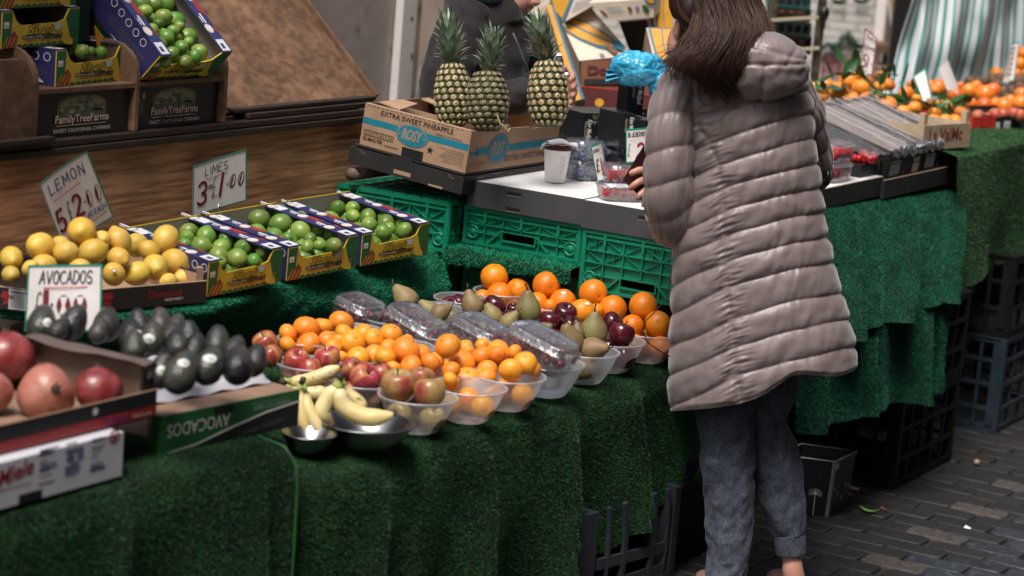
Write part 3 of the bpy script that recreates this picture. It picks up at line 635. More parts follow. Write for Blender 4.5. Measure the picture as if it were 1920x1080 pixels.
# ---------------------------------------------------------------- display shelf on the ledge, cherry cartons
SF=3.995; zl=1.148
def ax(x,y): return aty(x,y,SF)
x0,x1,x2,xr=ax(64,200).x,ax(254,200).x,ax(419,200).x,ax(425,200).x
t=thing('display_shelf','old brown two bay wooden display shelf standing on the counter ledge','shelf',(x1,SF+.1,zl))
zs=ax(160,163).z
for xx in (x0,x1,x2):
    b=MB(); top=.10; pts=[(0,0),(0,zs-zl+.02)]+[(.10-.10*math.cos(R_(a)),zs-zl+.02+.085*math.sin(R_(a))) for a in range(15,91,15)]+[(.34,zs-zl+.105),(.34,0)]
    b.prism([V((xx,SF+y,zl+z)) for y,z in pts],(.014,0,0),mt['shelf_wood']); b.build('upright',t)
for a,c in ((x0+.0145,x1-.0005),(x1+.0145,x2-.0005)):
    b=MB(); b.box((a,SF+.004,zs-.012),(c-a,0,0),(0,.33,0),(0,0,.012),mt['shelf_wood']); b.build('shelf_board',t)
p=ax(0,240); q=ax(63,238); hh=ax(20,112).z
b=MB(); pts=[(-.25,0),(q.x-p.x,0),(q.x-p.x,.085)]+[(q.x-p.x-.06+.06*math.cos(R_(a)),.085+(hh-zl-.085)*math.sin(R_(a))) for a in range(15,91,15)]+[(-.25,hh-zl)]
b.prism([V((p.x+x,SF+.0,zl+z)) for x,z in pts],(0,.014,0),mt['shelf_wood']); b.build('front_board',t); b=MB(); b.box((p.x-.25,SF-.03,zl-.001),(q.x-p.x+.30,0,0),(0,.028,0),(0,0,.012),mt['dark_wood']); b.build('lip',t)
D('farm_green',(.13,.16,.09),.6,col2=(.05,.075,.04),nscale=60); D('farm_sky',(.32,.32,.24),.6,col2=(.10,.11,.07),nscale=40); D('letter_pink',(.70,.56,.52),.6)
for j,(a,c,lab) in enumerate(((x0+.02,x1-.006,'black cherry carton with clean white lettering in the shelf bay under the flat lime carton'),(x1+.02,x2-.006,'black cherry carton with scuffed lettering in the shelf bay under the tilted lime carton'))):
    w=c-a; h=zs-zl-.016; o=V((a,SF+.02,zl)); t=thing('cherry_box',lab,'carton',o,'black cherry cartons')
    b=MB(); b.box(o+Y_*.003,(w,0,0),(0,.25,0),(0,0,h),mt['box_black']); b.build('body',t)
    b=MB(); b.box(o,(w,0,0),(0,.003,0),(0,0,h),mt['box_black']); P=Panel(b,o,X_,Z_); k=w*.5+(.0 if j==0 else -.01)
    aw=w*.235; arch=[(k-aw,h*.42),(k+aw,h*.42),(k+aw,h*.72)]+[(k+aw*math.cos(R_(g)),h*.72+h*.19*math.sin(R_(g))) for g in range(15,180,15)]+[(k-aw,h*.72)]
    P.poly([(k+(x-k)*1.07,h*.42+(y-h*.42)*1.05) for x,y in arch],mt['gold_ink'],1); P.poly([(k+(x-k)*1.045,h*.42+(y-h*.42)*1.03) for x,y in arch],mt['box_black'],2); P.poly(arch,mt['farm_sky'],3)
    P.poly([(k-aw,h*.42),(k+aw,h*.42),(k+aw,h*.66),(k+aw*.3,h*.70),(k-.2*aw,h*.66),(k-aw,h*.70)],mt['farm_green'],4)
    for g in range(9): P.ell(k-aw*.9+aw*.22*g,h*(.62+.05*math.sin(g*2.3)),aw*.13,h*.05,mt['farm_green'] if g%2 else mt['farm_sky'],5)
    P.rect(k+aw*.5,h*.5,k+aw*.9,h*.6,mt['ink_grey'],5); P.rect(k-aw*.2,h*.74,k+aw*.2,h*.79,mt['ink_grey'],5)
    P.text('FamilyTreeFarms',k,h*.31,h*.19,mt['ink_black'],6,'c',bold=.03,width=w*.58); P.text('FamilyTreeFarms',k,h*.315,h*.18,mt['letter_pink'],7,'c',bold=.012,width=w*.56)
    P.stroke([(k-w*.26,h*.25),(k+w*.26,h*.25)],.0022,mt['gold_ink'],3)
    P.text('SWEET CALIFORNIA CHERRIES',k+w*.01,h*.09,h*.085,mt['ink_white'],3,'c',width=w*.60)
    if j==1:
        for g in range(14): P.stroke([(rnd.uniform(.2,.9)*w,rnd.uniform(.02,.3)*h) for _ in range(2)] if g<5 else [(x_:=rnd.uniform(.1,.95)*w,y_:=rnd.uniform(.02,.25)*h),(x_+rnd.uniform(-.01,.01),y_+rnd.uniform(.01,.03))],.0012,mt['ink_black'] if g<8 else mt['ink_grey'],8)
        P.ell(w*.1,h*.8,.008,.01,mt['kraft'],3); P.poly([(w*.06,h*.35),(w*.1,h*.4),(w*.09,h*.65),(w*.05,h*.75)],mt['ink_grey'],3)
    b.build('front_panel',t)
# lime cartons up on the shelf
o=aty(104,157,4.02); e=aty(240,151,4.06); e.z=o.z; ux=(e-o); w=ux.length; ux.normalize(); uy=Z_.cross(ux); o.z=zs+.001
lime_box('flat lime carton on the display shelf with blue side turned outward',o,ux,uy,Z_,w,.34,.092); UPF=(o,ux,uy,w)
o2=o+Z_*.0975-ux*.155+uy*.06; lime_box('lime carton stacked above the flat carton on the display shelf',o2,ux,uy,Z_,w,.34,.092)
o3=o2+Z_*.0975+ux*.01+uy*.02; lime_box('uppermost lime carton of the stack, cut off at the picture edge',o3,ux,uy,Z_,w,.34,.092)
o=aty(263,150,4.005); e=aty(372,147,4.005); up=V((0,-sl.z,sl.y)); o.z=max(o.z,zs+.006)
UT=(o,X_,sl,.31); lime_box('tilted lime carton full of dark limes leaning against the sloping board',o,X_,sl,up,.31,.40,.095)
D('dark_leaf_print',(.012,.04,.014),.5,col2=(.004,.012,.008),nscale=55,col3=(.12,.02,.03),n3=25,lo3=.68,hi3=.72)
o=aty(236,120,4.13); t=thing('carton','dark green printed carton with amber flap behind the flat lime carton','carton',o)
b=MB(); b.box(o+V((-.09,0,-.03)),(.15,0,0),sl*.36,up*.085,mt['dark_leaf_print']); P=Panel(b,o+V((-.09,0,-.03))+up*.085,X_,sl); b.build('body',t)
b=MB(); bb=o+V((-.20,-.012,-.01)); b.prism([bb+X_*.05+Z_*.12,bb+X_*.19+Z_*.0,bb+X_*.08+Z_*.01],(0,.004,0),mt['banana_print']); b.build('flap',t)
o=aty(118,80,4.16); t=thing('carton','black carton with a strip of fruit pictures between the two lime carton stacks','carton',o)
b=MB(); b.box(o,(.105,0,0),(0,.2,0),(0,0,.19),mt['box_black']); P=Panel(b,o+X_*.06,X_,Z_); P.rect(.0,.0,.04,.11,mt['dark_leaf_print']); P.rect(.02,.12,.045,.17,mt['lime_red']); P.rect(.024,.135,.042,.15,mt['banana_print'],2); b.build('body',t)
# ---------------------------------------------------------------- lemon crates
def lemon_crate(label, bl, br, d, logo, lab_text, whitelabel=False):
    z=.806; o=atz(*bl,z); e=atz(*br,z); ux=e-o; w=ux.length; ux.normalize(); uy=Z_.cross(ux); h=.052
    t=thing('lemon_crate',label,'fruit crate',o,'black lemon crates')
    b=MB(); b.box(o,ux*w,uy*.006,Z_*h,mt['box_black']); b.box(o+Z_*(h+.0003)+uy*.0005,ux*w,uy*.005,Z_*.0012,mt['kraft_edge']); P=Panel(b,o,ux,Z_)
    for lx in logo:
        P.poly([(lx-.016,h*.62),(lx+.016,h*.62),(lx+.012,h*.84),(lx-.012,h*.84)],mt['box_red'],1); P.ell(lx,h*.6,.018,.006,mt['box_red'],2); P.poly([(lx-.013,h*.16),(lx,h*.3),(lx+.013,h*.16),(lx+.009,h*.44),(lx-.009,h*.44)],mt['box_red'],1)
    if lab_text: P.text('Diamond',w-.175,h*.42,h*.34,mt['box_red'],2,shear=.2,width=.10); P.text('HOUSE VARIETY',w-.125,h*.22,h*.13,mt['ink_white'],2,width=.055)
    if whitelabel: P.rect(w-.075,h*.05,w-.026,h*.97,mt['lime_white'],2); P.rect(w-.072,h*.82,w-.03,h*.9,mt['ink_blue'],3); [P.rect(w-.071,h*(.72-.11*i),w-.034,h*(.755-.11*i),mt['ink_grey'],3) for i in range(6)]
    b.build('front_panel',t)
    for s in (0,1):
        b=MB(); b.box(o+ux*(0 if s==0 else w-.007)+uy*.0065,ux*.007,uy*(d-.013),Z_*.068,mt['box_black']); Q=Panel(b,o+ux*(.007 if s==0 else w-.007)+uy*(.008 if s==0 else d-.008),uy if s==0 else -uy,Z_); Q.rect(0,.002,d-.016,.066,mt['kraft'],.6); b.build('side_panel',t)
        b=MB(); b.prism([o+ux*(.0075 if s==0 else w-.0075)+uy*.0065,o+ux*(.0075+.022 if s==0 else w-.0075-.022)+uy*.0065,o+ux*(.0075 if s==0 else w-.0075)+uy*.0285],Z_*.086,mt['kraft']); b.build('corner_post',t)
    b=MB(); b.box(o+uy*(d-.006),ux*w,uy*.006,Z_*.068,mt['box_black']); b.build('back_panel',t); b=MB(); b.box(o+ux*.0075+uy*.0065,ux*(w-.015),uy*(d-.013),Z_*.004,mt['kraft']); b.build('base',t)
lemon_crate('black lemon crate reading Diamond next to the lime cartons',(140,588),(386,566),.34,(.09,),True)
lemon_crate('black lemon crate with white paper label behind the avocados price card',(-150,560),(72,588),.34,(.22,),False,True)
# ---------------------------------------------------------------- pomegranate crate on its white carton
ZB=.664
o=atz(0,955,ZB); e=atz(228,892,ZB); ux=(e-o).normalized(); uy=Z_.cross(ux); hw=.105
hw=.092; o=o-ux*.18; w=(e-o).length; t=thing('white_carton','white printed carton with red script under the pomegranate crate','carton',o)
b=MB(); b.box(o+uy*.004,ux*w,uy*.30,Z_*hw,mt['carton_white']); b.build('body',t)
b=MB(); b.box(o,ux*w,uy*.004,Z_*hw,mt['carton_white']); P=Panel(b,o,ux,Z_)
for a in (.30,.44): P.rect(w-a,0,w-a+.065,.018,mt['box_black'],1)
P.text('Miele',w-.36,.045,.032,mt['box_red'],2,shear=.3,bold=.02,rot=.12,width=.10); P.rect(w-.36,.036,w-.27,.038,mt['box_red'],2); P.ring(w-.03,.088,.015,.015,.005,mt['box_red'],2); P.ell(w-.03,.088,.005,.008,mt['box_red'],2)
D('blur_blue',(.16,.18,.28),.6)
for i in range(34):
    c=i%3; x=w-.25+c*.075+rnd.uniform(0,.006); y=.025+rnd.random()*.07; P.rect(x,y,x+rnd.uniform(.015,.055),y+rnd.uniform(.0015,.004),mt['blur_blue'] if rnd.random()<.7 else mt['ink_blue'],2)
for i in range(5): P.ell(w-.145+rnd.uniform(-.02,.03),.045+rnd.uniform(-.015,.02),.011,.009,mt['blur_blue'],1)
b.build('front_panel',t)
pz=ZB+hw+.002; o=atz(0,853,pz); e=atz(292,781,pz); ux=(e-o).normalized(); uy=Z_.cross(ux); o=o-ux*.2; w=(e-o).length; PC=(o,ux,uy,w,pz)
t=thing('pomegranate_crate','open black carton with a red band holding the pomegranates','fruit crate',o)
b=MB(); b.box(o,ux*w,uy*.005,Z_*.057,mt['box_black']); P=Panel(b,o,ux,Z_); P.poly([(.05,.002),(w,.004),(w,.026),(.0,.024)],mt['box_red'],1); P.text('BOZKAR',w-.155,.006,.017,mt['ink_blue'],3,bold=.02,width=.062)
P.rect(w-.156,.004,w-.092,.026,mt['ink_bright_red'],2); P.text('fruit',w-.075,.009,.011,mt['letter_pink'],3,shear=.3); P.text('quality',w-.045,.009,.008,mt['letter_pink'],3); P.ell(w-.19,.042,.008,.008,mt['lime_white'],2); b.box(o+Z_*.0572,ux*w,uy*.005,Z_*.0012,mt['kraft_dark']); b.build('front_panel',t)
b=MB(); b.box(o+ux*(w-.006)+uy*.0055,ux*.006,uy*.34,Z_*.112,mt['box_black']); Q=Panel(b,o+ux*(w-.006)+uy*.34,-uy,Z_); Q.rect(.0,.002,.32,.111,D('inner_brown',(.17,.105,.075),.8,col2=(.13,.08,.06),nscale=12),1); b.build('side_panel',t)
b=MB(); 
def flapfn(u,v): return o+ux*(w-.006+.002)+uy*(.004+.335*u)-ux*(.034*v)+Z_*(.115-.004*v+.005*math.sin(u*7)*v+.004*nz(u*6,v*2,3))
D('flap_brown',(.11,.078,.066),.8,col2=(.085,.06,.05),nscale=14); b.grid(24,5,flapfn,mt['flap_brown']); b.build('folded_flap',t,solid=.004)
b=MB(); b.prism([o+ux*(w-.0065)+uy*.0055,o+ux*(w-.04)+uy*.0055,o+ux*(w-.0065)+uy*.04],Z_*.108,mt['box_black']); b.cbox(o+ux*(w-.02)+uy*.004+Z_*.09,ux*.012,uy*.004,Z_*.012,mt['ink_grey']); b.build('corner_post',t)
b=MB(); b.box(o+uy*.34,ux*w,uy*.005,Z_*.09,mt['box_black']); b.build('back_panel',t); b=MB(); b.box(o+uy*.0055+ux*.001,ux*(w-.008),uy*.33,Z_*.004,mt['kraft_dark']); b.build('base',t)
# ---------------------------------------------------------------- avocado carton, upside down
o=atz(300,853,ZB); e=atz(558,798,ZB); ux=(e-o).normalized(); uy=Z_.cross(ux); w=(e-o).length; h=.083; AV=(o,ux,uy,w,ZB+h)
t=thing('avocado_carton','green and black carton turned upside down under the avocados','carton',o)
b=MB(); b.box(o+uy*.004,ux*w,uy*.34,Z_*(h-.004),mt['box_green']); Q=Panel(b,o+uy*.30,-uy,Z_); Q.rect(.03,.025,.27,h-.01,mt['kraft'],1); Q.rect(.06,.03,.26,h-.016,mt['letter_pink'],2); b.build('body',t)
b=MB(); b.box(o,ux*w,uy*.0038,Z_*h,mt['box_green']); P=Panel(b,o,ux,Z_)
P.poly([(.04,0),(w,0),(w,h*.68),(w*.75,h*.56),(w*.5,h*.34),(w*.25,h*.08)],mt['box_black'],1); c=[(.02,0),(w*.25,h*.09),(w*.5,h*.35),(w*.75,h*.57),(w,h*.69)]; P.stroke(c,.005,mt['ink_white'],2)
P.text('AVOCADOS',w*.48,h*.74,h*.34,mt['ink_white'],2,rot=math.pi,width=w*.44); P.text('PERFECTLY RIPE',w*.93,h*.80,h*.12,mt['sticker_green'],2,rot=math.pi,width=w*.28); P.rect(w*.62,h*.86,w*.9,h*.87,mt['sticker_green'],2)
P.text('FRESH FRUIT',w*.88,h*.36,h*.14,mt['ink_grey'],3,rot=math.pi+.12,bold=.01,width=w*.34); P.rect(w*.36,h*.80,w*.50,h*.99,mt['ink_black'],3); b.build('front_panel',t)
b=MB(); b.box(o+Z_*(h-.0035)+uy*.0045+ux*.001,ux*(w-.002),uy*.338,Z_*.0035,mt['kraft_dark']); b.build('top_panel',t)
# pulp tray on top
t=thing('fruit_tray','wavy pale moulded pulp tray carrying the stickered avocados','tray',o+Z_*(h+.001))
b=MB(); tz=AV[4]+.002
def trayfn(u,v):
    x=lerp(-.005,w-.012,u); y=lerp(.075,.30,v); ed=min(u,1-u,v,1-v); z=tz+.014+.006*math.cos(x*62)*math.cos(y*55)-(.012 if ed<.03 else 0)+.02*v
    return o+ux*x+uy*y+Z_*(z-o.z)
b.grid(60,40,trayfn,mt['tray_pulp']); b.build('tray_body',t,solid=.003)
# ---------------------------------------------------------------- pineapple box on its black tray
BX=5.925
TL,TR,BR,BL=atx(682,189,BX),atx(882,243,BX),atx(872,325,BX),atx(674,270,BX)
uy=(BL-BR).normalized(); L=(BL-BR).length; uz=X_.cross(uy)*1.0; uz=-uz if uz.z<0 else uz; H=.125; o=BR.copy(); LX=.56; k=.004
t=thing('pineapple_box','kraft pineapple carton with blue ROSY prints on the black tray','fruit box',o)
RB_=(o,uy,uz,L,H,LX)
def topedge(P,x0,x1,y,m):
    x=x0
    while x<x1-.012: P.rect(x,y-.0025,x+.009,y-.0005,m,3); x+=.0165
b=MB(); b.box(o+uy*0,X_*k,uy*L,uz*H,mt['kraft']); b.box(o+uz*(H+.0004)+uy*.002+X_*.0005,X_*.012,uy*(L-.004),uz*.0015,mt['kraft_edge']); P=Panel(b,o+uy*L,-uy,uz)
P.rect(.001,.066*H/.125,L*.33,.085*H/.125,mt['teal_print']); P.rect(L*.60,.066*H/.125,L-.002,.085*H/.125,mt['teal_print'])
cx,cy=L*.475,H*.52; P.ell(cx,cy,L*.152,H*.262,mt['teal_print'],2); P.ell(cx,cy,L*.143,H*.247,mt['kraft'],3); P.ell(cx,cy,L*.137,H*.237,mt['teal_print'],4)
P.text('ROSY',cx,cy-H*.105,H*.25,mt['kraft'],5,'c',shear=.2,bold=.03,width=L*.19); P.ell(cx-L*.115,cy,.003,.003,mt['kraft'],5); P.ell(cx+L*.115,cy,.003,.003,mt['kraft'],5)
P.text('EXTRA SWEET PINEAPPLE',L*.50,H*.815,H*.115,mt['ink_black'],2,'c',bold=.008,width=L*.68)
for i,s in enumerate(('5','6','7','8','9','10')):
    x=L*.03+i*L*.046; P.stroke([(x,H*.26),(x+L*.046,H*.26),(x+L*.046,H*.385),(x,H*.385),(x,H*.26)],.0015,mt['ink_black'],2); P.text(s,x+L*.023,H*.285,H*.075,mt['ink_black'],3,'c')
P.text('EX-MAG-758',L*.025,H*.135,H*.085,mt['ink_black'],2,bold=.02,width=L*.18); P.rect(L*.23,H*.12,L*.36,H*.135,mt['ink_black'],2)
P.text('PRODUCT OF COSTA RICA',L*.69,H*.70,H*.045,mt['ink_black'],2,width=L*.24)
st=[]; 
for i in range(10): r=(.034 if i%2==0 else .014)*L; st.append((L*.655+r*math.sin(math.pi*i/5),H*.31+r*math.cos(math.pi*i/5)))
P.poly(st,mt['ink_black'],2)
for i in range(7): x=L*(.74+.02*(i%2)); P.text('THE FINEST SELECTED FRUIT GROWN',L*.965,H*(.42-.05*i),H*.028,mt['ink_black'],2,'r',width=L*(.22-.03*((i*3)%4)/2))
P.rect(L*.40,.0,L*.60,H*.22,mt['ink_black'],2); topedge(P,.01,L-.01,H,mt['kraft_dark']); b.build('side_panel',t)
b=MB(); fo=o+X_*(k+.0005); b.prism([fo,fo+X_*(LX-k),fo+X_*(LX-k)+uz*H*.86,fo+X_*(LX*.62)+uz*H*.90,fo+X_*(LX*.60)+uz*H*.94,fo+X_*.22+uz*H*.97,fo+X_*.21+uz*H*.90,fo+X_*.16+uz*H*.93,fo+X_*.15+uz*H,fo+uz*H],uy*k,mt['kraft']); P=Panel(b,fo,X_,uz); w=LX-k
P.rect(.004,H*.40,.055,H*.50,mt['teal_print']); P.rect(.035,H*.40,.12,H*.575,mt['teal_print']); P.rect(.23,H*.40,w,H*.575,mt['teal_print'])
P.ell(.165,H*.50,.062,H*.36,mt['teal_print'],2); P.ell(.165,H*.50,.058,H*.335,mt['kraft'],3); P.ell(.165,H*.50,.055,H*.315,mt['teal_print'],4); P.text('ROSY',.165,H*.36,H*.33,mt['kraft'],5,'c',shear=.2,bold=.03,width=.078)
P.ell(.115,H*.5,.003,.004,mt['kraft'],5); P.ell(.215,H*.5,.003,.004,mt['kraft'],5)
P.text('EXTRA SWEET PINEAPPLE',.215,H*.15,H*.15,mt['ink_black'],2,shear=.15,width=.32); P.text('STORE AT 7.2°C - 8.3°C (45°F - 47°F)',.01,H*.155,H*.07,mt['kraft_dark'],2,shear=.2,width=.115)
b.build('front_panel',t)
b=MB(); b.box(o+X_*(LX-k)+uy*(k+.0005),X_*k,uy*(L-2*k-.001),uz*H*.9,mt['kraft']); b.build('side_panel',t)
b=MB(); b.box(o+uy*(L-k)+X_*(k+.0005),X_*(LX-k-.0005),uy*k,uz*H*1.0,mt['kraft_dark']); b.build('back_panel',t)
b=MB(); b.box(o+X_*.005+uy*.005+uz*.0005,X_*(LX-.01),uy*(L-.01),uz*.004,mt['kraft']); b.build('base',t)
for a,c,z in ((.06,.13,1.0),(.30,.12,.97)):                # bent top flaps
    b=MB(); b.prism([o+X_*(a)+uy*(L-.006)+uz*H*z,o+X_*(a+c)+uy*(L-.006)+uz*H*z,o+X_*(a+c-.02)+uy*(L-.075)+uz*(H*z+.004),o+X_*(a+.02)+uy*(L-.07)+uz*(H*z-.012)],uz*.003,mt['kraft']); b.build('top_flap',t)
b=MB(); b.box(o+X_*.20+uy*.006,X_*.004,uy*(L-.012),uz*H*.84,mt['kraft']); b.build('divider',t)
# black tray under it
to=o-uz*.062-X_*.012-uy*.006; TLn=L+.03
t=thing('cardboard_tray','black cardboard tray under the pineapple carton','tray',to)
b=MB(); b.box(to+X_*.0,X_*.005,uy*TLn,uz*.052,mt['black_card']); b.box(to+uz*.0522+uy*(TLn*.45),X_*.004,uy*.07,uz*.012,mt['black_card']); P=Panel(b,to+uy*TLn,-uy,uz)
P.rect(.165,.008,.225,.020,mt['kraft'],1); P.rect(.29,.0,.34,.006,mt['kraft'],1); P.stroke([(.04,.05),(.045,.042),(.06,.041)],.001,mt['kraft_edge'],1); P.stroke([(.355,.05),(.36,.042),(.375,.041)],.001,mt['kraft_edge'],1); b.build('side_panel',t)
b=MB(); b.box(to+X_*.0055,X_*(LX+.02),uy*.005,uz*.052,mt['black_card']); P=Panel(b,to+X_*.0055,X_,uz); P.stroke([(.075,.045),(.11,.045),(.113,.052)],.0015,mt['kraft_edge'],1); P.stroke([(.16,.05),(.2,.05)],.0015,mt['kraft_edge'],1); P.rect(.115,.045,.16,.052,mt['ink_black'],1); b.build('side_panel',t)
b=MB(); b.box(to+X_*.0055+uy*.0055+uz*.056,X_*(LX+.015),uy*(TLn-.011),uz*.004,mt['black_card']); b.box(to+X_*(LX+.02)+uy*.0055,X_*.005,uy*(TLn-.006),uz*.05,mt['black_card']); b.box(to+X_*.0055+uy*(TLn-.005),X_*(LX+.01),uy*.005,uz*.05,mt['black_card']); b.build('body',t)
b=MB(); q=atx(664,326,5.93); b.tube([q+V((-.02,0,0)),q+V((.25,.0,.0)),q+V((.6,.02,0))],[.019,.020,.021],mt['weathered'],14); tag(b.build('wooden_batten',loc=q),'grey weathered timber offcut propping up the black tray','timber')
# ---------------------------------------------------------------- handwritten price cards
def sign(label, cor, dep, draw, name='price_card', group='handwritten price cards', rim='ink_green', back=True):
    pts=[(aty(x,y,dd) if back else atd(x,y,dd)) for (x,y),dd in zip(cor,dep)]          # TL TR BR BL
    TL,TR,BR,BL=pts; n=(TR-TL).cross(BL-TL).normalized(); 
    if n.dot(EYE-TL)<0: n=-n
    c=(TL+TR+BR+BL)/4; t=thing(name,label,'price card',BL,group)
    b=MB()
    u=(BR-BL); v=(TL-BL)
    def bow(a,e): return BL+u*a+v*e+(TR-TL-u)*a*e-n*.006*math.sin(math.pi*a)
    b.grid(9,2,lambda a,e:bow(a,e),mt['card_white'],smooth=True); P=Panel(b,BL+n*.0012,u,v); W_,H_=u.length,v.length
    P.pt=lambda x,y,l=1: bow(min(max(x/W_,0),1),min(max(y/H_,0),1))+n*(.0011+.0004*l)
    e=.0045; m=mt[rim]
    for k in range(8):
        x0,x1=W_*k/8,W_*(k+1)/8; P.rect(x0,0,x1,e*.8,m,1); P.rect(x0,H_-e,x1,H_,m,1)
    P.rect(0,e,e*.7,H_-e,m,1); P.rect(W_-e,e,W_,H_-e,m,1)
    draw(P,W_,H_); b.build('card',t,solid=0); 
    s=MB(); q=BL+u*.5-n*.004; s.tube([q+v*.1,q-v.normalized()*.05],.0022,mt['metal'],6); s.build('holder',t); return t
def d_lemon(P,w,h):
    P.hand('LEMON',w*.13,h*.76,h*.145,mt['ink_blue'],h*.017,sp=.34,fit=w*.70); P.stroke([(w*.14,h*.665),(w*.70,h*.675)],h*.013,mt['ink_bright_red'])
    P.hand('5',w*.06,h*.24,h*.28,mt['ink_darkred'],h*.046,jit=.01,fit=w*.15); P.hand('£',w*.31,h*.28,h*.26,mt['ink_black'],h*.014,fit=w*.08); P.hand('2',w*.43,h*.28,h*.28,mt['ink_darkred'],h*.046,jit=.01,fit=w*.15); P.ell(w*.65,h*.40,h*.014,h*.014,mt['ink_black'],2)
    for x in (.74,.90): P.ell(w*x,h*.42,h*.045,h*.11,mt['ink_black'],2,rot=-.15); P.ell(w*x,h*.42,h*.033,h*.095,mt['card_white'],3,rot=-.15); P.ell(w*(x-.022),h*.42,h*.02,h*.085,mt['ink_darkred'],4,rot=-.15)
    P.hand('40 EACH',w*.60,h*.17,h*.075,mt['ink_blue'],h*.011,jit=.01,sp=.12,fit=w*.34); P.stroke([(w*.58,h*.10),(w*.93,h*.12)],h*.012,mt['ink_bright_red'])
sign('tilted white lemon price card standing in the lemon crate',[(73,345),(163,283),(213,406),(120,470)],(3.86,3.86,3.86,3.86),d_lemon)
def d_limes(P,w,h):
    P.hand('LIMES',w*.24,h*.73,h*.16,mt['ink_black'],h*.016,sp=.22,fit=w*.42); P.stroke([(w*.27,h*.645),(w*.66,h*.665)],h*.014,mt['ink_bright_red'])
    P.hand('3',w*.09,h*.20,h*.42,mt['ink_darkred'],h*.055,jit=.005,wd=.48,fit=w*.17); P.hand('FOR',w*.30,h*.45,h*.07,mt['ink_black'],h*.012,jit=.0,sp=.1,fit=w*.08); P.hand('£',w*.37,h*.25,h*.40,mt['ink_black'],h*.014,wd=.3,fit=w*.09); P.stroke([(w*.52,h*.25),(w*.58,h*.68)],h*.062,mt['ink_darkred'],2); P.ell(w*.66,h*.43,h*.02,h*.02,mt['ink_black'],2)
    for x in (.75,.90): P.ell(w*x,h*.47,h*.07,h*.13,mt['ink_black'],2,rot=-.3); P.ell(w*x,h*.47,h*.05,h*.105,mt['card_white'],3,rot=-.3); P.ell(w*(x-.012),h*.47,h*.022,h*.10,mt['ink_darkred'],4,rot=-.3)
sign('white limes price card on the lime carton, three for a pound',[(362,312),(462,280),(462,376),(360,408)],(3.97,3.93,3.93,3.97),d_limes)
def d_avo(P,w,h):
    P.hand('AVOCADOS',w*.16,h*.72,h*.185,mt['ink_black'],h*.020,sp=.17,jit=.02,wd=.52,fit=w*.70); P.stroke([(w*.22,h*.655),(w*.80,h*.665)],h*.016,mt['ink_bright_red'])
    P.hand('£',w*.10,h*.17,h*.42,mt['ink_black'],h*.016,wd=.22,jit=.005,fit=w*.08); P.stroke([(w*.255,h*.05),(w*.255,h*.60)],h*.085,mt['ink_darkred'],2); P.ell(w*.335,h*.40,h*.02,h*.026,mt['ink_black'],2)
    for x in (.49,.71): P.ell(w*x,h*.39,h*.105,h*.155,mt['ink_black'],2); P.ell(w*x,h*.39,h*.095,h*.142,mt['ink_darkred'],3); P.poly([(w*x-h*.06,h*.52),(w*x+h*.06,h*.52),(w*x+h*.02,h*.39),(w*x+h*.06,h*.26),(w*x-h*.06,h*.26),(w*x-h*.02,h*.39)],mt['card_white'],4)
sign('white avocados price card standing behind the avocados',[(53,497),(192,495),(190,622),(46,622)],(5.26,5.26,5.26,5.26),d_avo,back=False)
# ---------------------------------------------------------------- fruit prototypes (unit: real metres, long axis z)
def proto(name, fn):
    b=MB(); fn(b); me_o=b.build(name); me=me_o.data; bpy.data.objects.remove(me_o); return me
def citrus(m, r, fl, seed, calyx=True):
    def f(b):
        def sh(d):
            th=math.acos(max(-1,min(1,d.z))); k=1-.10*math.exp(-(th/.22)**2)-.04*math.exp(-((math.pi-th)/.16)**2)
            return k*(1+.022*noise.noise(d*2.1+V((seed,0,0))))
        b.ball((0,0,0),(r,r,r*fl),m,14,fn=sh)
        if calyx: b.lathe([(.0001,r*fl*.915),(.0035,r*fl*.913),(.0042,r*fl*.895)],mt['calyx_green'],8,cap=False)
    return f
ORANGE=[proto('orange',citrus(mt['orange_peel'],.037,.97,s)) for s in (1,5)]; CLEM=[proto('clementine',citrus(mt['clementine_peel'],.031,.86,s)) for s in (2,7,11)]
def lemonshape(m,r,L,nip,seed):
    def f(b):
        def sh(d): return 1+.02*noise.noise(d*2.4+V((seed,3,0)))
        N=14; 
        def q(d):
            th=math.acos(max(-1,min(1,d.z))); a=math.exp(-(th/.28)**2); c=math.exp(-((math.pi-th)/.25)**2); return 1+nip*a+nip*.6*c-.03*math.exp(-((th-.5)/.25)**2)+.02*noise.noise(d*2.4+V((seed,3,0)))
        b.ball((0,0,0),(r,r,r*L),m,N,fn=q); b.lathe([(.0001,-r*L*(1+nip*.6)-.0003),(.003,-r*L*(1+nip*.6)+.0015)],mt['stem_brown'],7,cap=False)
    return f
LEMON=[proto('lemon',lemonshape(mt['lemon'],.034,1.17,.12,s)) for s in (1,4,8)]; LIME=[proto('lime',lemonshape(mt['lime'],.026,1.15,.06,s)) for s in (2,6,9)]
def prof(b,pts,m,n=20):
    # smooth the profile with Catmull-Rom
    P=[V((r,z,0)) for r,z in pts]; out=[]
    for i in range(len(P)-1):
        p0,p1,p2,p3=P[max(i-1,0)],P[i],P[i+1],P[min(i+2,len(P)-1)]
        for k in range(4):
            t=k/4; q=.5*((2*p1)+(p2-p0)*t+(2*p0-5*p1+4*p2-p3)*t*t+(3*p1-p0-3*p2+p3)*t**3); out.append((max(q.x,.0002),q.y))
    out.append(pts[-1]); b.lathe(out,m,n,cap=False)
def pearf(b): prof(b,[(.0003,-.036),(.012,-.0385),(.030,-.028),(.036,-.008),(.031,.014),(.020,.033),(.013,.045),(.007,.051),(.0003,.050)],mt['pear_skin'])
def applef(m):
    def f(b): prof(b,[(.0003,-.024),(.008,-.029),(.020,-.031),(.033,-.014),(.037,.006),(.031,.024),(.018,.030),(.008,.025),(.0003,.018)],m)
    return f
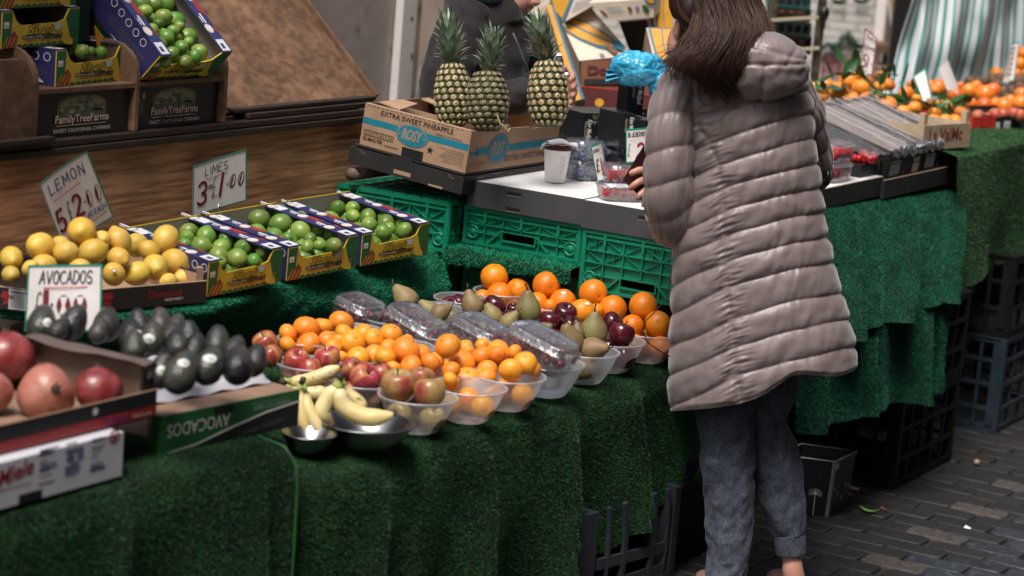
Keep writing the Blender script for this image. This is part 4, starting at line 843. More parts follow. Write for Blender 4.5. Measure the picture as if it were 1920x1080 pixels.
def avof(b): prof(b,[(.0003,-.046),(.016,-.044),(.031,-.026),(.034,-.006),(.029,.018),(.020,.037),(.011,.047),(.0003,.049)],mt['avocado_skin'])
def pomf(m):
    def f(b):
        b.ball((0,0,0),(.047,.047,.044),m,14,fn=lambda d:1+.05*math.cos(3*math.atan2(d.y,d.x))*(1-d.z*d.z)+.03*noise.noise(d*2)+.05*math.exp(-(math.acos(max(-1,min(1,d.z)))/.3)**2))
    return f
def stemf(z0,L,bend,r=.0016):
    def f(b): b.tube([(0,0,z0),(bend*.3,0,z0+L*.5),(bend,0,z0+L)],[r*1.2,r,r*1.5],mt['stem_brown'],6)
    return f
PEAR=proto('pear',pearf); PSTEM=proto('stem',stemf(.048,.022,.008,.002)); ASTEM=proto('stem',stemf(.018,.022,.006)); AVO=proto('avocado',avof)
RED_A=proto('apple',applef(mt['red_apple'])); DARK_A=proto('apple',applef(mt['dark_apple'])); BLUSH_A=proto('apple',applef(mt['blush_apple']))
POM=[proto('pomegranate',pomf(mt['pomegranate_red'])),proto('pomegranate',pomf(mt['pomegranate_pale']))]
def calf(b):
    for k in range(6):
        a=k*math.pi/3; b.add([V((.006*math.cos(a-.5),.006*math.sin(a-.5),.043)),V((.006*math.cos(a+.5),.006*math.sin(a+.5),.043)),V((.012*math.cos(a),.012*math.sin(a),.060))],[(0,1,2)],mt['stem_brown'])
    b.lathe([(.007,.040),(.0075,.047),(.006,.050),(.0001,.049)],mt['stem_brown'],10,cap=False)
CALYX=proto('calyx',calf)
SPEC={'orange':(ORANGE,.037,None),'clementine':(CLEM,.031,None),'lemon':(LEMON,.036,None),'lime':(LIME,.0275,None),'pear':([PEAR],.036,PSTEM),'red':([RED_A],.036,ASTEM),'dark':([DARK_A],.036,ASTEM),'blush':([BLUSH_A],.036,ASTEM),'avocado':([AVO],.036,None),'pom':(POM,.048,CALYX)}
CAT={'red':'apple','dark':'apple','blush':'apple','pom':'pomegranate'}
def fruit(kind, loc, r, rot, label, group, var=None):
    meshes,r0,stem=SPEC[kind]; nm=CAT.get(kind,kind); me=meshes[var if var is not None else rnd.randrange(len(meshes))]
    o=bpy.data.objects.new(nm,me); COL.objects.link(o); o.location=loc; o.rotation_mode='QUATERNION'; o.rotation_quaternion=rot; o.scale=(r/r0,)*3
    tag(o,label,nm,group)
    if stem:
        s=bpy.data.objects.new('calyx' if kind=='pom' else 'stem',stem); COL.objects.link(s); s.parent=o
    return o
def facing(axis, spin=None):
    q=V((0,0,1)).rotation_difference(V(axis).normalized()); return q @ V((0,0,1)).rotation_difference(V((0,0,1))) if spin is None else q @ Euler((0,0,spin)).to_quaternion()
def randq(): return Euler((rnd.uniform(0,6.28),rnd.uniform(0,6.28),rnd.uniform(0,6.28))).to_quaternion()
def upq(sp=.6):
    return facing((rnd.gauss(0,sp),rnd.gauss(0,sp)-.2,1),rnd.uniform(0,6.28))
def rows_label(items, noun, where, group_first=None):
    """row and place in the row, counted as they are seen"""
    order=sorted(range(len(items)),key=lambda i:items[i][1]); rows=[]; 
    for i in order:
        if rows and items[i][1]-sum(items[k][1] for k in rows[-1])/len(rows[-1]) < items[i][2]*.75: rows[-1].append(i)
        else: rows.append([i])
    lab={}
    for r,row in enumerate(rows):
        row.sort(key=lambda i:items[i][0])
        for c,i in enumerate(row):
            if len(row)==1: lab[i]=f'{noun} {where}, alone in its row, {ORD[r+1]} row down'
            else: lab[i]=f'{noun} {where}, {ORD[c+1]} from the left in row {r+1} down'
    return lab
def pile(kind, noun, where, items, depth, group, rotf=None, varf=None, relax=True):
    """items: (px, py, radius px); depth(px,py) in metres along the view"""
    n=len(items); d=[depth(x,y) for x,y,*_ in items]; d0=list(d); r=[it[2]*d[i]/FPX for i,it in enumerate(items)]
    if relax:
        for _ in range(80):
            mv=False
            for i in range(n):
                for j in range(i):
                    a,c=atd(items[i][0],items[i][1],d[i]),atd(items[j][0],items[j][1],d[j]); L=(a-c).length
                    if L<.93*(r[i]+r[j]):
                        s=1 if items[i][1]>=items[j][1] else -1; d[i]-=s*.003; d[j]+=s*.003; mv=True
            for i in range(n): d[i]=max(d0[i]-.06,min(d0[i]+.06,d[i]))
            if not mv: break
    lab=rows_label(items,noun,where); out=[]
    for i,it in enumerate(items):
        l=it[3] if len(it)>3 and it[3] else lab[i]
        out.append(fruit(kind,atd(it[0],it[1],d[i]),it[2]*d[i]/FPX,(rotf(i) if rotf else randq()),l,group,varf(i) if varf else None))
    return out
def zdep(z): return lambda x,y: proj(atz(x,y,z))[2]
def cv(lst,s,ox,oy,k=1.06): return [(ox+a/s,oy+c/s,r/s*k) for a,c,r in lst]
# limes
lg='limes in the printed cartons'
def bxd(i):
    o,ux,uy,uz=LB[i]; c=o+uz*.066
    def f(x,y): r=ray(x,y); return (c-EYE).dot(uz)/r.dot(uz)*FPX
    return f
L1=[(130,400,62),(115,445,55),(260,435,75),(275,385,60),(100,490,45),(222,505,70),(380,415,50),(405,465,62),(368,515,66),(345,575,68),(345,625,52),(480,590,70),(520,525,66),(525,480,52),(600,605,48),(662,550,54)]
L2=[(640,310,72),(785,262,62),(795,345,76),(935,305,55),(935,400,73),(1060,385,60),(1170,415,64),(985,510,50),(1075,500,44),(1175,502,60),(840,445,40),(1005,455,48)]
L3=[(1205,235,58),(1310,235,55),(1345,195,58),(1465,250,58),(1310,290,52),(1420,300,60),(1430,350,58),(1550,300,52),(1550,340,62),(1680,340,63),(1575,385,46),(1535,405,54),(1682,392,56)]
def under(kind,o,ux,uy,uz,w,d,z,r,nx,ny,noun,group):
    for i in range(nx):
        for j in range(ny):
            p=o+ux*(w*(i+.5+.25*(j%2)-.12)/nx+rnd.uniform(-.004,.004))+uy*(d*(j+.5)/ny+rnd.uniform(-.004,.004))+uz*(z+rnd.uniform(-.004,.004)); fruit(kind,p,r*rnd.uniform(.92,1.06),randq(),noun,group)
for i,nm_ in enumerate(('nearest the lemons','in the middle','nearest the crates')):
    o,ux,uy,uz=LB[i]; under('lime',o+ux*.02+uy*.02,ux,uy,uz,.215,(.28,.29,.30)[i],.036,.0275,4,5,'lime half hidden in the lower layer of the carton '+nm_,'lower limes of the carton '+nm_)
under('lime',UT[0]+UT[1]*.02+sl*.02,UT[1],sl,up,UT[3]-.04,.36,.036,.0275,5,6,'dark lime half hidden in the lower layer of the tilted carton','lower limes of the tilted carton')
pile('lime','lime','in the carton by the lemons',cv(L1,3.84,320,330),bxd(0),lg)
pile('lime','large lime','in the middle lime carton',cv(L2,3.84,320,330),bxd(1),lg)
pile('lime','lime','in the carton by the crates',cv(L3,3.84,320,330),bxd(2),lg)
U1=[(1125,90,56),(1275,130,63),(1070,155,48),(1235,185,44),(1180,235,52),(1350,240,48),(1295,288,60),(1135,280,44),(1235,342,60),(1410,370,58),(1195,388,40),(1335,418,57),(1445,480,52),(1520,440,50),(1285,482,50),(1395,205,44),(1470,325,40),(995,60,34),(1010,130,34),(1090,220,34)]
def tdep(x,y):
    P0=UT[0]+up*.070; r=ray(x,y); t=(P0-EYE).dot(up)/r.dot(up); return t*FPX
pile('lime','dark lime','in the tilted carton',cv(U1,4.155,0,0),tdep,lg)
o,ux,uy,w=UPF
pile('lime','lime','in the flat shelf carton',cv([(600,385,46),(640,402,56),(785,412,50),(548,388,38),(705,402,40)],4.155,0,0),lambda x,y: proj(aty(x,y,o.y+.07+(100-y)*.004))[2],lg)
# lemons
LM=[(21,483,23),(76,462,28),(123,473,23),(153,434,29,'topmost yellow lemon of the heap, in front of the lemon price card'),(174,472,26),(222,453,26),(256,460,24),(191,449,18),(311,447,26),(222,484,22),(329,490,25),(291,501,26),(258,513,24),(213,514,23),(82,500,25),(280,470,20),(344,522,19),(316,527,16),(112,458,17),(57,503,16),(150,505,22),(20,515,18)]
lem=pile('lemon','lemon','in the lemon heap',LM,lambda x,y: proj(aty(x,y,3.585+.10*(540-y)/100+.10*max(0,(160-x))/160))[2],'lemons in the black crates')
lem[13]['label']='yellow lemon with a small dark sticker beside the avocados price card'
b=MB(); c=lem[13].location; n=(EYE-c).normalized(); f=frame(n+V((-.15,.0,.30))); Pp=Panel(b,c+f[2]*.0375,f[0],f[1]); Pp.ell(.004,0,.006,.004,mt['ink_grey']); Pp.ell(.004,0,.004,.0025,mt['ink_white'],2); s=b.build('sticker'); s.parent=lem[13]; s.matrix_parent_inverse=Matrix.LocRotScale(lem[13].location,lem[13].rotation_quaternion,lem[13].scale).inverted()
# ---------------------------------------------------------------- frosted bowls
def bowl_at(base, R=.094, rb=.052, h=.086, m='frosted', label='', name='bowl', group='frosted plastic bowls'):
    t=thing(name,label,'bowl',base,group); T=Matrix.Translation(base)
    b=MB(); b.lathe([(.0001,.001),(rb*.9,.001),(rb,.004),(rb+(R-rb)*.35,h*.30),(rb+(R-rb)*.70,h*.65),(R-.003,h-.004)],mt[m],36,T,cap=False); b.build('bowl_body',t)
    b=MB(); b.lathe([(R-.0025,h-.0035),(R+.003,h-.004),(R+.004,h),(R+.001,h+.002),(R-.003,h)],mt[m],36,T,cap=False); b.build('rim',t); return t
BW={}
front=dict(A=(1209,676),B=(1140,694),C=(1090,715),D=(1022,740),E=(948,765),F=(873,788),G=(779,807))
nm=dict(A='large oranges',B='dark red apples',C='brown pears',D='a grape punnet on it',E='clementines by the grapes',F='clementines by the blush apples',G='blush apples')
for k,(x,y) in front.items():
    q=atz(x,y,.590); BW[k]=[q]
    bowl_at(q,label=f'frosted plastic bowl at the table edge with {nm[k]}')
wordrow={1:'second',2:'third',3:'fourth'}
nmr=dict(A='large oranges',B='dark red apples',C='brown pears',D='grape punnets',E='clementines',F='clementines',G='red apples')
for k in 'ABCDEFG':
    for r in (1,2,3):
        if k=='G' and r==3: continue
        q=BW[k][0]+V((.01*r,.165*r,0)); q.z=tabz(q.y)+.012
        if k in 'EF' and r==2 and k=='E': pass
        if q.y>3.5: continue
        BW[k].append(q); bowl_at(q,.082,.046,.074,label=f'frosted bowl of {nmr[k]} in the {wordrow[r]} row back from the table edge' if k not in 'EF' else f'frosted bowl of {nmr[k]}, {"grape" if k=="E" else "apple"} side, {wordrow[r]} row back from the edge')
def bdep(col, off=.0):
    def f(x,y):
        best=None
        for q in BW[col]:
            bx,by,bd=proj(q+V((0,0,.095))); e=(bx-x)**2+((by-y)*1.5)**2
            if best is None or e<best[0]: best=(e,bd,by)
        return best[1]+off+(best[2]-y)*.0012
    return f
og='large oranges in frosted bowls'
OR=cv([(313,215,90),(350,340,87),(472,305,80),(235,350,50),(665,270,90),(600,395,75),(775,385,87),(690,410,48),(980,325,93),(1112,435,95),(905,450,84),(1000,440,48),(1318,412,94),(1245,545,75),(1415,530,85)],3.6,840,460)
orr=pile('orange','large orange','by the green crates',OR,bdep('A'),og)
for i in (6,10):
    o=orr[i]; b=MB(); n=(V((0,0,.85))+(EYE-o.location).normalized()*.6+RH*(.0 if i==6 else .45)).normalized(); f=frame(n); b.ball(o.location+n*(.0355*o.scale.x),(.009,.007,.002),mt['sticker'],6,M=Matrix((f[0],f[1],f[2])).transposed()); s=b.build('sticker'); s.parent=o; s.matrix_parent_inverse=Matrix.LocRotScale(o.location,o.rotation_quaternion,o.scale).inverted()
    o['label']='large orange with a white sticker, '+('behind the dark apples' if i==6 else 'in front of the tall crate')
def inbowl(kind,cols,noun,r,n=3,g=None):
    for c in cols:
        q=BW[c][0]
        for k in range(n):
            a=k*2*math.pi/n+.5; fruit(kind,q+V((.045*math.cos(a),.045*math.sin(a),.012+r)),r,randq(),f'{noun} seen through the side of the frosted bowl with {nm[c]}',f'fruit inside the bowl with {nm[c]}')
inbowl('orange','A','orange',.034); inbowl('clementine','EF','clementine',.030)
dk=cv([(310,415,74),(440,430,40),(405,482,46),(790,465,75),(685,520,74),(830,545,64),(1105,525,70),(1170,602,84)],3.6,840,460)
pile('dark','shiny dark red apple','by the oranges',dk,bdep('B'),'dark red apples in frosted bowls',rotf=lambda i:upq(.35))
inbowl('dark','B','dark apple',.033,3)
pr=cv([(160,400,70),(300,470,60),(540,425,85),(415,515,60),(645,570,52),(985,575,90),(825,640,86),(985,700,78),(870,590,50)],3.6,840,460)+cv([(795,225,60),(920,285,45),(985,300,46)],2.842,480,480)
tl=[(-.35,.1,1),(-.5,0,.8),(-.1,-.1,1),(.4,0,.6),(.5,-.3,.4),(-.05,-.1,1),(-.35,-.3,.9),(.8,-.5,.25),(0,.2,1),(-.75,.2,.7),(-.6,0,.5),(.7,.2,.5)]
pile('pear','brown green pear','by the dark apples',pr,lambda x,y: bdep('C')(x,y) if x>860 else bdep('D',.04)(x,y),'pears in frosted bowls',rotf=lambda i:facing(RH*tl[i][0]-VH*tl[i][1]*-1+Z_*tl[i][2],i*1.3))
inbowl('pear','C','pear',.030,2)
CE=cv([(345,725,86),(520,795,80),(425,842,80),(265,842,68),(225,750,72),(95,790,88),(130,908,88),(250,892,78),(20,668,70),(135,715,45),(15,900,48)],3.6,840,460)
CF=cv([(170,412,50),(268,385,70),(455,355,67),(363,378,48),(168,472,46),(280,472,66),(385,452,54),(415,488,46),(470,408,48),(570,410,50),(515,460,66),(545,540,60),(455,540,36),(630,440,53),(720,420,62),(635,530,58),(690,538,56),(800,503,76),(825,585,57),(730,600,42),(710,492,50),(1018,480,66),(930,568,52),(800,455,40)],2.842,480,480)
def fd(x,y):
    a=bdep('F')(x,y); c=bdep('E')(x,y); return a if x<855 else c
pile('clementine','clementine','beside the grape punnets',CE,fd,'clementines in frosted bowls',rotf=lambda i:upq(.7))
pile('clementine','clementine','in the back bowls',CF,fd,'clementines in frosted bowls',rotf=lambda i:upq(.7))
FL=[(598,614,18),(640,640,18),(670,664,18),(700,640,17),(735,670,18),(762,692,16),(790,662,18),(818,676,17),(846,694,18),(872,652,16),(905,648,15),(932,664,17),(965,660,15),(560,640,16),(612,656,16),(1000,690,16),(890,690,18),(845,718,17),(905,726,16)]
pile('clementine','clementine','wedged between the bowls',FL,lambda x,y: fd(x,y)+.035,'clementines in frosted bowls',relax=False)
for k_,kind,noun in (('A','orange','large orange'),('B','dark','dark red apple'),('C','pear','pear'),('E','clementine','clementine'),('F','clementine','clementine'),('G','red','red yellow apple')):
    for r_,q in enumerate(BW[k_][1:]):
        for n_ in range(4): a_=n_*1.571+.4*r_; fruit(kind,q+V((.037*math.cos(a_),.037*math.sin(a_),.046)),.030,randq(),f'{noun} low inside the frosted bowl {wordrow[r_+1]} from the table edge',f'{noun}s low in the back bowls')
ap=cv([(50,465,64),(80,532,58),(215,560,64),(290,605,58),(380,545,66),(510,605,60),(575,650,72),(670,637,60)],2.842,480,480)
def gd(x,y): return bdep('G')(x,y)
pile('red','red yellow apple','near the bananas',ap,gd,'red and yellow apples in frosted bowls',rotf=lambda i:upq(.45))
pile('blush','blush apple','in the front bowl',cv([(758,690,86),(880,655,66),(925,728,80)],2.842,480,480),gd,'blush apples in the front bowl',rotf=lambda i:upq(.4)); inbowl('blush','G','blush apple',.030,3)
# ---------------------------------------------------------------- bananas in steel bowls
def steel(x,y,R,lab,z=.592,h=.062):
    q=atz(x,y,z); t=thing('steel_bowl',lab,'bowl',q,'steel banana bowls'); T=Matrix.Translation(q)
    b=MB(); b.lathe([(.0001,.001),(R*.5,.001),(R*.75,h*.4),(R*.97,h*.97),(R,h),(R+.004,h-.001),(R*.98,h*.88),(R*.77,h*.36),(R*.5,-.001)],mt['metal'],44,T,cap=False); b.build('bowl_body',t); return q
qs=steel(684,838,.108,'shallow steel bowl holding a bunch of two pale bananas'); steel(577,846,.062,'small steel bowl half hidden beside the green avocado carton',z=.600,h=.045)
def banana(b, pts, rad, d, tip=True, green=.0):
    P=[]
    for i,(x,y,*dd) in enumerate(pts): P.append(atd(x,y,d+(dd[0] if dd else 0)))
    out=[]; N=len(P)
    for i in range(N-1):
        p0,p1,p2,p3=P[max(i-1,0)],P[i],P[i+1],P[min(i+2,N-1)]
        for k in range(5): t=k/5; out.append(.5*((2*p1)+(p2-p0)*t+(2*p0-5*p1+4*p2-p3)*t*t+(3*p1-p0-3*p2+p3)*t**3))
    out.append(P[-1]); n=len(out); R=rad*d/FPX; rr=[]
    for i in range(n):
        t=i/(n-1); s=.36+.64*min(1,max(0,(t-.12)/.18)); e=1 if t<.82 else (1-(t-.82)/.18*.72); rr.append(R*s*e)
    g=int(n*.22); b.tube(out[:g+1],rr[:g+1],mt['banana_green'],7); b.tube(out[g:],rr[g:],mt['banana_skin'],7); q=out[-1]; b.tube([q,q+(out[-1]-out[-2]).normalized()*.006],[R*.26,R*.2],mt['banana_tip'],6)
def bunch(lab, d, bs, crown):
    t=thing('banana_bunch',lab,'bananas',atd(*crown[0],d),'bunches of bananas')
    for pts,r in bs: b=MB(); banana(b,pts,r,d); b.build('banana',t)
    b=MB(); b.tube([atd(x,y,d) for x,y in crown],[.008,.011,.010],mt['banana_tip'],8); b.build('crown',t)
db=proj(qs)[2]
bunch('bunch of two pale bananas with dark stalk in the shallow steel bowl',db-.02,[([(634,708),(628,730),(612,752),(604,775),(622,797,.02)],17),([(638,708),(634,735),(648,765),(690,783),(738,778)],18),([(641,710,.03),(650,735,.03),(672,752,.03),(684,770,.03)],12)],[(630,702),(637,706),(642,712)])
bunch('two yellow bananas hanging tip down beside the avocado carton',db-.05,[([(566,716,.04),(562,750,.01),(566,785),(575,822)],12),([(570,716,.04),(576,760,.01),(590,790),(604,818)],13),([(560,716,.05),(556,760,.03),(560,800,.02),(564,826,.02)],10)],[(562,712),(567,714),(572,716)])
bunch('two yellow bananas lying on their side behind the avocado carton',db+.22,[([(532,712),(560,716),(600,705),(637,688)],14),([(534,722),(560,734),(590,738),(618,734)],16)],[(524,712),(530,716),(536,720)])
b=MB()
# ---------------------------------------------------------------- grapes in clear punnets
GR=proto('grape',lambda b:b.ball((0,0,0),(.0105,.0105,.012),mt['grape_skin'],8))
def punnet_mesh(b, c, a, s, n, L, W, H, m, z0, z1, k0, k1, top=None, nn=40, pw=5):
    def ring(k,z): 
        o=[]
        for i in range(nn):
            t=2*math.pi*i/nn; ca,sa=math.cos(t),math.sin(t); q=(abs(ca)**pw+abs(sa)**pw)**(-1/pw); o.append(c+a*(ca*q*L/2*k)+s*(sa*q*W/2*k)+n*z)
        return o
    R=[ring(k,z) for k,z in ((k0,z0),((k0*2+k1)/3+.01,z0+(z1-z0)*.35),((k0+2*k1)/3+.008,z0+(z1-z0)*.7),(k1,z1))]
    if top: R+= [ring(k,z) for k,z in top]
    v=[p for r in R for p in r]; f=[(i*nn+k,i*nn+(k+1)%nn,(i+1)*nn+(k+1)%nn,(i+1)*nn+k) for i in range(len(R)-1) for k in range(nn)]
    f.append(tuple(range(nn-1,-1,-1)) if not top else tuple((len(R)-1)*nn+k for k in range(nn))); b.add(v,f,m,True)
def clam(lab, c, a, n, L, W, H, name='grape_punnet', group='clear grape punnets', lidh=.028):
    a=a.normalized(); s=n.cross(a).normalized(); n=a.cross(s).normalized(); t=thing(name,lab,'punnet',c,group); m=mt['clamshell']
    b=MB(); punnet_mesh(b,c,a,s,n,L,W,H,m,0,H,.86,1.0); b.build('tray',t)
    b=MB(); punnet_mesh(b,c,a,s,n,L,W,H,m,H+.001,H+.006,1.04,1.04,top=((.97,H+.007),(.93,H+lidh*.7),(.86,H+lidh),(.80,H+lidh-.004),(.5,H+lidh-.002),(.02,H+lidh)))
    for i in range(-4,5):
        for sg in (-1,1): b.cbox(c+a*(i*L*.088)+s*(sg*W*.40)+n*(H+lidh*.62),a*L*.055,s*.012,n*.012,m)
    b.build('lid',t)
    return a,s,n
PN=[((640,566),(706,598),.06,'cloudy grape punnet furthest from the camera, beside the riser carpet','D',3),((733,582),(826,640),.09,'second clear grape punnet, between the far punnet and the clementines','D',2),((858,602),(944,650),.09,'clear grape punnet just behind the foremost one','D',1),((962,618),(1072,678),.10,'foremost clear grape punnet propped on the frosted bowl at the table edge','D',0)]
for (x0,y0),(x1,y1),dd,lab,col,ri in PN:
    q=BW[col][min(ri,len(BW[col])-1)]; d0=proj(q+V((0,0,.1)))[2]; dl=.02 if ri else -.03
    f=atd(x1,y1,d0-dd/2+dl); k=atd(x0,y0,d0+dd/2+dl); a=(f-k); L=a.length*.98; c=(f+k)/2; a.normalize(); n=(Z_-a*a.z).normalized(); n=(n+RH*.18-VH*.1).normalized(); n=(n-a*n.dot(a)).normalized()
    H=.055; c0=c-n*(H-.006)
    a,s,n=clam(lab,c0,a,n,L,.118,H)
    t=thing('grape_bunch','red grapes inside the '+lab.replace('furthest from the camera, ','').split(',')[0].replace(' propped on the frosted bowl at the table edge',''),'grapes',c0,'red grapes in punnets')
    for i in range(46):
        p=a*rnd.uniform(-.42,.42)*L+s*rnd.uniform(-.40,.40)*.118+n*rnd.uniform(.012,H+.006); o=bpy.data.objects.new('grape',GR); COL.objects.link(o); o.parent=t; o.location=p; o.rotation_euler=(rnd.random()*3,rnd.random()*3,0)
# ---------------------------------------------------------------- avocados on the pulp tray
A=[(78,608,30),(137,606,28),(112,617,20),(200,608,28),(186,621,20),(262,607,22),(300,607,24),(330,612,20),(247,630,27),(285,634,25),(322,632,24),(252,650,24),(355,632,24),(333,648,24),(407,643,26),(440,655,22),(341,698,34),(392,686,31),(446,684,32),(478,676,25),(302,696,26),(365,655,24)]
axs=lambda i:(RH*rnd.uniform(-.35,.30)+VH*rnd.uniform(.25,.8)+Z_*rnd.uniform(.45,.9))
rot=[facing(axs(i),rnd.random()*6) for i in range(len(A))]
av=pile('avocado','dark avocado','on the pulp tray',A,lambda x,y: lerp(5.19,4.93,max(0,min(1,(y-604)/95))),'avocados on the pulp tray',rotf=lambda i:rot[i])
for i,(dx,dy),lab in ((16,(9,-14),'front dark avocado with a large pale sticker, nearest the pomegranate crate'),(17,(-1,-9),'dark avocado with a round white green sticker in the front row'),(8,(8,3),'avocado with a pale sticker behind the dark flap of the pomegranate crate'),(0,(10,4),'avocado with a small pale sticker under the avocados price card'),(20,(0,8),'avocado with a pale sticker squeezed beside the pomegranate crate corner'),(9,(-6,9),'avocado in the middle with a broad white sticker facing the camera')):
    o=av[i]; o['label']=lab; c=o.location; d=proj(c)[2]; p=atd(A[i][0]+dx,A[i][1]+dy,d); n=((p-c)*1.0+(EYE-c).normalized()*.034+Z_*.008).normalized()
    Mi=Matrix.LocRotScale(o.location,o.rotation_quaternion,o.scale); 
    # find the skin along n
    nl=o.rotation_quaternion.inverted() @ n; best=max(o.data.vertices,key=lambda v:v.co.normalized().dot(nl)); sp=Mi @ best.co; f=frame((n+(sp-c).normalized())/2)
    b=MB(); R3=Matrix((f[0],f[1],f[2])).transposed(); k_=(.75+.35*((i*7)%5)/4); b.ball(sp+f[2]*.0003,(.014*k_,.011,.0035),mt['sticker'],8,M=R3); b.ball(sp+f[2]*.0012+f[0]*.002,(.008*k_,.006,.0035),mt['sticker_green'],8,M=R3); s=b.build('sticker'); s.parent=o; s.matrix_parent_inverse=Mi.inverted()
PMS=[((14,668,50),0,(-.2,.3,1)),((76,697,43),0,(.35,-.9,.35)),((86,737,55),1,(.45,-.75,.35)),((184,731,46),0,(-.15,.4,.9)),((-20,735,44),1,(0,.3,1))]
pl_=['dark red pomegranate cut by the picture edge, highest in its crate','red pomegranate half hidden behind the large pale one','large pale pinkish pomegranate with a dark crown facing the camera','deep pink pomegranate beside the folded carton flap','pale pomegranate low at the picture edge behind the crate front']
for (it,v,ax_),lab in zip(PMS,pl_):
    x,y,r=it; q=atz(x,y,PC[4]+.055+(.035 if lab.startswith('dark') else 0)); d=proj(q)[2]+.02; d+= .10 if 'half hidden' in lab else (.05 if lab.startswith('dark') else 0)
    fruit('pom',atd(x,y,d),r*d/FPX,facing(RH*ax_[0]+VH*ax_[1]*-1*-1+Z_*ax_[2],1.0),lab,'pomegranates in the black crate',v)
# ---------------------------------------------------------------- pineapples
D('pine_core',(.05,.062,.016),.6,col2=(.028,.040,.012),nscale=30); D('pine_rim',(.105,.115,.025),.55,col2=(.035,.05,.012),nscale=60,isl=.35,hue=.02); D('pine_eye',(.56,.43,.28),.6,col2=(.36,.26,.16),nscale=90,isl=.25,hue=.015); D('pine_eye_dark',(.27,.20,.15),.6,col2=(.17,.14,.10),nscale=90,isl=.3,hue=.02); D('pine_bract',(.50,.41,.27),.7)
D('pine_leaf',(.17,.245,.155),.40,col2=(.30,.37,.28),nscale=45,isl=.4,hue=.02); D('pine_leaf_dry',(.33,.27,.17),.7)
def pineapple(lab, bot, top, wpx, ctop, d, seed, dark=False, twist=0.0):
    r=random.Random(seed); B=atd(*bot,d); T=atd(*top,d); C=atd(*ctop,d); ax=(T-B); H=ax.length; ax.normalize(); x_,y_,_=frame(ax); Rm=wpx*d/FPX/2
    t=thing('pineapple',lab,'pineapple',B,'pineapples in the kraft carton')
    def rad(s): return Rm*(1-abs(2*s-1)**3.2*.42)*(1-.06*s)*(.90+.10*math.sin(math.pi*min(1,s*1.1)))
    def P(s,a,o=0): return B+ax*(s*H)+(x_*math.cos(a)+y_*math.sin(a))*(rad(s)*.93+o)
    b=MB(); b.grid(28,20,lambda u,v:P(v,u*2*math.pi,-.002),mt['pine_core'],cu=True)
    b.add([P(1,2*math.pi*k/16,-.002) for k in range(16)],[tuple(range(16))],mt['pine_core']); b.add([P(0,2*math.pi*k/16,-.002) for k in range(16)],[tuple(range(15,-1,-1))],mt['pine_core'])
    nr=10; nc=13; em=mt['pine_eye_dark' if dark else 'pine_eye']
    for j in range(nr):
        s=(j+.5)/nr
        for i in range(nc):
            a=2*math.pi*(i+.5*(j%2))/nc+.12*j+twist; n=(x_*math.cos(a)+y_*math.sin(a)); tg=ax.cross(n); k=rad(s)/Rm
            hw=math.pi*Rm*.93*k/nc*.97; hh=H/nr*.64; c=P(s,a); slope=(rad(min(1,s+.05))-rad(max(0,s-.05)))/(.1*H); up=(ax+n*slope).normalized()
            def hx(sc,o): return [c+n*o+tg*(hw*sc*p)+up*(hh*sc*q) for p,q in ((0,-1),(.95,-.42),(.95,.38),(0,1),(-.95,.38),(-.95,-.42))]
            lift=.0045*r.uniform(.8,1.25); h0=hx(1.0,-.001); h1=hx(.74,lift*.8); h2=hx(.40,lift*1.3)
            b.add(h0+h1,[(q,(q+1)%6,6+(q+1)%6,6+q) for q in range(6)],mt['pine_rim'],False); b.add(h1+h2,[(q,(q+1)%6,6+(q+1)%6,6+q) for q in range(6)]+[tuple(6+q for q in range(6))],em,False)
            tip=c+n*(lift*1.2+.005*r.uniform(.6,1.3))+up*hh*r.uniform(.25,.8)+tg*r.uniform(-.002,.002); b.add([c+n*lift*1.2-tg*.0032-up*hh*.15,c+n*lift*1.2+tg*.0032-up*hh*.15,tip],[(0,1,2)],mt['pine_bract'])
    b.build('body',t)
    b=MB(); cax=(C-T); CH=cax.length; cax.normalize(); cx,cy,_=frame(cax)
    n=84
    for i in range(n):
        f=i/n; a=i*2.39996; lv=f**.85; base=T+cax*(CH*.50*lv-.004)+(cx*math.cos(a)+cy*math.sin(a))*.010*(1-.5*lv)
        out=cx*math.cos(a)+cy*math.sin(a); tilt=lerp(1.25,.16,lv)+r.uniform(-.12,.12); L=CH*lerp(.34,.56,lv)*r.uniform(.75,1.1); w0=lerp(.009,.0145,min(1,lv*2))*(1 if lv<.8 else 1.1-.4*lv); sd=cax.cross(out).normalized(); pts=[]; K=6; p=base.copy(); ang=tilt*.55; cur=lerp(.16,.05,lv)*r.uniform(.3,1.7)
        for k in range(K+1):
            s=k/K; dirv=out*math.sin(ang)+cax*math.cos(ang); wd=w0*(1-s**2.2)*(.75+.6*s*(1-s)); nrm=sd.cross(dirv).normalized()
            pts+= [p-sd*wd+nrm*wd*.35, p, p+sd*wd+nrm*wd*.35]; p=p+dirv*(L/K); ang+=cur
        fs=[]
        for k in range(K): o=k*3; fs+= [(o,o+1,o+4,o+3),(o+1,o+2,o+5,o+4)]
        dry=r.random()<.10 and lv<.4
        b.add(pts,fs[:-2] if not dry else fs,mt['pine_leaf_dry'] if dry else mt['pine_leaf'],True)
        if not dry: q=len(b.v); b.add(pts[-6:],[(0,1,4,3),(1,2,5,4)],mt['pine_leaf_dry'] if lv<.65 and r.random()<.6 else mt['pine_leaf'],True)
    b.build('crown',t); return t
pineapple('yellowish pineapple with a tall upright crown, closest to the white post',(850,238),(848,119),70,(838,14),7.02,1)
pineapple('darker pineapple leaning over the front edge of its carton between the other two',(914,246),(914,134),82,(930,36),6.80,2,True,.2)
pineapple('pineapple at the far end of the carton, beside the hand of the vendor',(1028,238),(1027,114),78,(1000,10),6.93,3,False,.4)
b=MB(); q=atd(936,236,6.75); b.tube([atd(932,215,6.74),atd(938,232,6.74),atd(952,243,6.73)],[.0016,.002,.002],mt['pine_leaf_dry'],7)
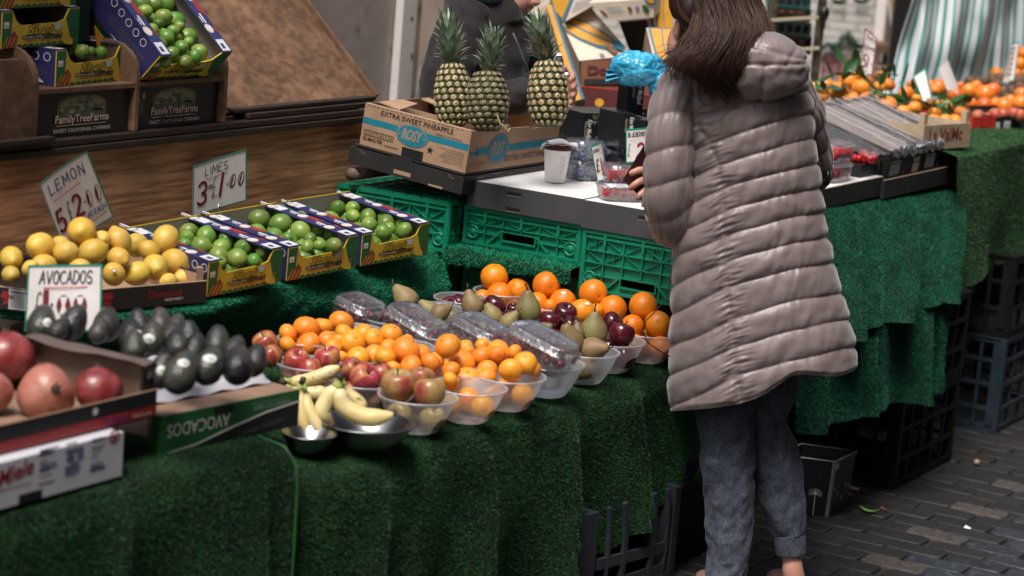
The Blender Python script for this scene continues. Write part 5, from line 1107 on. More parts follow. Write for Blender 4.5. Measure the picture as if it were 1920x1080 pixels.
for k in range(26): b.add([q+V((0,0,-.004)),q+V((0,0,.004)),q+RH*rnd.uniform(.0,.035)+Z_*rnd.uniform(-.02,.012)-VH*.01],[(0,1,2)],mt['pine_leaf_dry'])
tag(b.build('dry_stalk',loc=q),'frayed dry pineapple stalk hanging over the carton edge','stalk')
# ---------------------------------------------------------------- coffee cup and napkin
q=atz(1040,341,.996); t=thing('coffee_cup','white paper coffee cup with a dark red lid under a napkin','cup',q); T=Matrix.Translation(q)
b=MB(); b.lathe([(.0001,.001),(.029,.001),(.030,.002),(.0405,.098),(.042,.100),(.0405,.1015)],mt['cup_white'],40,T,cap=False)
D('cup_print',(.42,.38,.38),.6)
for i in range(12):
    a0=math.atan2(-VH.y,-VH.x)+.75; z=.03+.0045*i; n0=a0-.0; 
    for sg in range(5 if i%3 else 3):
        a=a0-.09*sg; rr=lerp(.0302,.0402,z/.098)+.0003; p=lambda aa,zz: q+V((rr*math.cos(aa),rr*math.sin(aa),zz)); b.add([p(a,z),p(a-.085,z),p(a-.085,z+.0012),p(a,z+.0012)],[(0,1,2,3)],mt['cup_print'])
b.build('cup_body',t)
b=MB(); b.lathe([(.0415,.0985),(.0435,.0985),(.0435,.104),(.0415,.106),(.040,.114),(.037,.117),(.034,.114),(.0001,.113)],mt['lid_brown'],40,T,cap=False); b.build('lid',t)
b=MB(); 
def napf(u,v):
    x=(u-.45)*.112; y=(v-.5)*.085; z=.1195-.020*max(0,(.42-u)/.42)**1.3-.014*max(0,(u-.55)/.45)**2+.003*math.sin(u*9+v*5)+.002*nz(u*5,v*5)
    return q+RH*x+VH*y+Z_*z
b.grid(20,14,napf,mt['napkin']); b.grid(20,14,lambda u,v:napf(u*.96+.02,v*.97)+Z_*(.004+.002*math.sin(u*14)),mt['napkin']); tag(b.build('napkin',loc=q+Z_*.117,solid=.0012),'folded white paper napkin draped over the coffee cup lid','napkin')
# ---------------------------------------------------------------- berries
ZT1=.996
def berry_punnet(lab,c,a,L,W,H,cat,inner,ilab,group,n=0,fill=None):
    s=Z_.cross(a).normalized(); t=thing('berry_punnet',lab,'punnet',c,group); b=MB(); punnet_mesh(b,c,a,s,Z_,L,W,H,mt['clamshell'],0,H,.88,1,nn=36); b.build('tray',t)
    b=MB(); punnet_mesh(b,c,a,s,Z_,L,W,H,mt['clamshell'],H+.0008,H+.004,1.04,1.04,top=((.95,H+.005),(.92,H+.013),(.88,H+.0145),(.02,H+.0145)),nn=36); b.build('lid',t); return s
def bluemesh():
    b=MB(); 
    for i in range(150):
        x,y,z=rnd.uniform(-.44,.44)*.11,rnd.uniform(-.44,.44)*.10,rnd.uniform(.008,.042); b.ball((x,y,z),(.0075,.0075,.0068),mt['blueberry_skin'],5,M=randq().to_matrix())
    o=b.build('blueberries'); m=o.data; bpy.data.objects.remove(o); return m
BLM=bluemesh()
ba=X_
BQ=[(1092,339,0),(1131,331,0),(1168,324,0),(1092,339,1),(1131,331,1),(1168,324,1)]
wb=['nearest the coffee cup','in the middle','nearest the dark wallet']
for i,(x,y,l) in enumerate(BQ):
    q=atz(x,y,ZT1)+VH*.05+Z_*(.060*l+.001); yaw=V((.93,-.36,0)) ; lab=f'clear blueberry punnet {wb[i%3]}, {"upper" if l else "lower"} layer of the stack'
    berry_punnet(lab,q,yaw.normalized(),.112,.10,.045,'punnet',None,None,'blueberry punnets')
    o=bpy.data.objects.new('blueberries',BLM); COL.objects.link(o); o.location=q; o.rotation_euler=(0,0,math.atan2(yaw.y,yaw.x)); tag(o,f'packed blueberries in the punnet {wb[i%3]}, {"upper" if l else "lower"} layer','blueberries','blueberries in punnets','stuff')
def raspf(b):
    for j in range(5):
        z=-.008+.0045*j; r=.0085*math.cos((j-1.2)*.38)
        for i in range(7): a=2*math.pi*(i+.5*(j%2))/7; b.ball((r*math.cos(a),r*math.sin(a),z),.0036,mt['raspberry_red'],4)
    b.ball((0,0,.0125),.0038,mt['raspberry_red'],4); b.ball((0,0,0),(.0085,.0085,.011),mt['raspberry_red'],6)
RASP=proto('raspberry',raspf)
for l,(x,y) in enumerate(((1161,378),(1168,376))):
    q=atz(x,y,.996)+VH*.045+Z_*(.050*l+.001); a=V((.72,-.69,0)).normalized(); lab='clear raspberry punnet '+('resting on another, in front of the wallet' if l else 'at the bottom, sitting on the white tray')
    s=berry_punnet(lab,q,a,.125,.095,.034,'punnet',None,None,'raspberry punnets')
    for i in range(5):
        for j in range(4):
            o=bpy.data.objects.new('raspberry',RASP); COL.objects.link(o); o.location=q+a*(-.046+.023*i)+s*(-.032+.021*j)+Z_*.018; o.rotation_euler=randq().to_euler(); tag(o,'red raspberry packed in the '+('upper' if l else 'lower')+' raspberry punnet','raspberry','raspberries in the '+('upper' if l else 'lower')+' punnet')
def d_rasp(P,w,h):
    P.hand('BERRIES',w*.10,h*.80,h*.085,mt['ink_black'],h*.010,sp=.06,wd=.40); P.stroke([(w*.2,h*.70),(w*.8,h*.75)],h*.010,mt['ink_bright_red']); P.hand('£1',w*.12,h*.32,h*.30,mt['ink_darkred'],h*.035,jit=.01,wd=.3); P.hand('00',w*.50,h*.38,h*.15,mt['ink_darkred'],h*.02,jit=.01,wd=.4); P.stroke([(w*.3,h*.1),(w*.7,h*.2)],h*.01,mt['ink_black'])
q0=proj(atz(1130,345,.996))[2]
sign('narrow white berries price card leaning in front of the blueberries',[(1108,274),(1128,264),(1141,340),(1122,347)],(q0,q0-.05,q0-.05,q0),d_rasp,back=False)
def d_blue(P,w,h):
    P.hand('BLUEBERRIES',w*.06,h*.76,h*.13,mt['ink_black'],h*.016,sp=.10,wd=.40); P.stroke([(w*.1,h*.66),(w*.9,h*.68)],h*.010,mt['ink_bright_red']); P.hand('£',w*.06,h*.2,h*.36,mt['ink_darkred'],h*.016,wd=.2); P.hand('2',w*.30,h*.15,h*.40,mt['ink_red'],h*.07,jit=.0); P.hand('50',w*.62,h*.18,h*.36,mt['ink_red'],h*.06,jit=.0)
sign('blueberries price card with a green top edge, partly behind the wallet',[(1174,242),(1236,236),(1236,302),(1174,306)],(6.88,6.80,6.80,6.88),d_blue,back=False)
# ---------------------------------------------------------------- date boxes and blue bag
def date_box(lab,px,L,W,H,yaw,z=None,upright=False,d=None):
    o=atd(*px,d); a=V((math.cos(yaw),math.sin(yaw),0)); s=V((-a.y,a.x,0)); t=thing('date_box',lab,'box',o,'black date boxes')
    b=MB(); b.box(o+a*.001+s*.001,a*(L-.001),s*(W-.001),Z_*H,mt['date_box']); b.build('body',t,bevel=.001)
    b=MB(); b.box(o,a*L,s*.0009,Z_*H,mt['date_box']); P=Panel(b,o,a,Z_)
    if upright: P.text('King Medjoul',L*.62,H*.9,L*.30,mt['ink_white'],2,rot=-math.pi/2,shear=.2,bold=.02,width=H*.62); P.text('Natural Dates',L*.30,H*.84,L*.16,mt['ink_grey'],2,rot=-math.pi/2,width=H*.38); P.text('Natural Dates',L*.30,H*.84,L*.16,mt['gold_ink'],3,rot=-math.pi/2,width=H*.38)
    b.build('front_panel',t)
    b=MB(); b.box(o+a*0+s*.001,a*.0009,s*(W-.001),Z_*H,mt['date_box']); P=Panel(b,o+s*W,-s,Z_)
    if not upright:
        for i in range(60): x,y=rnd.random()*W*.95,rnd.random(); P.ell(x,H*(.02+.3*y*y),.0012,.0012,mt['gold_ink'],2)
    b.build('side_panel',t); return o,a,s,t
o,a,s,t=date_box('long black date box lying behind the blueberry punnets',(1088,282),.235,.15,.115,-.50,d=7.30)
b=MB(); P=Panel(b,o-s*.0006,a,Z_); P.text('King Medjoul',.018,.095,.016,mt['ink_white'],2,rot=-math.pi/2,shear=.2,bold=.02,width=.072); P.text('Natural Dates',.008,.09,.008,mt['gold_ink'],2,rot=-math.pi/2,width=.045)
for i in range(90): x=.035+abs(rnd.gauss(0,.012)); y=rnd.choice((rnd.uniform(.08,.113),rnd.uniform(.002,.035))); P.ell(x,y,.001,.001,mt['gold_ink'],2)
P.rect(.075,.02,.165,.10,mt['box_black'],1); P.rect(.095,.03,.15,.085,mt['ink_black'],2); b.build('print',t)
date_box('short black date box between the long date box and the blueberries card',(1160,278),.05,.12,.105,-.50,d=7.16,upright=True)
date_box('black date box at the edge of the coat, lying under the upright one',(1178,290),.10,.12,.105,-.50,d=7.20)
date_box('black date box standing upright under the blue plastic bag',(1173,216),.062,.05,.118,-.45,d=7.26,upright=True)
bc=atd(1196,128,7.22); b=MB()
def bagf(d): 
    w=1+.16*noise.noise(d*1.7+V((3,1,2)))+.20*(.35-abs(noise.noise(d*3.3+V((1,5,2)))))+.13*(.3-abs(noise.noise(V((d.x*7,d.y*7,d.z*3.5))))); w+=.05*noise.noise(d*15)
    return w
Rm=Matrix((RH,VH,Z_)).transposed()
b.ball(bc,(.078,.06,.052),mt['blue_bag'],48,M=Rm,fn=bagf); b.ball(bc+RH*.085-Z_*.045,(.042,.05,.06),mt['blue_bag'],40,M=Rm,fn=lambda d:bagf(d*1.1))
def tail(u,v):
    c=bc+RH*lerp(-.045,-.095,u)-Z_*lerp(.022,.030,u); return c+Z_*(v-.5)*lerp(.018,.045,u)+VH*(.012*math.sin(v*16+u*2)-.02)
b.grid(10,24,tail,mt['blue_bag']); tag(b.build('plastic_bag',loc=bc-Z_*.05),'crumpled bright blue plastic bag resting on the upright date box','bag')
# ---------------------------------------------------------------- people
D('skin',(.56,.31,.23),.45,col2=(.50,.24,.18),nscale=14,sss=.2); D('skin_man',(.52,.27,.20),.5,col2=(.44,.20,.15),nscale=18,sss=.15,bump=(160,.3,.002)); D('shoe_pink',(.42,.22,.20),.6)
D('coat_taupe',(.225,.178,.172),.40,col2=(.195,.153,.148),nscale=7,bump=(42,.35,.006,(1,1,.35)),sheen=.3,spec=.45); D('coat_lining',(.05,.04,.038),.6)
D('jersey',(.056,.068,.096),.9,col2=(.031,.037,.052),nscale=46,nlo=.3,nhi=.7,bump=(30,.8,.012,(1,1,.6)),sheen=.08,col3=(.105,.125,.165),n3=130,lo3=.45,hi3=.85); D('fleece',(.015,.012,.014),.95,col2=(.021,.017,.019),nscale=60,sheen=.25,bump=(120,.3,.002)); D('scarf_blue',(.06,.09,.17),.8); D('hair_brown',(.066,.030,.021),.42,isl=.5,hue=.015,spec=.35); D('hair_base',(.026,.012,.009),.6); D('zip_black',(.01,.01,.01),.4)
def catmull(P,n):
    out=[]; N=len(P)
    for i in range(N-1):
        p0,p1,p2,p3=P[max(i-1,0)],P[i],P[i+1],P[min(i+2,N-1)]
        for k in range(n): t=k/n; out.append([.5*((2*b)+(c-a)*t+(2*a-5*b+4*c-d)*t*t+(3*b-a-3*c+d)*t**3) for a,b,c,d in zip(p0,p1,p2,p3)])
    out.append(list(P[-1])); return out
def curve1(tab):
    def f(y):
        if y<=tab[0][0]: return tab[0][1:]
        for i in range(len(tab)-1):
            a,b=tab[i],tab[i+1]
            if y<=b[0]:
                t=(y-a[0])/(b[0]-a[0]); p0=tab[max(i-1,0)]; p3=tab[min(i+2,len(tab)-1)]
                o=[]
                for k in range(1,len(a)):
                    m1=(b[k]-p0[k])/(b[0]-p0[0])*(b[0]-a[0]); m2=(p3[k]-a[k])/(p3[0]-a[0])*(b[0]-a[0])
                    o.append((2*t**3-3*t*t+1)*a[k]+(t**3-2*t*t+t)*m1+(-2*t**3+3*t*t)*b[k]+(t**3-t*t)*m2)
                return o
        return tab[-1][1:]
    return f
class Body:
    """places points at a standing distance from the photographer; off = metres further away"""
    def __init__(s,D_): s.D=D_
    def p(s,x,y,off=0): r=ray(x,y); return EYE+r*((s.D+off)/r.dot(VH))
    def m(s,px,off=0): return px*(s.D+off)/FPX
def tubeB(b,pts,m,n=14,flat=1.0,dis=None,steps=8,cap=True,up=None):
    """pts: (world x,y,z, radius); smooth tapered limb"""
    Q=catmull([(p.x,p.y,p.z,r) for p,r in pts],steps); P=[V(q[:3]) for q in Q]; R=[q[3] for q in Q]; N=len(P); vs=[]; px=up; s=0
    for i in range(N):
        t=(P[min(i+1,N-1)]-P[max(i-1,0)]).normalized()
        x=(px-t*px.dot(t)).normalized() if px is not None else frame(t)[0]; px=x; y=t.cross(x)
        if i: s+=(P[i]-P[i-1]).length
        for k in range(n):
            a=2*math.pi*k/n; r=R[i]
            if dis: r+=dis(s,a,i/(N-1))
            vs.append(P[i]+(x*math.cos(a)+y*math.sin(a)*flat)*r)
    fs=[(i*n+k,i*n+(k+1)%n,(i+1)*n+(k+1)%n,(i+1)*n+k) for i in range(N-1) for k in range(n)]
    if cap: fs+=[tuple(range(n-1,-1,-1)),tuple((N-1)*n+k for k in range(n))]
    b.add(vs,fs,m,True)
def remeshed(b,name,parent,vox,sm=4):
    o=b.build(name,parent); k=o.modifiers.new('skin','REMESH'); k.mode='VOXEL'; k.voxel_size=vox; k.use_smooth_shade=True
    k=o.modifiers.new('smooth','SMOOTH'); k.factor=.5; k.iterations=sm; return o
Wm=Body(VH.dot(atz(1400,1142,0)-EYE)); P_=Wm.p; g0=P_(1400,1142,0); g0.z=0
wo_=thing('person','person in a long taupe quilted coat and grey joggers, seen from behind','person',g0)
sk=mt['skin']
# body: head, neck, trunk, arms with fingers, legs, feet, fused into one surface
b=MB(); hc=P_(1330,-10,.01); Rm=Matrix((RH,VH,Z_)).transposed()
b.ball(hc,(.074,.092,.112),sk,14,M=Rm); b.ball(hc+RH*-.03+VH*.05-Z_*.055,(.05,.052,.062),sk,12,M=Rm)
fd=(VH*.8-RH*.6).normalized(); b.tube([hc+fd*.085+Z_*.02,hc+fd*.108-Z_*.018,hc+fd*.09-Z_*.028],[.008,.014,.010],sk,8); b.ball(hc+fd*.082-Z_*.058,(.022,.018,.010),sk,8); b.ball(hc+fd*.074-Z_*.098,(.024,.022,.02),sk,8)
for sg in (-1,1): b.ball(hc+fd*.078+fd.cross(Z_)*.032*sg+Z_*.012,(.014,.012,.009),sk,6)
ec=P_(1271,52,-.005); b.ball(ec,(.011,.020,.032),sk,10,M=Rm); b.ball(ec-VH*.012+RH*.002,(.006,.01,.019),sk,8,M=Rm); b.ball(P_(1266,84,.03),(.022,.04,.05),sk,10,M=Rm)
tubeB(b,[(hc-Z_*.05,.05),(P_(1362,80,.0),.052),(P_(1385,125,.0),.065),(P_(1392,200,.02),.115),(P_(1398,400,.02),.115),(P_(1405,560,.02),.13),(P_(1410,700,.02),.12)],sk,16)
Ls=[(P_(1300,170,.02),.045),(P_(1262,250,-.06),.043),(P_(1256,340,-.08),.038),(P_(1260,402,-.03),.034),(P_(1244,388,.13),.033),(P_(1224,356,.24),.027)]; tubeB(b,Ls,sk,12)
palm=P_(1219,348,.265); b.ball(palm,(.030,.030,.042),sk,10,M=Rm)
def finger(pts,r): tubeB(b,[(P_(*p),r*k) for p,k in zip(pts,(1.05,1.0,.95,.82))],sk,8,steps=4)
finger([(1219,322,.27),(1204,318,.235),(1190,322,.22),(1180,327,.225)],.0105)
finger([(1219,340,.27),(1204,338,.225),(1190,346,.21),(1180,355,.22)],.0105)
finger([(1219,356,.27),(1207,358,.23),(1199,366,.215),(1196,375,.22)],.0095)
finger([(1221,370,.27),(1212,374,.235),(1207,381,.225),(1206,388,.23)],.0082)
finger([(1221,328,.29),(1206,318,.31),(1196,322,.315),(1188,330,.31)],.0115)
Rs=[(P_(1496,178,.05),.05),(P_(1522,250,.12),.045),(P_(1532,310,.17),.04),(P_(1500,330,.27),.034),(P_(1460,320,.36),.027)]; tubeB(b,Rs,sk,12)
rp=P_(1452,318,.39); b.ball(rp,(.028,.04,.018),sk,8,M=Rm)
for k in range(4): tubeB(b,[(rp+RH*(-.018+.013*k),.0095),(rp+RH*(-.018+.013*k)+VH*.045-Z_*.005,.0088),(rp+RH*(-.02+.013*k)+VH*.07-Z_*.02,.0075)],sk,8,steps=3)
tubeB(b,[(rp-RH*.02,.011),(rp-RH*.045+VH*.02,.010),(rp-RH*.052+VH*.045,.008)],sk,8,steps=3)
fL=P_(1354,1160,-.03); fL.z=0; fR=P_(1494,1132,.03); fR.z=0
tubeB(b,[(P_(1372,690,.0),.065),(P_(1363,800,0),.055),(P_(1367,920,0),.043),(P_(1364,1040,-.03),.034),(fL+Z_*.09,.034),(fL+Z_*.045+VH*.01,.032)],sk,14)
tubeB(b,[(P_(1440,690,.06),.055),(P_(1436,790,.06),.040),(P_(1450,870,.06),.042),(P_(1470,950,.05),.034),(P_(1484,1040,.03),.0275),(P_(1487,1075,.02),.030),(fR+Z_*.04,.034)],sk,14)
for f_ in (fL,fR): tubeB(b,[(f_-VH*.022+Z_*.035,.028),(f_+VH*.05-RH*.01+Z_*.04,.036),(f_+VH*.15-RH*.03+Z_*.028,.03),(f_+VH*.20-RH*.04+Z_*.02,.018)],sk,12)
remeshed(b,'body',wo_,.0045)
for f_ in (fL,fR):
    b=MB(); tubeB(b,[(f_-VH*.048+Z_*.030,.016),(f_-VH*.03+Z_*.032,.034),(f_+VH*.06-RH*.01+Z_*.036,.042),(f_+VH*.16-RH*.03+Z_*.030,.040),(f_+VH*.22-RH*.045+Z_*.024,.020)],mt['shoe_pink'],16,flat=.8); b.build('shoe',wo_)
# joggers
def wr(seed,amp): return lambda s,a,t: amp*(nz(s*13,math.cos(a)*1.6,seed+math.sin(a)*1.6)+.7*nz(s*34+2*math.sin(a),math.cos(a)*2.5,seed+math.sin(a)*2.5))
mj=Wm.m
b=MB(); tubeB(b,[(P_(1376,640,.02),mj(66)),(P_(1362,760,.01),mj(57)),(P_(1361,810,0),mj(55)),(P_(1366,905,0),mj(50)),(P_(1368,990,-.01),mj(46)),(P_(1363,1060,-.03),mj(39)),(P_(1358,1108,-.06),mj(32))],mt['jersey'],56,dis=wr(3,.0085),steps=16,cap=False)
tubeB(b,[(P_(1440,640,.06),mj(66)),(P_(1444,720,.06),mj(54)),(P_(1430,785,.06),mj(44)),(P_(1450,850,.06),mj(49)),(P_(1466,930,.055),mj(45)),(P_(1479,990,.04),mj(35)),(P_(1482,1006,.035),mj(30))],mt['jersey'],56,dis=wr(8,.0075),steps=16,cap=False)
b.ball(P_(1405,650,.03),(.14,.12,.10),mt['jersey'],12,M=Rm); b.build('trousers',wo_)
b=MB(); tubeB(b,[(P_(1481,1004,.036),mj(29)),(P_(1482,1022,.032),mj(28.5)),(P_(1483,1039,.03),mj(27))],mt['jersey'],40,dis=lambda s,a,t:.0008*math.cos(a*20),cap=False); b.build('cuff',wo_,solid=.003)
# quilted coat
side=curve1([(78,1372,1476,.05,.0),(100,1338,1500,.085,.0),(125,1292,1512,.11,.005),(150,1272,1519,.125,.01),(180,1262,1523,.14,.01),(230,1266,1526,.15,.012),(300,1280,1534,.152,.012),(400,1268,1547,.155,.012),(450,1262,1556,.158,.012),(500,1259,1568,.162,.012),(550,1257,1581,.168,.012),(600,1255,1595,.175,.012),(650,1253,1606,.18,.012),(700,1252,1606,.185,.012),(780,1252,1603,.185,.012)])
hem=curve1([(1240,772),(1300,768),(1345,764),(1390,757),(1425,744),(1455,722),(1480,705),(1500,702),(1540,705),(1575,705),(1610,694)])
seam=curve1([(60,1290),(160,1298),(222,1303),(270,1332),(311,1347),(400,1355),(492,1357),(545,1362),(601,1370),(652,1374),(706,1380),(770,1391)])
LV=[60,98,135,178,222,268,311,355,399,444,492,541,601,652,706,760,812]
def band(level):
    for i in range(len(LV)-1):
        if level<LV[i+1] or i==len(LV)-2:
            t=(level-LV[i])/(LV[i+1]-LV[i]); return i,max(0,min(1,t))
def quilt(x,y):
    xs=seam(y)[0]; dx=x-xs
    lev = y+.33*dx-.0004*dx*dx if dx>0 else y+.50*dx+.0006*dx*dx
    lev += 5*nz(x*.012,y*.01,4)
    i,t=band(lev); pil=(1-abs(2*t-1)**2.6)**.8
    sp=1-math.exp(-(dx/7)**2)*.75
    pk=1-pil
    w=nz(x*.075+lev*.01,y*.016,7)*.0026+nz(x*.032,y*.030+x*.02,3)*.0040+nz(x*.15,y*.028,9)*.0022*pk
    w+=nz((dx)*.035,lev*.16,5)*.0055*math.exp(-(dx/30)**2)
    w+=nz(x*.11+lev*.02,y*.02,2)*.0042*pk**.5+nz(x*.05,y*.05,11)*.0018
    return .0095*pil*sp*(1+.3*nz(x*.02,i*3.1,1))+w*(.5+.5*pil)
NU,NVv=300,400
def coat(u,v):
    th=2*math.pi*u+math.pi/2; c,s=math.cos(th),math.sin(th)         # s<0 faces the camera
    yy=78+(770-78)*v
    for _ in range(2):
        xl,xr,bt,of=side(yy); x=(xl+xr)/2+(xr-xl)/2*c*abs(c)**-.12 if abs(c)>1e-4 else (xl+xr)/2
        yh=hem(x)[0]; yy=78+(yh-78)*v
    xl,xr,bt,of=side(yy); cx=(xl+xr)/2; hw=(xr-xl)/2
    e=.80; x=cx+hw*(abs(c)**e)*(1 if c>0 else -1)*.965; o=bt*(abs(s)**e)*(1 if s>0 else -1)+of
    q=quilt(x,yy)
    if v>.985: q*=(1-v)/.015*.8+.2
    n=(RH*(c/max(.05,hw*.0015))+VH*(s/bt)); n.normalize()
    return P_(x,yy,o)+n*q
b=MB(); b.grid(NU,NVv,coat,mt['coat_taupe'],cu=True); 
b.build('coat',wo_)
b=MB(); b.grid(80,2,lambda u,v: lerp(coat(u,.99),P_(1425,735,.012),v*.35)+Z_*.006*v,mt['coat_lining'],cu=True); b.build('coat_lining',wo_)
def sleeve(pts,name,seed,bl=.078,ph=0,tilt=.018):
    b=MB()
    def dis(s,a,t):
        k=(s+tilt*math.cos(a+ph)+.006*nz(a,s*4,seed))/bl; f=k-math.floor(k); pil=(1-abs(2*f-1)**2.6)**.8
        cr=math.exp(-((((a-ph-1.2)+math.pi)%(2*math.pi)-math.pi)/.14)**2)
        w=nz(math.cos(a)*3.5,s*11,seed+math.sin(a)*3.5)*.005+nz(math.cos(a)*9,s*16,seed+math.sin(a)*9)*.0028
        return .0080*pil*(1-.6*cr)+w*(.4+.6*pil)-.004
    tubeB(b,pts,mt['coat_taupe'],96,dis=dis,steps=30,up=RH); b.build(name,wo_)
sleeve([(P_(1312,138,.0),.060),(P_(1284,168,-.03),.066),(P_(1261,225,-.07),.0625),(P_(1255,300,-.085),.0620),(P_(1255,370,-.075),.0635),(P_(1262,412,-.03),.0625),(P_(1262,420,.05),.058),(P_(1246,395,.14),.050),(P_(1231,364,.23),.037)],'sleeve',3,ph=-.4)
sleeve([(P_(1470,165,.0),.066),(P_(1504,215,.06),.058),(P_(1526,275,.12),.042),(P_(1535,325,.17),.036),(P_(1500,338,.27),.036),(P_(1470,328,.34),.034)],'sleeve',9,tilt=.012)
b=MB(); c=P_(1551,332,.12); b.ball(c,(.010,.02,.022),mt['zip_black'],8,M=Rm); b.tube([P_(1551,318,.12),P_(1547,344,.115)],.004,mt['zip_black'],6); b.build('cuff_tab',wo_)
# hood folded down on the back
hq=P_(1425,124,-.125)
def hoodf(d):
    x,z,f=d.dot(RH),d.z,d.dot(VH); r=1+.05*nz(x*3,z*3,2)
    r-=.085*math.exp(-((z-.13-.10*x)/.05)**2)*(1 if f<.3 else 0); r-=.06*math.exp(-((x-.06)/.045)**2)*(1 if z<.13 else 0)
    if z>.13: r-=.05*math.exp(-((z-.55+.25*x)/.06)**2)+.045*math.exp(-((x-.42-.4*z)/.05)**2)
    r+=.035*nz(x*9,z*5,6)*math.exp(-((z-.13)/.4)**2)+.012*nz(x*16,z*9,8)
    return r
b=MB(); Rh=Rm @ Matrix.Rotation(R_(10),3,'Y')
vs0=len(b.v); b.ball(hq,(.128,.082,.090),mt['coat_taupe'],60,M=Rm,fn=lambda d:hoodf(RH*d.x+VH*d.y+Z_*d.z)); b.ball(P_(1400,92,-.07),(.135,.10,.058),mt['coat_taupe'],24,M=Rm); b.build('hood',wo_)
# hair
hs=curve1([(-95,1310,1352,.02,-.02),(-70,1284,1395,.075,-.02),(-40,1286,1412,.10,-.02),(0,1290,1424,.115,-.025),(30,1296,1436,.115,-.045),(60,1294,1440,.10,-.085),(90,1278,1432,.085,-.12),(115,1257,1424,.07,-.145),(140,1260,1412,.055,-.155),(160,1286,1396,.04,-.15),(178,1318,1386,.028,-.145),(196,1342,1366,.010,-.14)])
def hairbase(u,v):
    th=2*math.pi*u; y=-95+291*v; xl,xr,t,of=hs(y); x=(xl+xr)/2+(xr-xl)/2*math.cos(th)*.94; y=y if y<120 else 120+(y-120)*(.55+.35*nz(u*9,3,1)); return P_(x+3*nz(v*9,u*8,1),y,of+t*math.sin(th)*.86+.012*nz(u*22,v*2,4))
b=MB(); b.grid(60,70,hairbase,mt['hair_base'],cu=True); 
rh=random.Random(5)
for i in range(2100):
    u=rh.random(); u=u+.02*math.sin(u*40); cl0=int(u*19); end=(rh.triangular(112,206,165) if .30<u<.82 else rh.triangular(84,172,115))+10*math.sin(cl0*4.1); dp=rh.uniform(.86,1.05) if i%5 else rh.uniform(1.05,1.18); ph=rh.uniform(0,6.3); cl=int(u*19+.6*math.sin(i)); am=4.5+3*math.sin(cl*7.1)+rh.uniform(-.8,.8); fr=.045+.014*math.sin(cl*3.3); ph=cl*2.3+rh.uniform(-.35,.35); dp+=.10*math.sin(cl*5.3); pts=[]; K=16; y0=rh.uniform(-90,-20) if rh.random()<.7 else rh.uniform(-20,60)
    fl=rh.gauss(0,1)*(9 if i%9==0 else 3)
    for k in range(K+1):
        s=k/K; y=y0+(end-y0)*s; xl,xr,t,of=hs(min(y,185)); xl2,xr2,_,_=hs(min(y,150)); uu=max(-.03,min(1.03,u+.08*math.sin(s*3+i)*s)); 
        cth=1-2*uu; sn=math.sqrt(max(0,1-min(1,abs(cth))**2)); x=(xl2+xr2)/2+(xr2-xl2)/2*(-cth)*.97+am*math.sin(y*fr+ph)*s+fl*s*s-(10*(1-uu)**2*s**3 if uu<.6 else -6*s**3)+(7*math.sin(y*.11+cl*2.1)*s**4)
        pts.append(P_(x,y,of-t*sn*dp-.004*rh.random()))
    w=rh.uniform(.0008,.0017) if i%6 else .0005
    b.tube(pts,[w*(1-.75*(k/K)**2) for k in range(K+1)],mt['hair_brown'],3,cap=False)
for i in range(60):                       # loose strands blown over the blue bag and the hood
    sd=i%3; x0,y0=(1275,100) if sd<2 else (1420,40); pts=[]; a0=rh.uniform(1.9,3.3) if sd<2 else rh.uniform(-.3,1.3); x,y=x0+rh.uniform(-12,12),y0+rh.uniform(-12,25); L=rh.uniform(3,6.5) if sd<2 else rh.uniform(2,4)
    for k in range(11): pts.append(P_(x,y,-.10+.05*rh.random()*.1)); x+=L*math.cos(a0); y+=L*math.sin(a0); a0+=rh.uniform(-.30,.12) if sd<2 else rh.uniform(-.1,.25)
    b.tube(pts,[.0011*(1-.07*k) for k in range(11)],mt['hair_brown'],3,cap=False)
for i in range(420):                      # hair drawn back over the side of the head, tucked behind the ear
    a=rh.random(); c_=rh.uniform(-1,1); K=[(1345-30*a,-92+6*c_,.03),(1300-20*a,-74+8*c_,.01),(1268-6*a,-40+10*c_,-.005-.05*a),(1254+14*a,-4+8*c_,-.01-.07*a),(1262+14*a,22+8*c_,-.02-.07*a),(1282+8*a,38+5*c_,-.045-.05*a),(1300,58+10*c_,-.08),(1312+6*c_,96,-.11)]
    Q=catmull([list(P_(x,y,of)) for x,y,of in K],3); b.tube([V(q) for q in Q],[.0012]*len(Q),mt['hair_brown'],3,cap=False)
b.build('hair',wo_)
# scalp cap of hair round the head and over the ear
b=MB(); b.ball(hc+RH*.018-VH*.012+Z_*.008,(.083,.10,.118),mt['hair_base'],20,M=Rm); b.ball(P_(1282,14,.03),(.036,.075,.040),mt['hair_base'],14,M=Rm); b.ball(P_(1292,12,-.03),(.034,.06,.060),mt['hair_base'],14,M=Rm); b.build('hair',wo_)
wl=P_(1200,350,.23); b=MB(); wq=[P_(1222,250,.235),P_(1168,338,.215),P_(1197,366,.235),P_(1240,300,.255)]; b.prism(wq,VH*.018,mt['wallet']); P=Panel(b,wq[0],wq[1]-wq[0],wq[3]-wq[0]); b.bar(wq[0]*.72+wq[1]*.28-VH*.002,wq[3]*.72+wq[2]*.28-VH*.002,.003,.003,mt['lid_brown'],up=VH); tag(b.build('wallet',loc=wl,bevel=.003),'dark maroon wallet gripped in the fingers of the shopper','wallet')
b=MB(); b.tube([P_(x,y,of) for x,y,of in ((1262,452,-.1),(1258,520,-.12),(1250,560,-.13),(1228,585,-.14),(1212,600,-.14),(1206,622,-.14),(1214,642,-.14),(1240,660,-.13),(1256,668,-.12))],.0016,mt['zip_black'],6); tag(b.build('black_cable',loc=P_(1230,640,-.13)),'thin black cord looping beside the coat over the front oranges','cable')
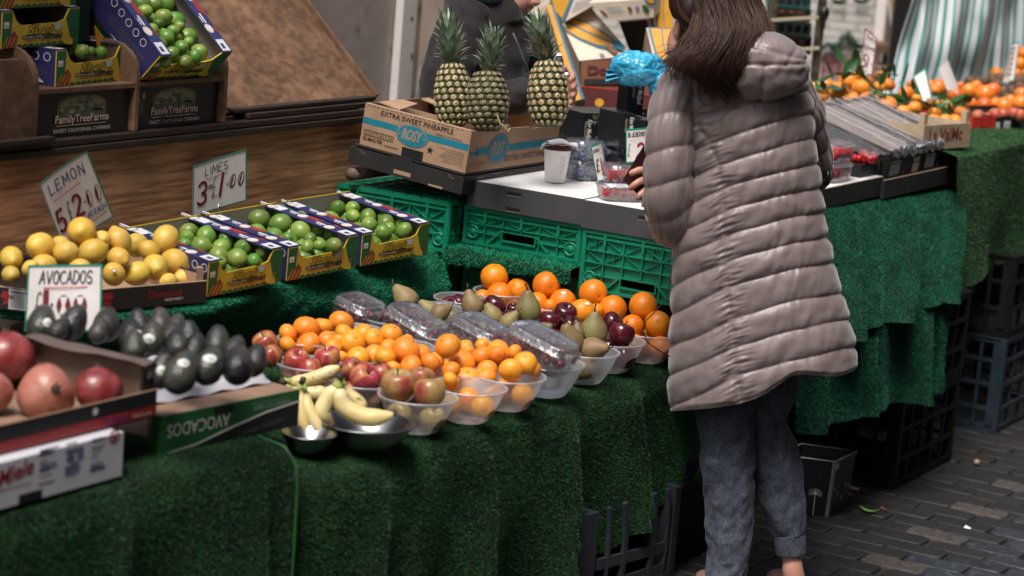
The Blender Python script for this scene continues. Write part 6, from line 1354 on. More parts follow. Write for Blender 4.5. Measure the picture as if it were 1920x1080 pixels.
# ---------------------------------------------------------------- the vendor
Vm=Body(7.62); Q_=Vm.p; g1=Q_(890,900,0); g1.z=0
ve=thing('person','person in a dark fleece jacket bending down behind the pineapples','person',g1)
b=MB(); sk=mt['skin_man']; hv=Q_(955,-62,.02)
b.ball(hv,(.088,.078,.115),sk,14,M=Rm); tubeB(b,[(Q_(938,-20,.02),.055),(Q_(958,2,.0),.050),(Q_(972,24,-.01),.026)],sk,14); b.ball(Q_(967,2,-.015),(.052,.058,.050),sk,12,M=Rm); b.ball(Q_(975,24,-.005),(.022,.028,.018),sk,10,M=Rm)
b.tube([Q_(985,-42,-.01),Q_(1000,-8,-.015),Q_(1006,4,-.015),Q_(996,11,-.01)],[.010,.014,.017,.011],sk,10); b.ball(Q_(996,6,-.03),(.010,.010,.008),sk,7,M=Rm)
b.ball(Q_(989,14,-.01),(.017,.026,.008),sk,8,M=Rm); b.ball(Q_(986,20,-.01),(.016,.024,.007),sk,8,M=Rm)
for sg in (-1,1): b.ball(hv+RH*.072+VH*.035*sg+Z_*.012,(.014,.016,.010),sk,6,M=Rm)
b.ball(hv-VH*.078-RH*.015-Z_*.01,(.020,.012,.032),sk,8,M=Rm)
tubeB(b,[(Q_(925,-20,.02),.058),(Q_(912,30,.02),.066),(Q_(895,90,.02),.13),(Q_(892,260,.02),.13),(Q_(892,420,.02),.13),(Q_(892,560,.03),.10)],sk,16)
tubeB(b,[(Q_(865,55,-.08),.055),(Q_(838,130,-.14),.05),(Q_(830,200,-.17),.045),(Q_(905,188,-.2),.040),(Q_(1000,172,-.22),.032),(Q_(1040,166,-.22),.028)],sk,12)
hp=Q_(1052,160,-.20); b.ball(hp,(.030,.022,.042),sk,10,M=Rm)
for k,(y0,dx) in enumerate(((138,1),(153,5),(168,5),(182,1))):
    tubeB(b,[(Q_(1052,y0+2,-.21),.0115),(Q_(1066+dx,y0-3,-.235),.0112),(Q_(1073+dx,y0+5,-.26),.0105),(Q_(1066+dx,y0+14,-.28),.009)],sk,8,steps=4)
tubeB(b,[(Q_(1048,150,-.20),.012),(Q_(1054,134,-.24),.0115),(Q_(1060,124,-.26),.0095)],sk,8,steps=4)
tubeB(b,[(Q_(970,60,.12),.05),(Q_(990,140,.18),.045),(Q_(1010,200,.15),.035),(Q_(1040,210,.1),.03)],sk,10)
rp=Q_(1046,212,.09); b.ball(rp,(.03,.02,.03),sk,8,M=Rm)
for k in range(4): tubeB(b,[(rp+Z_*(-.02+.014*k),.010),(rp+RH*.03+Z_*(-.02+.014*k),.0095),(rp+RH*.045-VH*.02+Z_*(-.02+.014*k),.008)],sk,8,steps=3)
for sg in (-1,1): tubeB(b,[(Q_(892+40*sg,560,.03),.085),(Q_(892+45*sg,800,.03),.055),(g1+RH*.08*sg+Z_*.08,.04),(g1+RH*.08*sg+Z_*.04-VH*.03,.04),(g1+RH*.08*sg+Z_*.025-VH*.18,.03)],sk,12)
remeshed(b,'body',ve,.0055,3)
vs=curve1([(-60,905,950,.07,.03),(-30,868,972,.11,.02),(0,848,982,.13,.02),(40,824,990,.14,.02),(80,806,994,.145,.02),(130,790,998,.15,.02),(190,777,1002,.15,.02),(260,772,1006,.15,.02),(420,776,1006,.15,.02),(560,790,1000,.14,.02)])
def jack(u,v):
    th=2*math.pi*u; y=-60+620*v; xl,xr,t,of=vs(y); c,s=math.cos(th),math.sin(th); x=(xl+xr)/2+(xr-xl)/2*c; f=nz(x*.02+y*.012,y*.016-x*.012,3)*.016+nz(x*.05+y*.02,y*.03,8)*.008
    return Q_(x,y,of+t*s)+(RH*c+VH*s)*f
b=MB(); b.grid(90,130,jack,mt['fleece'],cu=True); fd2=lambda seed: lambda s,a,t: .010*nz(s*14+1.3*math.sin(a),math.cos(a)*1.6,seed)+.006*nz(s*30,math.cos(a)*3,seed+math.sin(a)*3)
b.build('jacket',ve)
b=MB(); tubeB(b,[(Q_(884,20,-.06),.082),(Q_(852,90,-.13),.082),(Q_(834,160,-.17),.078),(Q_(838,206,-.19),.068),(Q_(890,196,-.21),.062),(Q_(945,186,-.22),.056),(Q_(992,175,-.22),.048)],mt['fleece'],40,dis=fd2(4),steps=14); tubeB(b,[(Q_(990,176,-.22),.044),(Q_(1014,171,-.22),.040)],mt['fleece'],24); b.build('sleeve',ve)
b=MB(); tubeB(b,[(Q_(970,50,.10),.075),(Q_(992,140,.17),.065),(Q_(1010,200,.15),.05)],mt['fleece'],30,dis=fd2(9)); b.build('sleeve',ve)
b=MB(); tubeB(b,[(Q_(922,-28,.0),.072),(Q_(938,14,-.03),.070),(Q_(955,52,-.06),.045)],mt['fleece'],30,dis=fd2(12),steps=10); b.build('collar',ve)
b=MB(); b.ball(Q_(912,-6,-.085),(.055,.05,.022),mt['scarf_blue'],12,M=Rm); b.build('scarf',ve)
b=MB(); b.tube([Q_(x,y,-.135+.001*k) for k,(x,y) in enumerate(((962,62),(972,85),(982,110),(988,135)))],.003,mt['ink_grey'],6); b.build('zip',ve)
b=MB(); tubeB(b,[(Q_(892,540,.03),.15),(Q_(892,640,.03),.14)],mt['zip_black'],20)
for sg in (-1,1): tubeB(b,[(Q_(892+38*sg,600,.03),.095),(Q_(892+42*sg,780,.03),.075),(g1+RH*.08*sg+Z_*.08,.065)],mt['zip_black'],18)
b.build('trousers',ve)
b=MB(); b.ball(hv+Z_*.03-RH*.02,(.095,.085,.105),mt['hair_base'],14,M=Rm); b.build('hair',ve)
b=MB(); 
for k in range(2): b.grid(8,12,lambda u,v: Q_(1044+14*v+9*(u-.5),98+42*v,-.265-.01*k)+RH*.006*math.sin(v*9+u*5+k)+VH*.006*math.sin(v*14+k*2),mt['metal'])
tag(b.build('foil_wrapper',loc=Q_(1055,130,-.26)),'crumpled silver foil wrapper in the hand of the vendor by the pineapple','wrapper')
t=thing('unseen_awning','unseen dark canvas canopy added to shade the shelf of lime cartons','unseen_awning',(4,4.6,2.0)); D('canvas_dark',(.06,.07,.06),.9); b=MB(); b.grid(12,8,lambda u,v:V((2.2+2.5*u,4.0+2.0*v,2.02+.28*v+.02*math.sin(u*9))),mt['canvas_dark']); b.build('canvas',t,solid=.003); b=MB(); b.bar((2.2,4.01,2.0),(4.7,4.01,2.0),.03,.03,mt['metal_dark']); b.build('pole',t)  # unseen canopy, added above the frame to shade the lime shelf
# unseen terrace behind the photographer, added to block low sky light
D('facade_brick',(.10,.055,.04),.9,col2=(.07,.04,.03),nscale=4); D('facade_glass',(.02,.025,.03),.15)
t=thing('unseen_terrace','unseen dark brick terrace across the narrow street, added to shade the stall','house',(4,-3.4,0)); b=MB(); b.box((-10,-2.8,0),(36,0,0),(0,.6,0),(0,0,11.5),mt['facade_brick']); b.build('wall',t)
for k in range(9):
    for zz in (1.0,4.4): b=MB(); b.box((-7.5+3.6*k,-2.22,zz),(1.3,0,0),(0,.05,0),(0,0,1.9),mt['facade_glass']); b.build('window',t)
# ---------------------------------------------------------------- background: brick wall, banana cartons, rack, tarpaulin
def vplane(px,py,px2,py2,d): return atd(px,py,d),atd(px2,py2,d)
m=bpy.data.materials.new('white_brick'); m.use_nodes=True; nt=m.node_tree; N=nt.nodes; L=nt.links; p=N['Principled BSDF']; tc=N.new('ShaderNodeTexCoord'); br=N.new('ShaderNodeTexBrick')
br.inputs['Color1'].default_value=(.60,.57,.52,1); br.inputs['Color2'].default_value=(.57,.54,.495,1); br.inputs['Mortar'].default_value=(.47,.45,.41,1); br.inputs['Scale'].default_value=1; br.inputs['Brick Width'].default_value=.15; br.inputs['Row Height'].default_value=.042; br.inputs['Mortar Size'].default_value=.006; br.inputs['Mortar Smooth'].default_value=.6
mp=N.new('ShaderNodeMapping'); mp.inputs['Rotation'].default_value=(R_(-90),0,0); L.new(tc.outputs['Object'],mp.inputs[0]); L.new(mp.outputs[0],br.inputs[0]); L.new(br.outputs[0],p.inputs['Base Color']); bp=N.new('ShaderNodeBump'); bp.inputs['Distance'].default_value=.01; bp.invert=True; L.new(br.outputs[1],bp.inputs['Height']); L.new(bp.outputs[0],p.inputs['Normal']); mt['white_brick']=m
wp=atd(1500,100,12.0); wo=V((wp.x,wp.y,0))-RH*5.5
t=thing('brick_wall','white painted brick wall behind the stalls with dark swags and red lettering','wall',wo)
b=MB(); b.box((0,0,0),(9,0,0),(0,.2,0),(0,0,3.6),mt['white_brick']); o=b.build('wall_face',t,local=True); t.rotation_euler=(0,0,math.atan2(RH.y,RH.x))
def onwall(x,y,off=.01): 
    r=ray(x,y); s=(wo-EYE).dot(VH)/r.dot(VH); return EYE+r*s-VH*off
b=MB(); D('garland',(.03,.06,.04),.9); D('wall_red',(.25,.05,.07),.8)
Ti=Matrix.Rotation(-math.atan2(RH.y,RH.x),4,'Z')
def loc(p): return Ti @ (p-wo)
def gar(pts,r): 
    P=[loc(onwall(x,y,.03)) for x,y in pts]; b.tube(P,[r*rnd.uniform(.5,1.4) for _ in P],mt['garland'],7)
sw=[(1528,100),(1540,88),(1550,82),(1560,86),(1570,84),(1578,74),(1588,62),(1596,76),(1606,84),(1616,87),(1626,80),(1640,70)]
gar(sw,.016)
for k in range(3): gar([(x+rnd.uniform(-3,3),y+rnd.uniform(-4,4)) for x,y in sw],.007)
for cx in (1572,1614):
    for r in (6,10,14): gar([(cx+r*math.cos(R_(a)),-3+r*.6*math.sin(R_(a))) for a in range(0,181,20)],.005)
b.build('garland',t,local=True)
b=MB(); P=Panel(b,loc(onwall(1538,134,.004)),X_,Z_)
P.text('thursday',.0,.0,.105,mt['wall_red'],2,bold=.02,width=.165)
for i in range(18): P.rect(.003+.0092*i,-.03,.007+.0092*i,.075+.02*rnd.random(),mt['wall_red'],1)
b.build('lettering',t,local=True)
# wall brackets and pale post right of the bricks
t=thing('door_post','greyish white door frame beside the brick wall','post',atd(1650,120,11.6)*1); 
def upright(bb,x0,x1,y,d,m,th=.06,zb=0,zt=3.2):
    a=atd(x0,y,d); c=atd(x1,y,d); bb.box(V((a.x,a.y,zb)),RH*((c-a).dot(RH)),VH*th,(0,0,zt-zb),m)
b=MB(); upright(b,1640,1656,60,11.6,mt['white_paint']); b.build('post',t); b=MB(); upright(b,1662,1676,60,11.5,mt['weathered']); b.build('post',t)
q=atd(1625,113,11.3); t=thing('side_bench','brown and pinkish wooden bench by the pale door frame','bench',q); b=MB(); b.box(atd(1645,100,11.3),RH*.35,VH*.3,Z_*.04,mt['shelf_wood']); b.build('top',t); b=MB(); D('pink_panel',(.36,.22,.17),.7); b.box(atd(1648,118,11.3)-Z_*.5,RH*.30,VH*.25,Z_*.485,mt['pink_panel']); b.build('panel',t)
t=thing('hanging_cloth','ochre and white cloths hanging beside the dark post','cloth',atd(1690,60,11.2)); D('ochre',(.40,.22,.07),.8); D('dirty_white',(.52,.49,.46),.8)
b=MB(); b.grid(14,12,lambda u,v:atd(1662+u*22+v*14,-30+v*130,11.2)+VH*.03*math.sin(u*12),mt['dirty_white']); b.build('white_cloth',t,solid=.004); b=MB(); b.grid(10,12,lambda u,v:atd(1668+u*24+v*14*(1-.2*u),-30+v*118,11.0)+VH*.03*math.sin(u*9),mt['ochre']); b.build('ochre_cloth',t,solid=.004)
b=MB(); a=atd(1700,60,10.4); b.bar(atd(1706,-60,10.3),V((a.x-.02,a.y,0)),.075,.06,mt['metal_dark']); tag(b.build('tent_pole',loc=(a.x,a.y,0)),'thick dark upright pole at the edge of the striped tarpaulin','pole')
b=MB(); upright(b,1672,1690,60,10.9,mt['dark_wood'],.05); tag(b.build('dark_post',loc=atd(1680,100,10.9)),'dark wooden post standing behind the ochre cloth','post')
# striped tarpaulin
m=bpy.data.materials.new('striped_tarpaulin'); m.use_nodes=True; nt=m.node_tree; N=nt.nodes; L=nt.links; p=N['Principled BSDF']; p.inputs['Roughness'].default_value=.5
at=N.new('ShaderNodeAttribute'); at.attribute_name='stripe'; sx=N.new('ShaderNodeMath'); sx.operation='MULTIPLY'; sx.inputs[1].default_value=23; L.new(at.outputs['Fac'],sx.inputs[0]); fr=N.new('ShaderNodeMath'); fr.operation='PINGPONG'; fr.inputs[1].default_value=.5; L.new(sx.outputs[0],fr.inputs[0])
mr=N.new('ShaderNodeMapRange'); mr.inputs[1].default_value=.27; mr.inputs[2].default_value=.36; L.new(fr.outputs[0],mr.inputs[0]); mx=N.new('ShaderNodeMix'); mx.data_type='RGBA'; L.new(mr.outputs[0],mx.inputs[0]); mx.inputs[6].default_value=(.50,.52,.57,1); mx.inputs[7].default_value=(.055,.22,.18,1); L.new(mx.outputs[2],p.inputs['Base Color']); mt['stripe']=m
b=MB(); ST=[]
def tarp(u,v):
    x=lerp(lerp(1722,1655,v**1.1),1990,u); y=lerp(-50,210,v); f=.06*math.sin(u*38+1.4*nz(u*3,v*2))*(.4+.6*v)+.05*nz(u*7,v*3,2)+.05*math.sin(u*9+v*4)
    return atd(x,y,9.9+.8*u)+VH*f
b.grid(150,40,tarp,m); o=b.build('striped_tarpaulin',loc=atd(1800,180,10)); at=o.data.attributes.new('stripe','FLOAT','POINT'); at.data.foreach_set('value',[(i%150)/149+.006*nz((i//150)*.1,(i%150)*.05) for i in range(150*40)]); tag(o,'green and white striped tarpaulin hanging in folds behind the persimmons','tarpaulin')
k=o.modifiers.new('solid','SOLIDIFY'); k.thickness=.004
# trolley rack with dark crates
rk=atd(1500,60,9.6); t=thing('roll_cage','rusty metal rack with rails holding stacked dark crates','rack',V((rk.x,rk.y,0))); D('rack_metal',(.10,.085,.05),.5,metal=.3,col2=(.035,.03,.022),nscale=25); D('rack_pale',(.45,.40,.29),.5)
for x in (1536,1446):
    a=atd(x,60,9.6); b=MB(); b.bar(V((a.x,a.y,0)),V((a.x,a.y,3.0)),.034 if x>1500 else .025,.03,mt['rack_metal'],up=VH); b.build('upright',t)
for y in (36,94):
    b=MB(); b.bar(atd(1440,y+2,9.58),atd(1536,y-4,9.58),.012,.012,mt['rack_pale']); b.build('rail',t)
b=MB(); c=atd(1545,25,9.55); b.ball(c,(.022,.022,.03),mt['metal_dark'],8); b.bar(c,c-Z_*.06,.02,.02,mt['metal_dark'],up=VH); b.build('latch',t)
D('crate_bottle',(.012,.03,.022),.5); D('orange_brown',(.42,.12,.05),.6,col2=(.2,.06,.03),nscale=30); D('teal_crate',(.02,.10,.11),.5)  # mottled orange to brown colour of jars, bundle and leaf scrap
for i,(y0,y1,lab,mm,fill) in enumerate(((-12,10,'dark teal crate cut by the picture top, highest on the metal rack','teal_crate',None),(12,34,'dark crate with orange goods on the metal rack','crate_bottle','orange_brown'),(38,62,'dark green crate on the middle rail of the metal rack','crate_bottle',None),(64,96,'dark crate with reddish jars lowest on the metal rack','crate_dark','brown_carton'))):
    a=atd(1440,y1,9.75); w_=(atd(1520,y1,9.75)-a).length; h_=(y1-y0)*9.75/FPX; t2=thing('rack_crate',lab,'crate',a,'crates on the metal rack'); b=MB(); b.box(a,RH*w_,VH*.012,Z_*h_*.16,mt[mm]); b.box(a+Z_*h_*.86,RH*w_,VH*.012,Z_*h_*.14,mt[mm])
    for k in range(6): b.box(a+RH*w_*(k/5*.96)+Z_*h_*.162,RH*w_*.035,VH*.012,Z_*h_*.696,mt[mm])
    b.build('front_panel',t2); b=MB(); b.box(a+VH*.1,RH*w_,VH*.02,Z_*h_,mt['box_black']); b.box(a+VH*.0125+RH*(w_-.012),RH*.012,VH*.087,Z_*h_,mt[mm]); b.box(a+VH*.0125,RH*.012,VH*.087,Z_*h_,mt[mm]); b.build('body',t2)
    if fill:
        for k in range(4):
            b=MB(); c=a+RH*w_*(.14+.22*k)+VH*.055; b.lathe([(.0001,.002),(.017,.002),(.017,h_*.6),(.012,h_*.7),(.0001,h_*.72)],mt[fill],12,Matrix.Translation(c),cap=False); tag(b.build('jar',loc=c),f'small {"orange" if i==1 else "reddish"} jar in the {"upper" if i==1 else "lowest"} dark crate of the rack','jar',f'jars in the {"upper" if i==1 else "lowest"} rack crate')
# banana cartons
def bcarton(lab,c4,dep,dd,draw,mat='cream_card',group='banana cartons behind the vendor',name='banana_carton'):
    TL,TR,BR,BL=[atd(x,y,d) for (x,y),d in zip(c4,dep)]; u=BR-BL; v=TL-BL; n=u.cross(v).normalized(); r_=ray(*c4[1]); TR=EYE+r_*((BL-EYE).dot(n)/r_.dot(n))
    t=thing(name,lab,'carton',BL,group); b=MB(); b.prism([BL,BR,TR,TL],-n*dd if n.dot(EYE-BL)>0 else n*dd,mt[mat]); b.build('body',t)
    b=MB(); P=Panel(b,BL,u,v); P.LAY=.002; P.pt=(lambda x,y,l=1: BL+u*(x/u.length)+v*(y/v.length)+(TR-TL-u)*(x/u.length)*(y/v.length)+P.n*(.003+.002*l)); draw(P,u.length,v.length); b.build('front_print',t)
def d_ban(P,w,h):
    o1=[(.0,.97),(.35,1.0),(.62,.80),(.80,.55),(.93,.26),(.90,.12),(.76,.10),(.5,.22),(.22,.48),(.0,.78)]
    P.poly([(w*x,h*y) for x,y in o1],mt['blue_print'],1); P.poly([(w*(.03+x*.93),h*(.03+y*.95)) for x,y in [(.0,.93),(.33,.98),(.60,.78),(.78,.53),(.88,.28),(.78,.16),(.5,.27),(.22,.52),(.0,.80)]],mt['banana_print'],2)
    P.stroke([(w*.18,h*.94),(w*.42,h*.64),(w*.66,h*.40),(w*.86,h*.22)],h*.04,mt['blue_print'],3); P.poly([(w*.80,h*.22),(w*.84,h*.34),(w*.88,h*.26),(w*.96,h*.30),(w*.97,h*.16),(w*.88,h*.08),(w*.78,h*.12)],mt['blue_print'],4)
    P.ell(w*.69,h*.12,w*.055,h*.13,mt['kraft_dark'],5,rot=.35); P.ell(w*.70,h*.11,w*.035,h*.10,mt['brown_carton'],6,rot=.35); P.rect(w*.42,h*-.0+.004,w*.50,h*.10,mt['blur_blue'],1)
bcarton('tilted cream banana carton with a big yellow banana print facing the camera',[(1055,46),(1108,14),(1186,104),(1086,114)],(8.7,8.7,8.6,8.6),.25,d_ban)
def d_plain(P,w,h):
    P.rect(w*.18,h*.38,w*.46,h*.42,mt['teal_print'],1); P.rect(w*.18,h*.66,w*.46,h*.69,mt['teal_print'],1); P.text('PREMIUM',w*.2,h*.48,h*.12,mt['blur_blue'],1,width=w*.24); P.ell(w*.58,h*.52,w*.035,h*.16,mt['brown_carton'],1); P.rect(w*.68,h*.42,w*.75,h*.66,mt['blur_blue'],1); P.ell(w*.86,h*.48,w*.05,h*.24,mt['cactus'],1,rot=.3); P.ell(w*.96,h*.9,w*.09,h*.22,mt['blue_print'],2,rot=.5); P.ell(w*.96,h*.92,w*.05,h*.14,mt['banana_print'],3,rot=.5)
    P.ell(w*.07,h*.38,w*.035,h*.2,mt['brown_carton'],1)
bcarton('cream carton with small round hand hole and teal stripes behind the blue bag',[(1104,6),(1226,-2),(1226,32),(1140,38)],(8.55,8.5,8.5,8.55),.3,d_plain)
bcarton('dark open side of a cream carton above the blue bag',[(1160,40),(1218,36),(1236,110),(1188,116)],(8.75,8.7,8.7,8.75),.2,lambda P,w,h:(P.rect(w*.02,h*.02,w*.92,h*.98,mt['box_black'],1)),'cream_card')
def d_ylw(P,w,h): P.poly([(w*.1,0),(w,0),(w,h),(w*.05,h)],mt['blue_print'],1); P.poly([(w*.16,0),(w*.98,0),(w*.98,h*.97),(w*.12,h*.97)],mt['banana_print'],2); P.stroke([(w*.55,h*.0),(w*.45,h*.5),(w*.5,h*.95)],w*.04,mt['blue_print'],3)
bcarton('yellow banana carton standing beside the head of the shopper',[(1212,52),(1268,56),(1276,116),(1226,112)],(8.5,8.5,8.45,8.45),.25,d_ylw)
bcarton('yellow and cream banana carton above the head height of the shopper',[(1226,-6),(1262,-8),(1262,54),(1228,52)],(8.6,8.6,8.6,8.6),.2,d_ylw)
bcarton('banana carton at the picture top with a blue rimmed yellow print',[(1030,-20),(1085,-20),(1056,42),(1040,20)],(8.75,8.75,8.75,8.75),.2,lambda P,w,h:(P.poly([(0,0),(w,0),(w,h),(0,h)],mt['blue_print'],1),P.poly([(w*.02,h*.02),(w*.8,h*.05),(w*.85,h),(0,h)],mt['banana_print'],2)))
bcarton('greyish carton lid leaning over the banana print carton',[(1080,-10),(1130,-10),(1108,12),(1060,40)],(8.65,8.65,8.65,8.65),.15,lambda P,w,h:[P.rect(w*.1,h*(.3+.12*i),w*.8,h*(.34+.12*i),mt['blur_blue'],1) for i in range(4)])
bcarton('tall yellow banana carton edge leaning beside the vendor hand',[(1024,10),(1038,10),(1096,186),(1078,190)],(8.3,8.3,8.2,8.2),.2,lambda P,w,h:(P.rect(w*.7,0,w,h,mt['blue_print'],1),P.rect(0,0,w*.68,h,mt['banana_print'],1)))
def d_dole(P,w,h): P.text('Dole',w*.08,h*.72,h*.17,mt['maroon_print'],1,bold=.03,width=w*.36); P.rect(w*.04,h*.50,w*.44,h*.62,mt['box_black'],1); P.poly([(0,0),(w,0),(w,h*.22),(w*.5,h*.36),(0,h*.46)],mt['maroon_print'],1); P.stroke([(0,h*.47),(w*.5,h*.37),(w,h*.23)],h*.015,mt['carton_red'],2); P.ell(w*.22,h*.13,w*.05,h*.085,mt['banana_print'],2)
bcarton('dark red and brown fruit carton under the banana cartons',[(1090,114),(1256,112),(1256,206),(1088,204)],(8.3,8.2,8.2,8.3),.35,d_dole,'brown_carton')
D('paper_mix',(.50,.45,.37),.7,col2=(.36,.27,.16),nscale=16,col3=(.62,.60,.55),n3=30)
b=MB(); b.prism([atd(960,40,8.9),atd(1040,0,8.9),atd(1092,200,8.9),atd(965,200,8.9)],VH*.2,mt['paper_mix']); tag(b.build('paper_stack',loc=atd(1000,200,8.9)),'pale pile of papers and wrapping behind the pineapple crowns','papers')
b=MB(); c=atd(985,95,8.6); b.ball(c,(.035,.04,.05),mt['orange_brown'],8); tag(b.build('orange_bundle',loc=c-Z_*.05),'blurred orange bundle behind the jacket of the vendor','bundle')
b=MB(); c=atd(960,300,8.5); b.box(V((c.x-1.3,c.y-.3,0)),X_*3.2,Y_*.6,Z_*.85,mt['dark_wood']); tag(b.build('back_table',loc=(c.x,c.y,0)),'dark table behind the vendor carrying the banana cartons','table')
# ---------------------------------------------------------------- right end of the stall: black trays, filmed cartons
def box_front(lab,p0,p1,h,dep,mat,Y=None,group=None,name='cardboard_tray',cat='tray',top=None):
    a=aty(*p0,Y); e=aty(*p1,Y); w=e.x-a.x; t=thing(name,lab,cat,a,group); b=MB(); b.box(a,X_*w,Y_*.005,Z_*h,mt[mat]); b.box(a+Z_*(h+.0002),X_*w,Y_*.004,Z_*.0012,mt['kraft_edge']); b.build('front_panel',t)
    b=MB(); b.box(a+Y_*.0055,X_*w,Y_*dep,Z_*(h-.002),mt[mat]); b.build('body',t)
    if top: b=MB(); b.box(a+Y_*.006+Z_*(h-.0015),X_*w,Y_*(dep-.002),Z_*.003,mt[top]); b.build('top_panel',t)
    return a,w
YT=2.80
aL,wL=box_front('low black tray with white top under the strawberry punnets',(1525,396),(1652,373),.062,.40,'black_card',YT,'black trays on the right',top='white_card')
aR,wR=box_front('low black tray under the two film wrapped cartons',(1655,373),(1785,348),.060,.40,'black_card',YT-.01,'black trays on the right')
D('sheet_brown',(.37,.29,.26),.7,col2=(.31,.24,.215),nscale=12)
def filmed(lab,pf,w,Y,d,h,lean,hb=.20):
    """black carton with high back, clear film stretched over its sloping mouth"""
    o=aty(*pf,Y); t=thing('filmed_carton',lab,'carton',o,'film wrapped black cartons'); ux=X_; uy=V((0,1,0))
    b=MB(); b.prism([o,o+ux*w,o+ux*w+Z_*h-uy*lean,o+Z_*h-uy*lean],uy*.004,mt['box_black']); P=Panel(b,o,ux,(Z_*h-uy*lean)); P.rect(w*.08,.012,w*.34,h*.62,mt['lime_white'],1); P.rect(w*.1,h*.5,w*.2,h*.57,mt['ink_grey'],2); P.rect(w*.22,h*.5,w*.31,h*.57,mt['ink_grey'],2)
    for i in range(5): P.rect(w*.1,h*(.15+.065*i),w*(.3-.03*(i%2)),h*(.175+.065*i),mt['blur_blue'],2)
    for i in range(6): P.text('product of origin',w*.53,h*(.72-.09*i),h*.045,mt['ink_grey'],1,'c',width=w*(.24-.03*(i%2)))
    P.rect(w*.72,h*.08,w*.90,h*.42,mt['letter_pink'],1); P.rect(w*.72,h*.46,w*.90,h*.62,mt['letter_pink'],1); P.stroke([(w*.46,.0),(w*.44,h*.1),(w*.49,h*.16),(w*.47,h*.2)],.004,mt['pale_wood'],2); b.build('front_panel',t)
    for x in (0,w-.004):
        b=MB(); b.prism([o+ux*x+uy*.0045,o+ux*x+uy*d,o+ux*x+uy*d+Z_*hb,o+ux*x+uy*.0045-uy*lean*.95+Z_*h],ux*.004,mt['box_black']); 
        q=Panel(b,o+ux*(x+.004)+uy*d,-uy,Z_) if x==0 else None
        b.build('side_panel',t)
    b=MB(); b.box(o+uy*d,ux*w,uy*.004,Z_*hb,mt['box_black']); Panel(b,o+uy*d,ux,Z_).rect(.004,.004,w-.004,hb-.004,mt['sheet_brown']); b.build('back_panel',t)
    b=MB(); b.prism([o+uy*.012+Z_*(h-.022)+ux*.005,o+ux*(w-.005)+uy*.012+Z_*(h-.022),o+ux*(w-.005)+uy*(d-.006)+Z_*(hb-.014),o+uy*(d-.006)+Z_*(hb-.014)+ux*.005],Z_*.003,mt['sheet_brown']); b.build('inner_sheet',t)
    b=MB(); 
    def ff(u,v):
        s=-.05+1.06*v; base=o+ux*(w*lerp(-.01,1.01,u))+uy*(lerp(-lean,d,max(s,0)))+Z_*lerp(h,hb,max(s,0)); 
        if s<0: base-=Z_*(-s)*.6; base-=uy*.006
        return base+Z_*(.010*nz(u*7,v*4,w*9)+.004*math.sin(u*30+v*9)*(1 if v<.2 else .4)+.006)
    b.grid(50,40,ff,mt['film']); b.build('film_cover',t)
    b=MB(); b.grid(60,8,lambda u,v: o+ux*(w*u)-uy*(lean+.004+.008*abs(nz(u*18,v*3)))+Z_*(h-.022*v*(.5+abs(nz(u*9,0,5)))+.010+.012*nz(u*16,v*4)),mt['film_edge']); b.build('film_edge',t)
    b=MB(); [b.grid(3,30,lambda u,v,xx=xx: o+ux*(xx+.010*(u-.5)+.006*math.sin(v*14+xx*40))+uy*(d*v)+Z_*(lerp(h,hb,v)+.014+.004*nz(v*9,xx*9)),mt['film_edge']) for xx in (w*.22,w*.47,w*.78,w*.99)]; b.build('film_fold',t)
    return o
filmed('film wrapped black carton with white barcode label, next to the strawberries',(1659,338),.322,2.815,.34,.098,.012)
filmed('film wrapped black carton at the end of the tray by the wooden crate',(1726,323),.315,2.817,.34,.096,.012)
o=aty(1612,341,2.83); t=thing('cherry_tomato_box','black carton with red round fruit under loose clear film beside the strawberries','carton',o)
b=MB(); b.box(o,X_*.19,Y_*.3,Z_*.055,mt['box_black']); b.build('body',t)
for i in range(14):
    c=o+V((rnd.uniform(.04,.18),rnd.uniform(-.01,.06),.062+rnd.uniform(0,.018))); b=MB(); b.ball((0,0,0),.014,mt['strawberry_red'],8); x=b.build('cherry',None); x.location=c; tag(x,'small glossy red fruit in the film covered black carton','red fruit','red fruit in the filmed carton')
    if i%3==0:
        s=MB(); s.tube([(0,0,0),(.004,-.018,-.01),(.0,-.022,-.035)],.0012,mt['leaf_green'],5); y=s.build('stem',x,local=True)
b=MB(); b.grid(40,20,lambda u,v:o+V((lerp(-.02,.22,u),lerp(-.03,.30,v),.085+.10*v+.012*nz(u*6,v*4,7))),mt['film']); b.build('film_cover',t)
# strawberries
STR=proto('strawberry',lambda b:(prof(b,[(.0003,-.020),(.008,-.014),(.015,.0),(.016,.010),(.010,.016),(.0003,.017)],mt['strawberry_red'],12),b.lathe([(.012,.0155),(.004,.019),(.0002,.019)],mt['leaf_green'],6,cap=False)))
for l in (0,1):
    q=atz(1578,343,aL.z+.066)+V((.03,.06,.062*l)); a=X_; lab='strawberry punnet '+('on top of the pair, beside the grey sleeve' if l else 'under the other one, on the white topped tray')
    s=berry_punnet(lab,q,a,.17,.115,.046,'punnet',None,None,'strawberry punnets')
    for i in range(5):
        for j in range(3): o=bpy.data.objects.new('strawberry',STR); COL.objects.link(o); o.location=q+a*(-.062+.031*i)+s*(-.032+.032*j)+Z_*.026; o.rotation_euler=randq().to_euler(); tag(o,'strawberry packed in the '+('upper' if l else 'lower')+' strawberry punnet','strawberry','strawberries in the '+('upper' if l else 'lower')+' punnet')
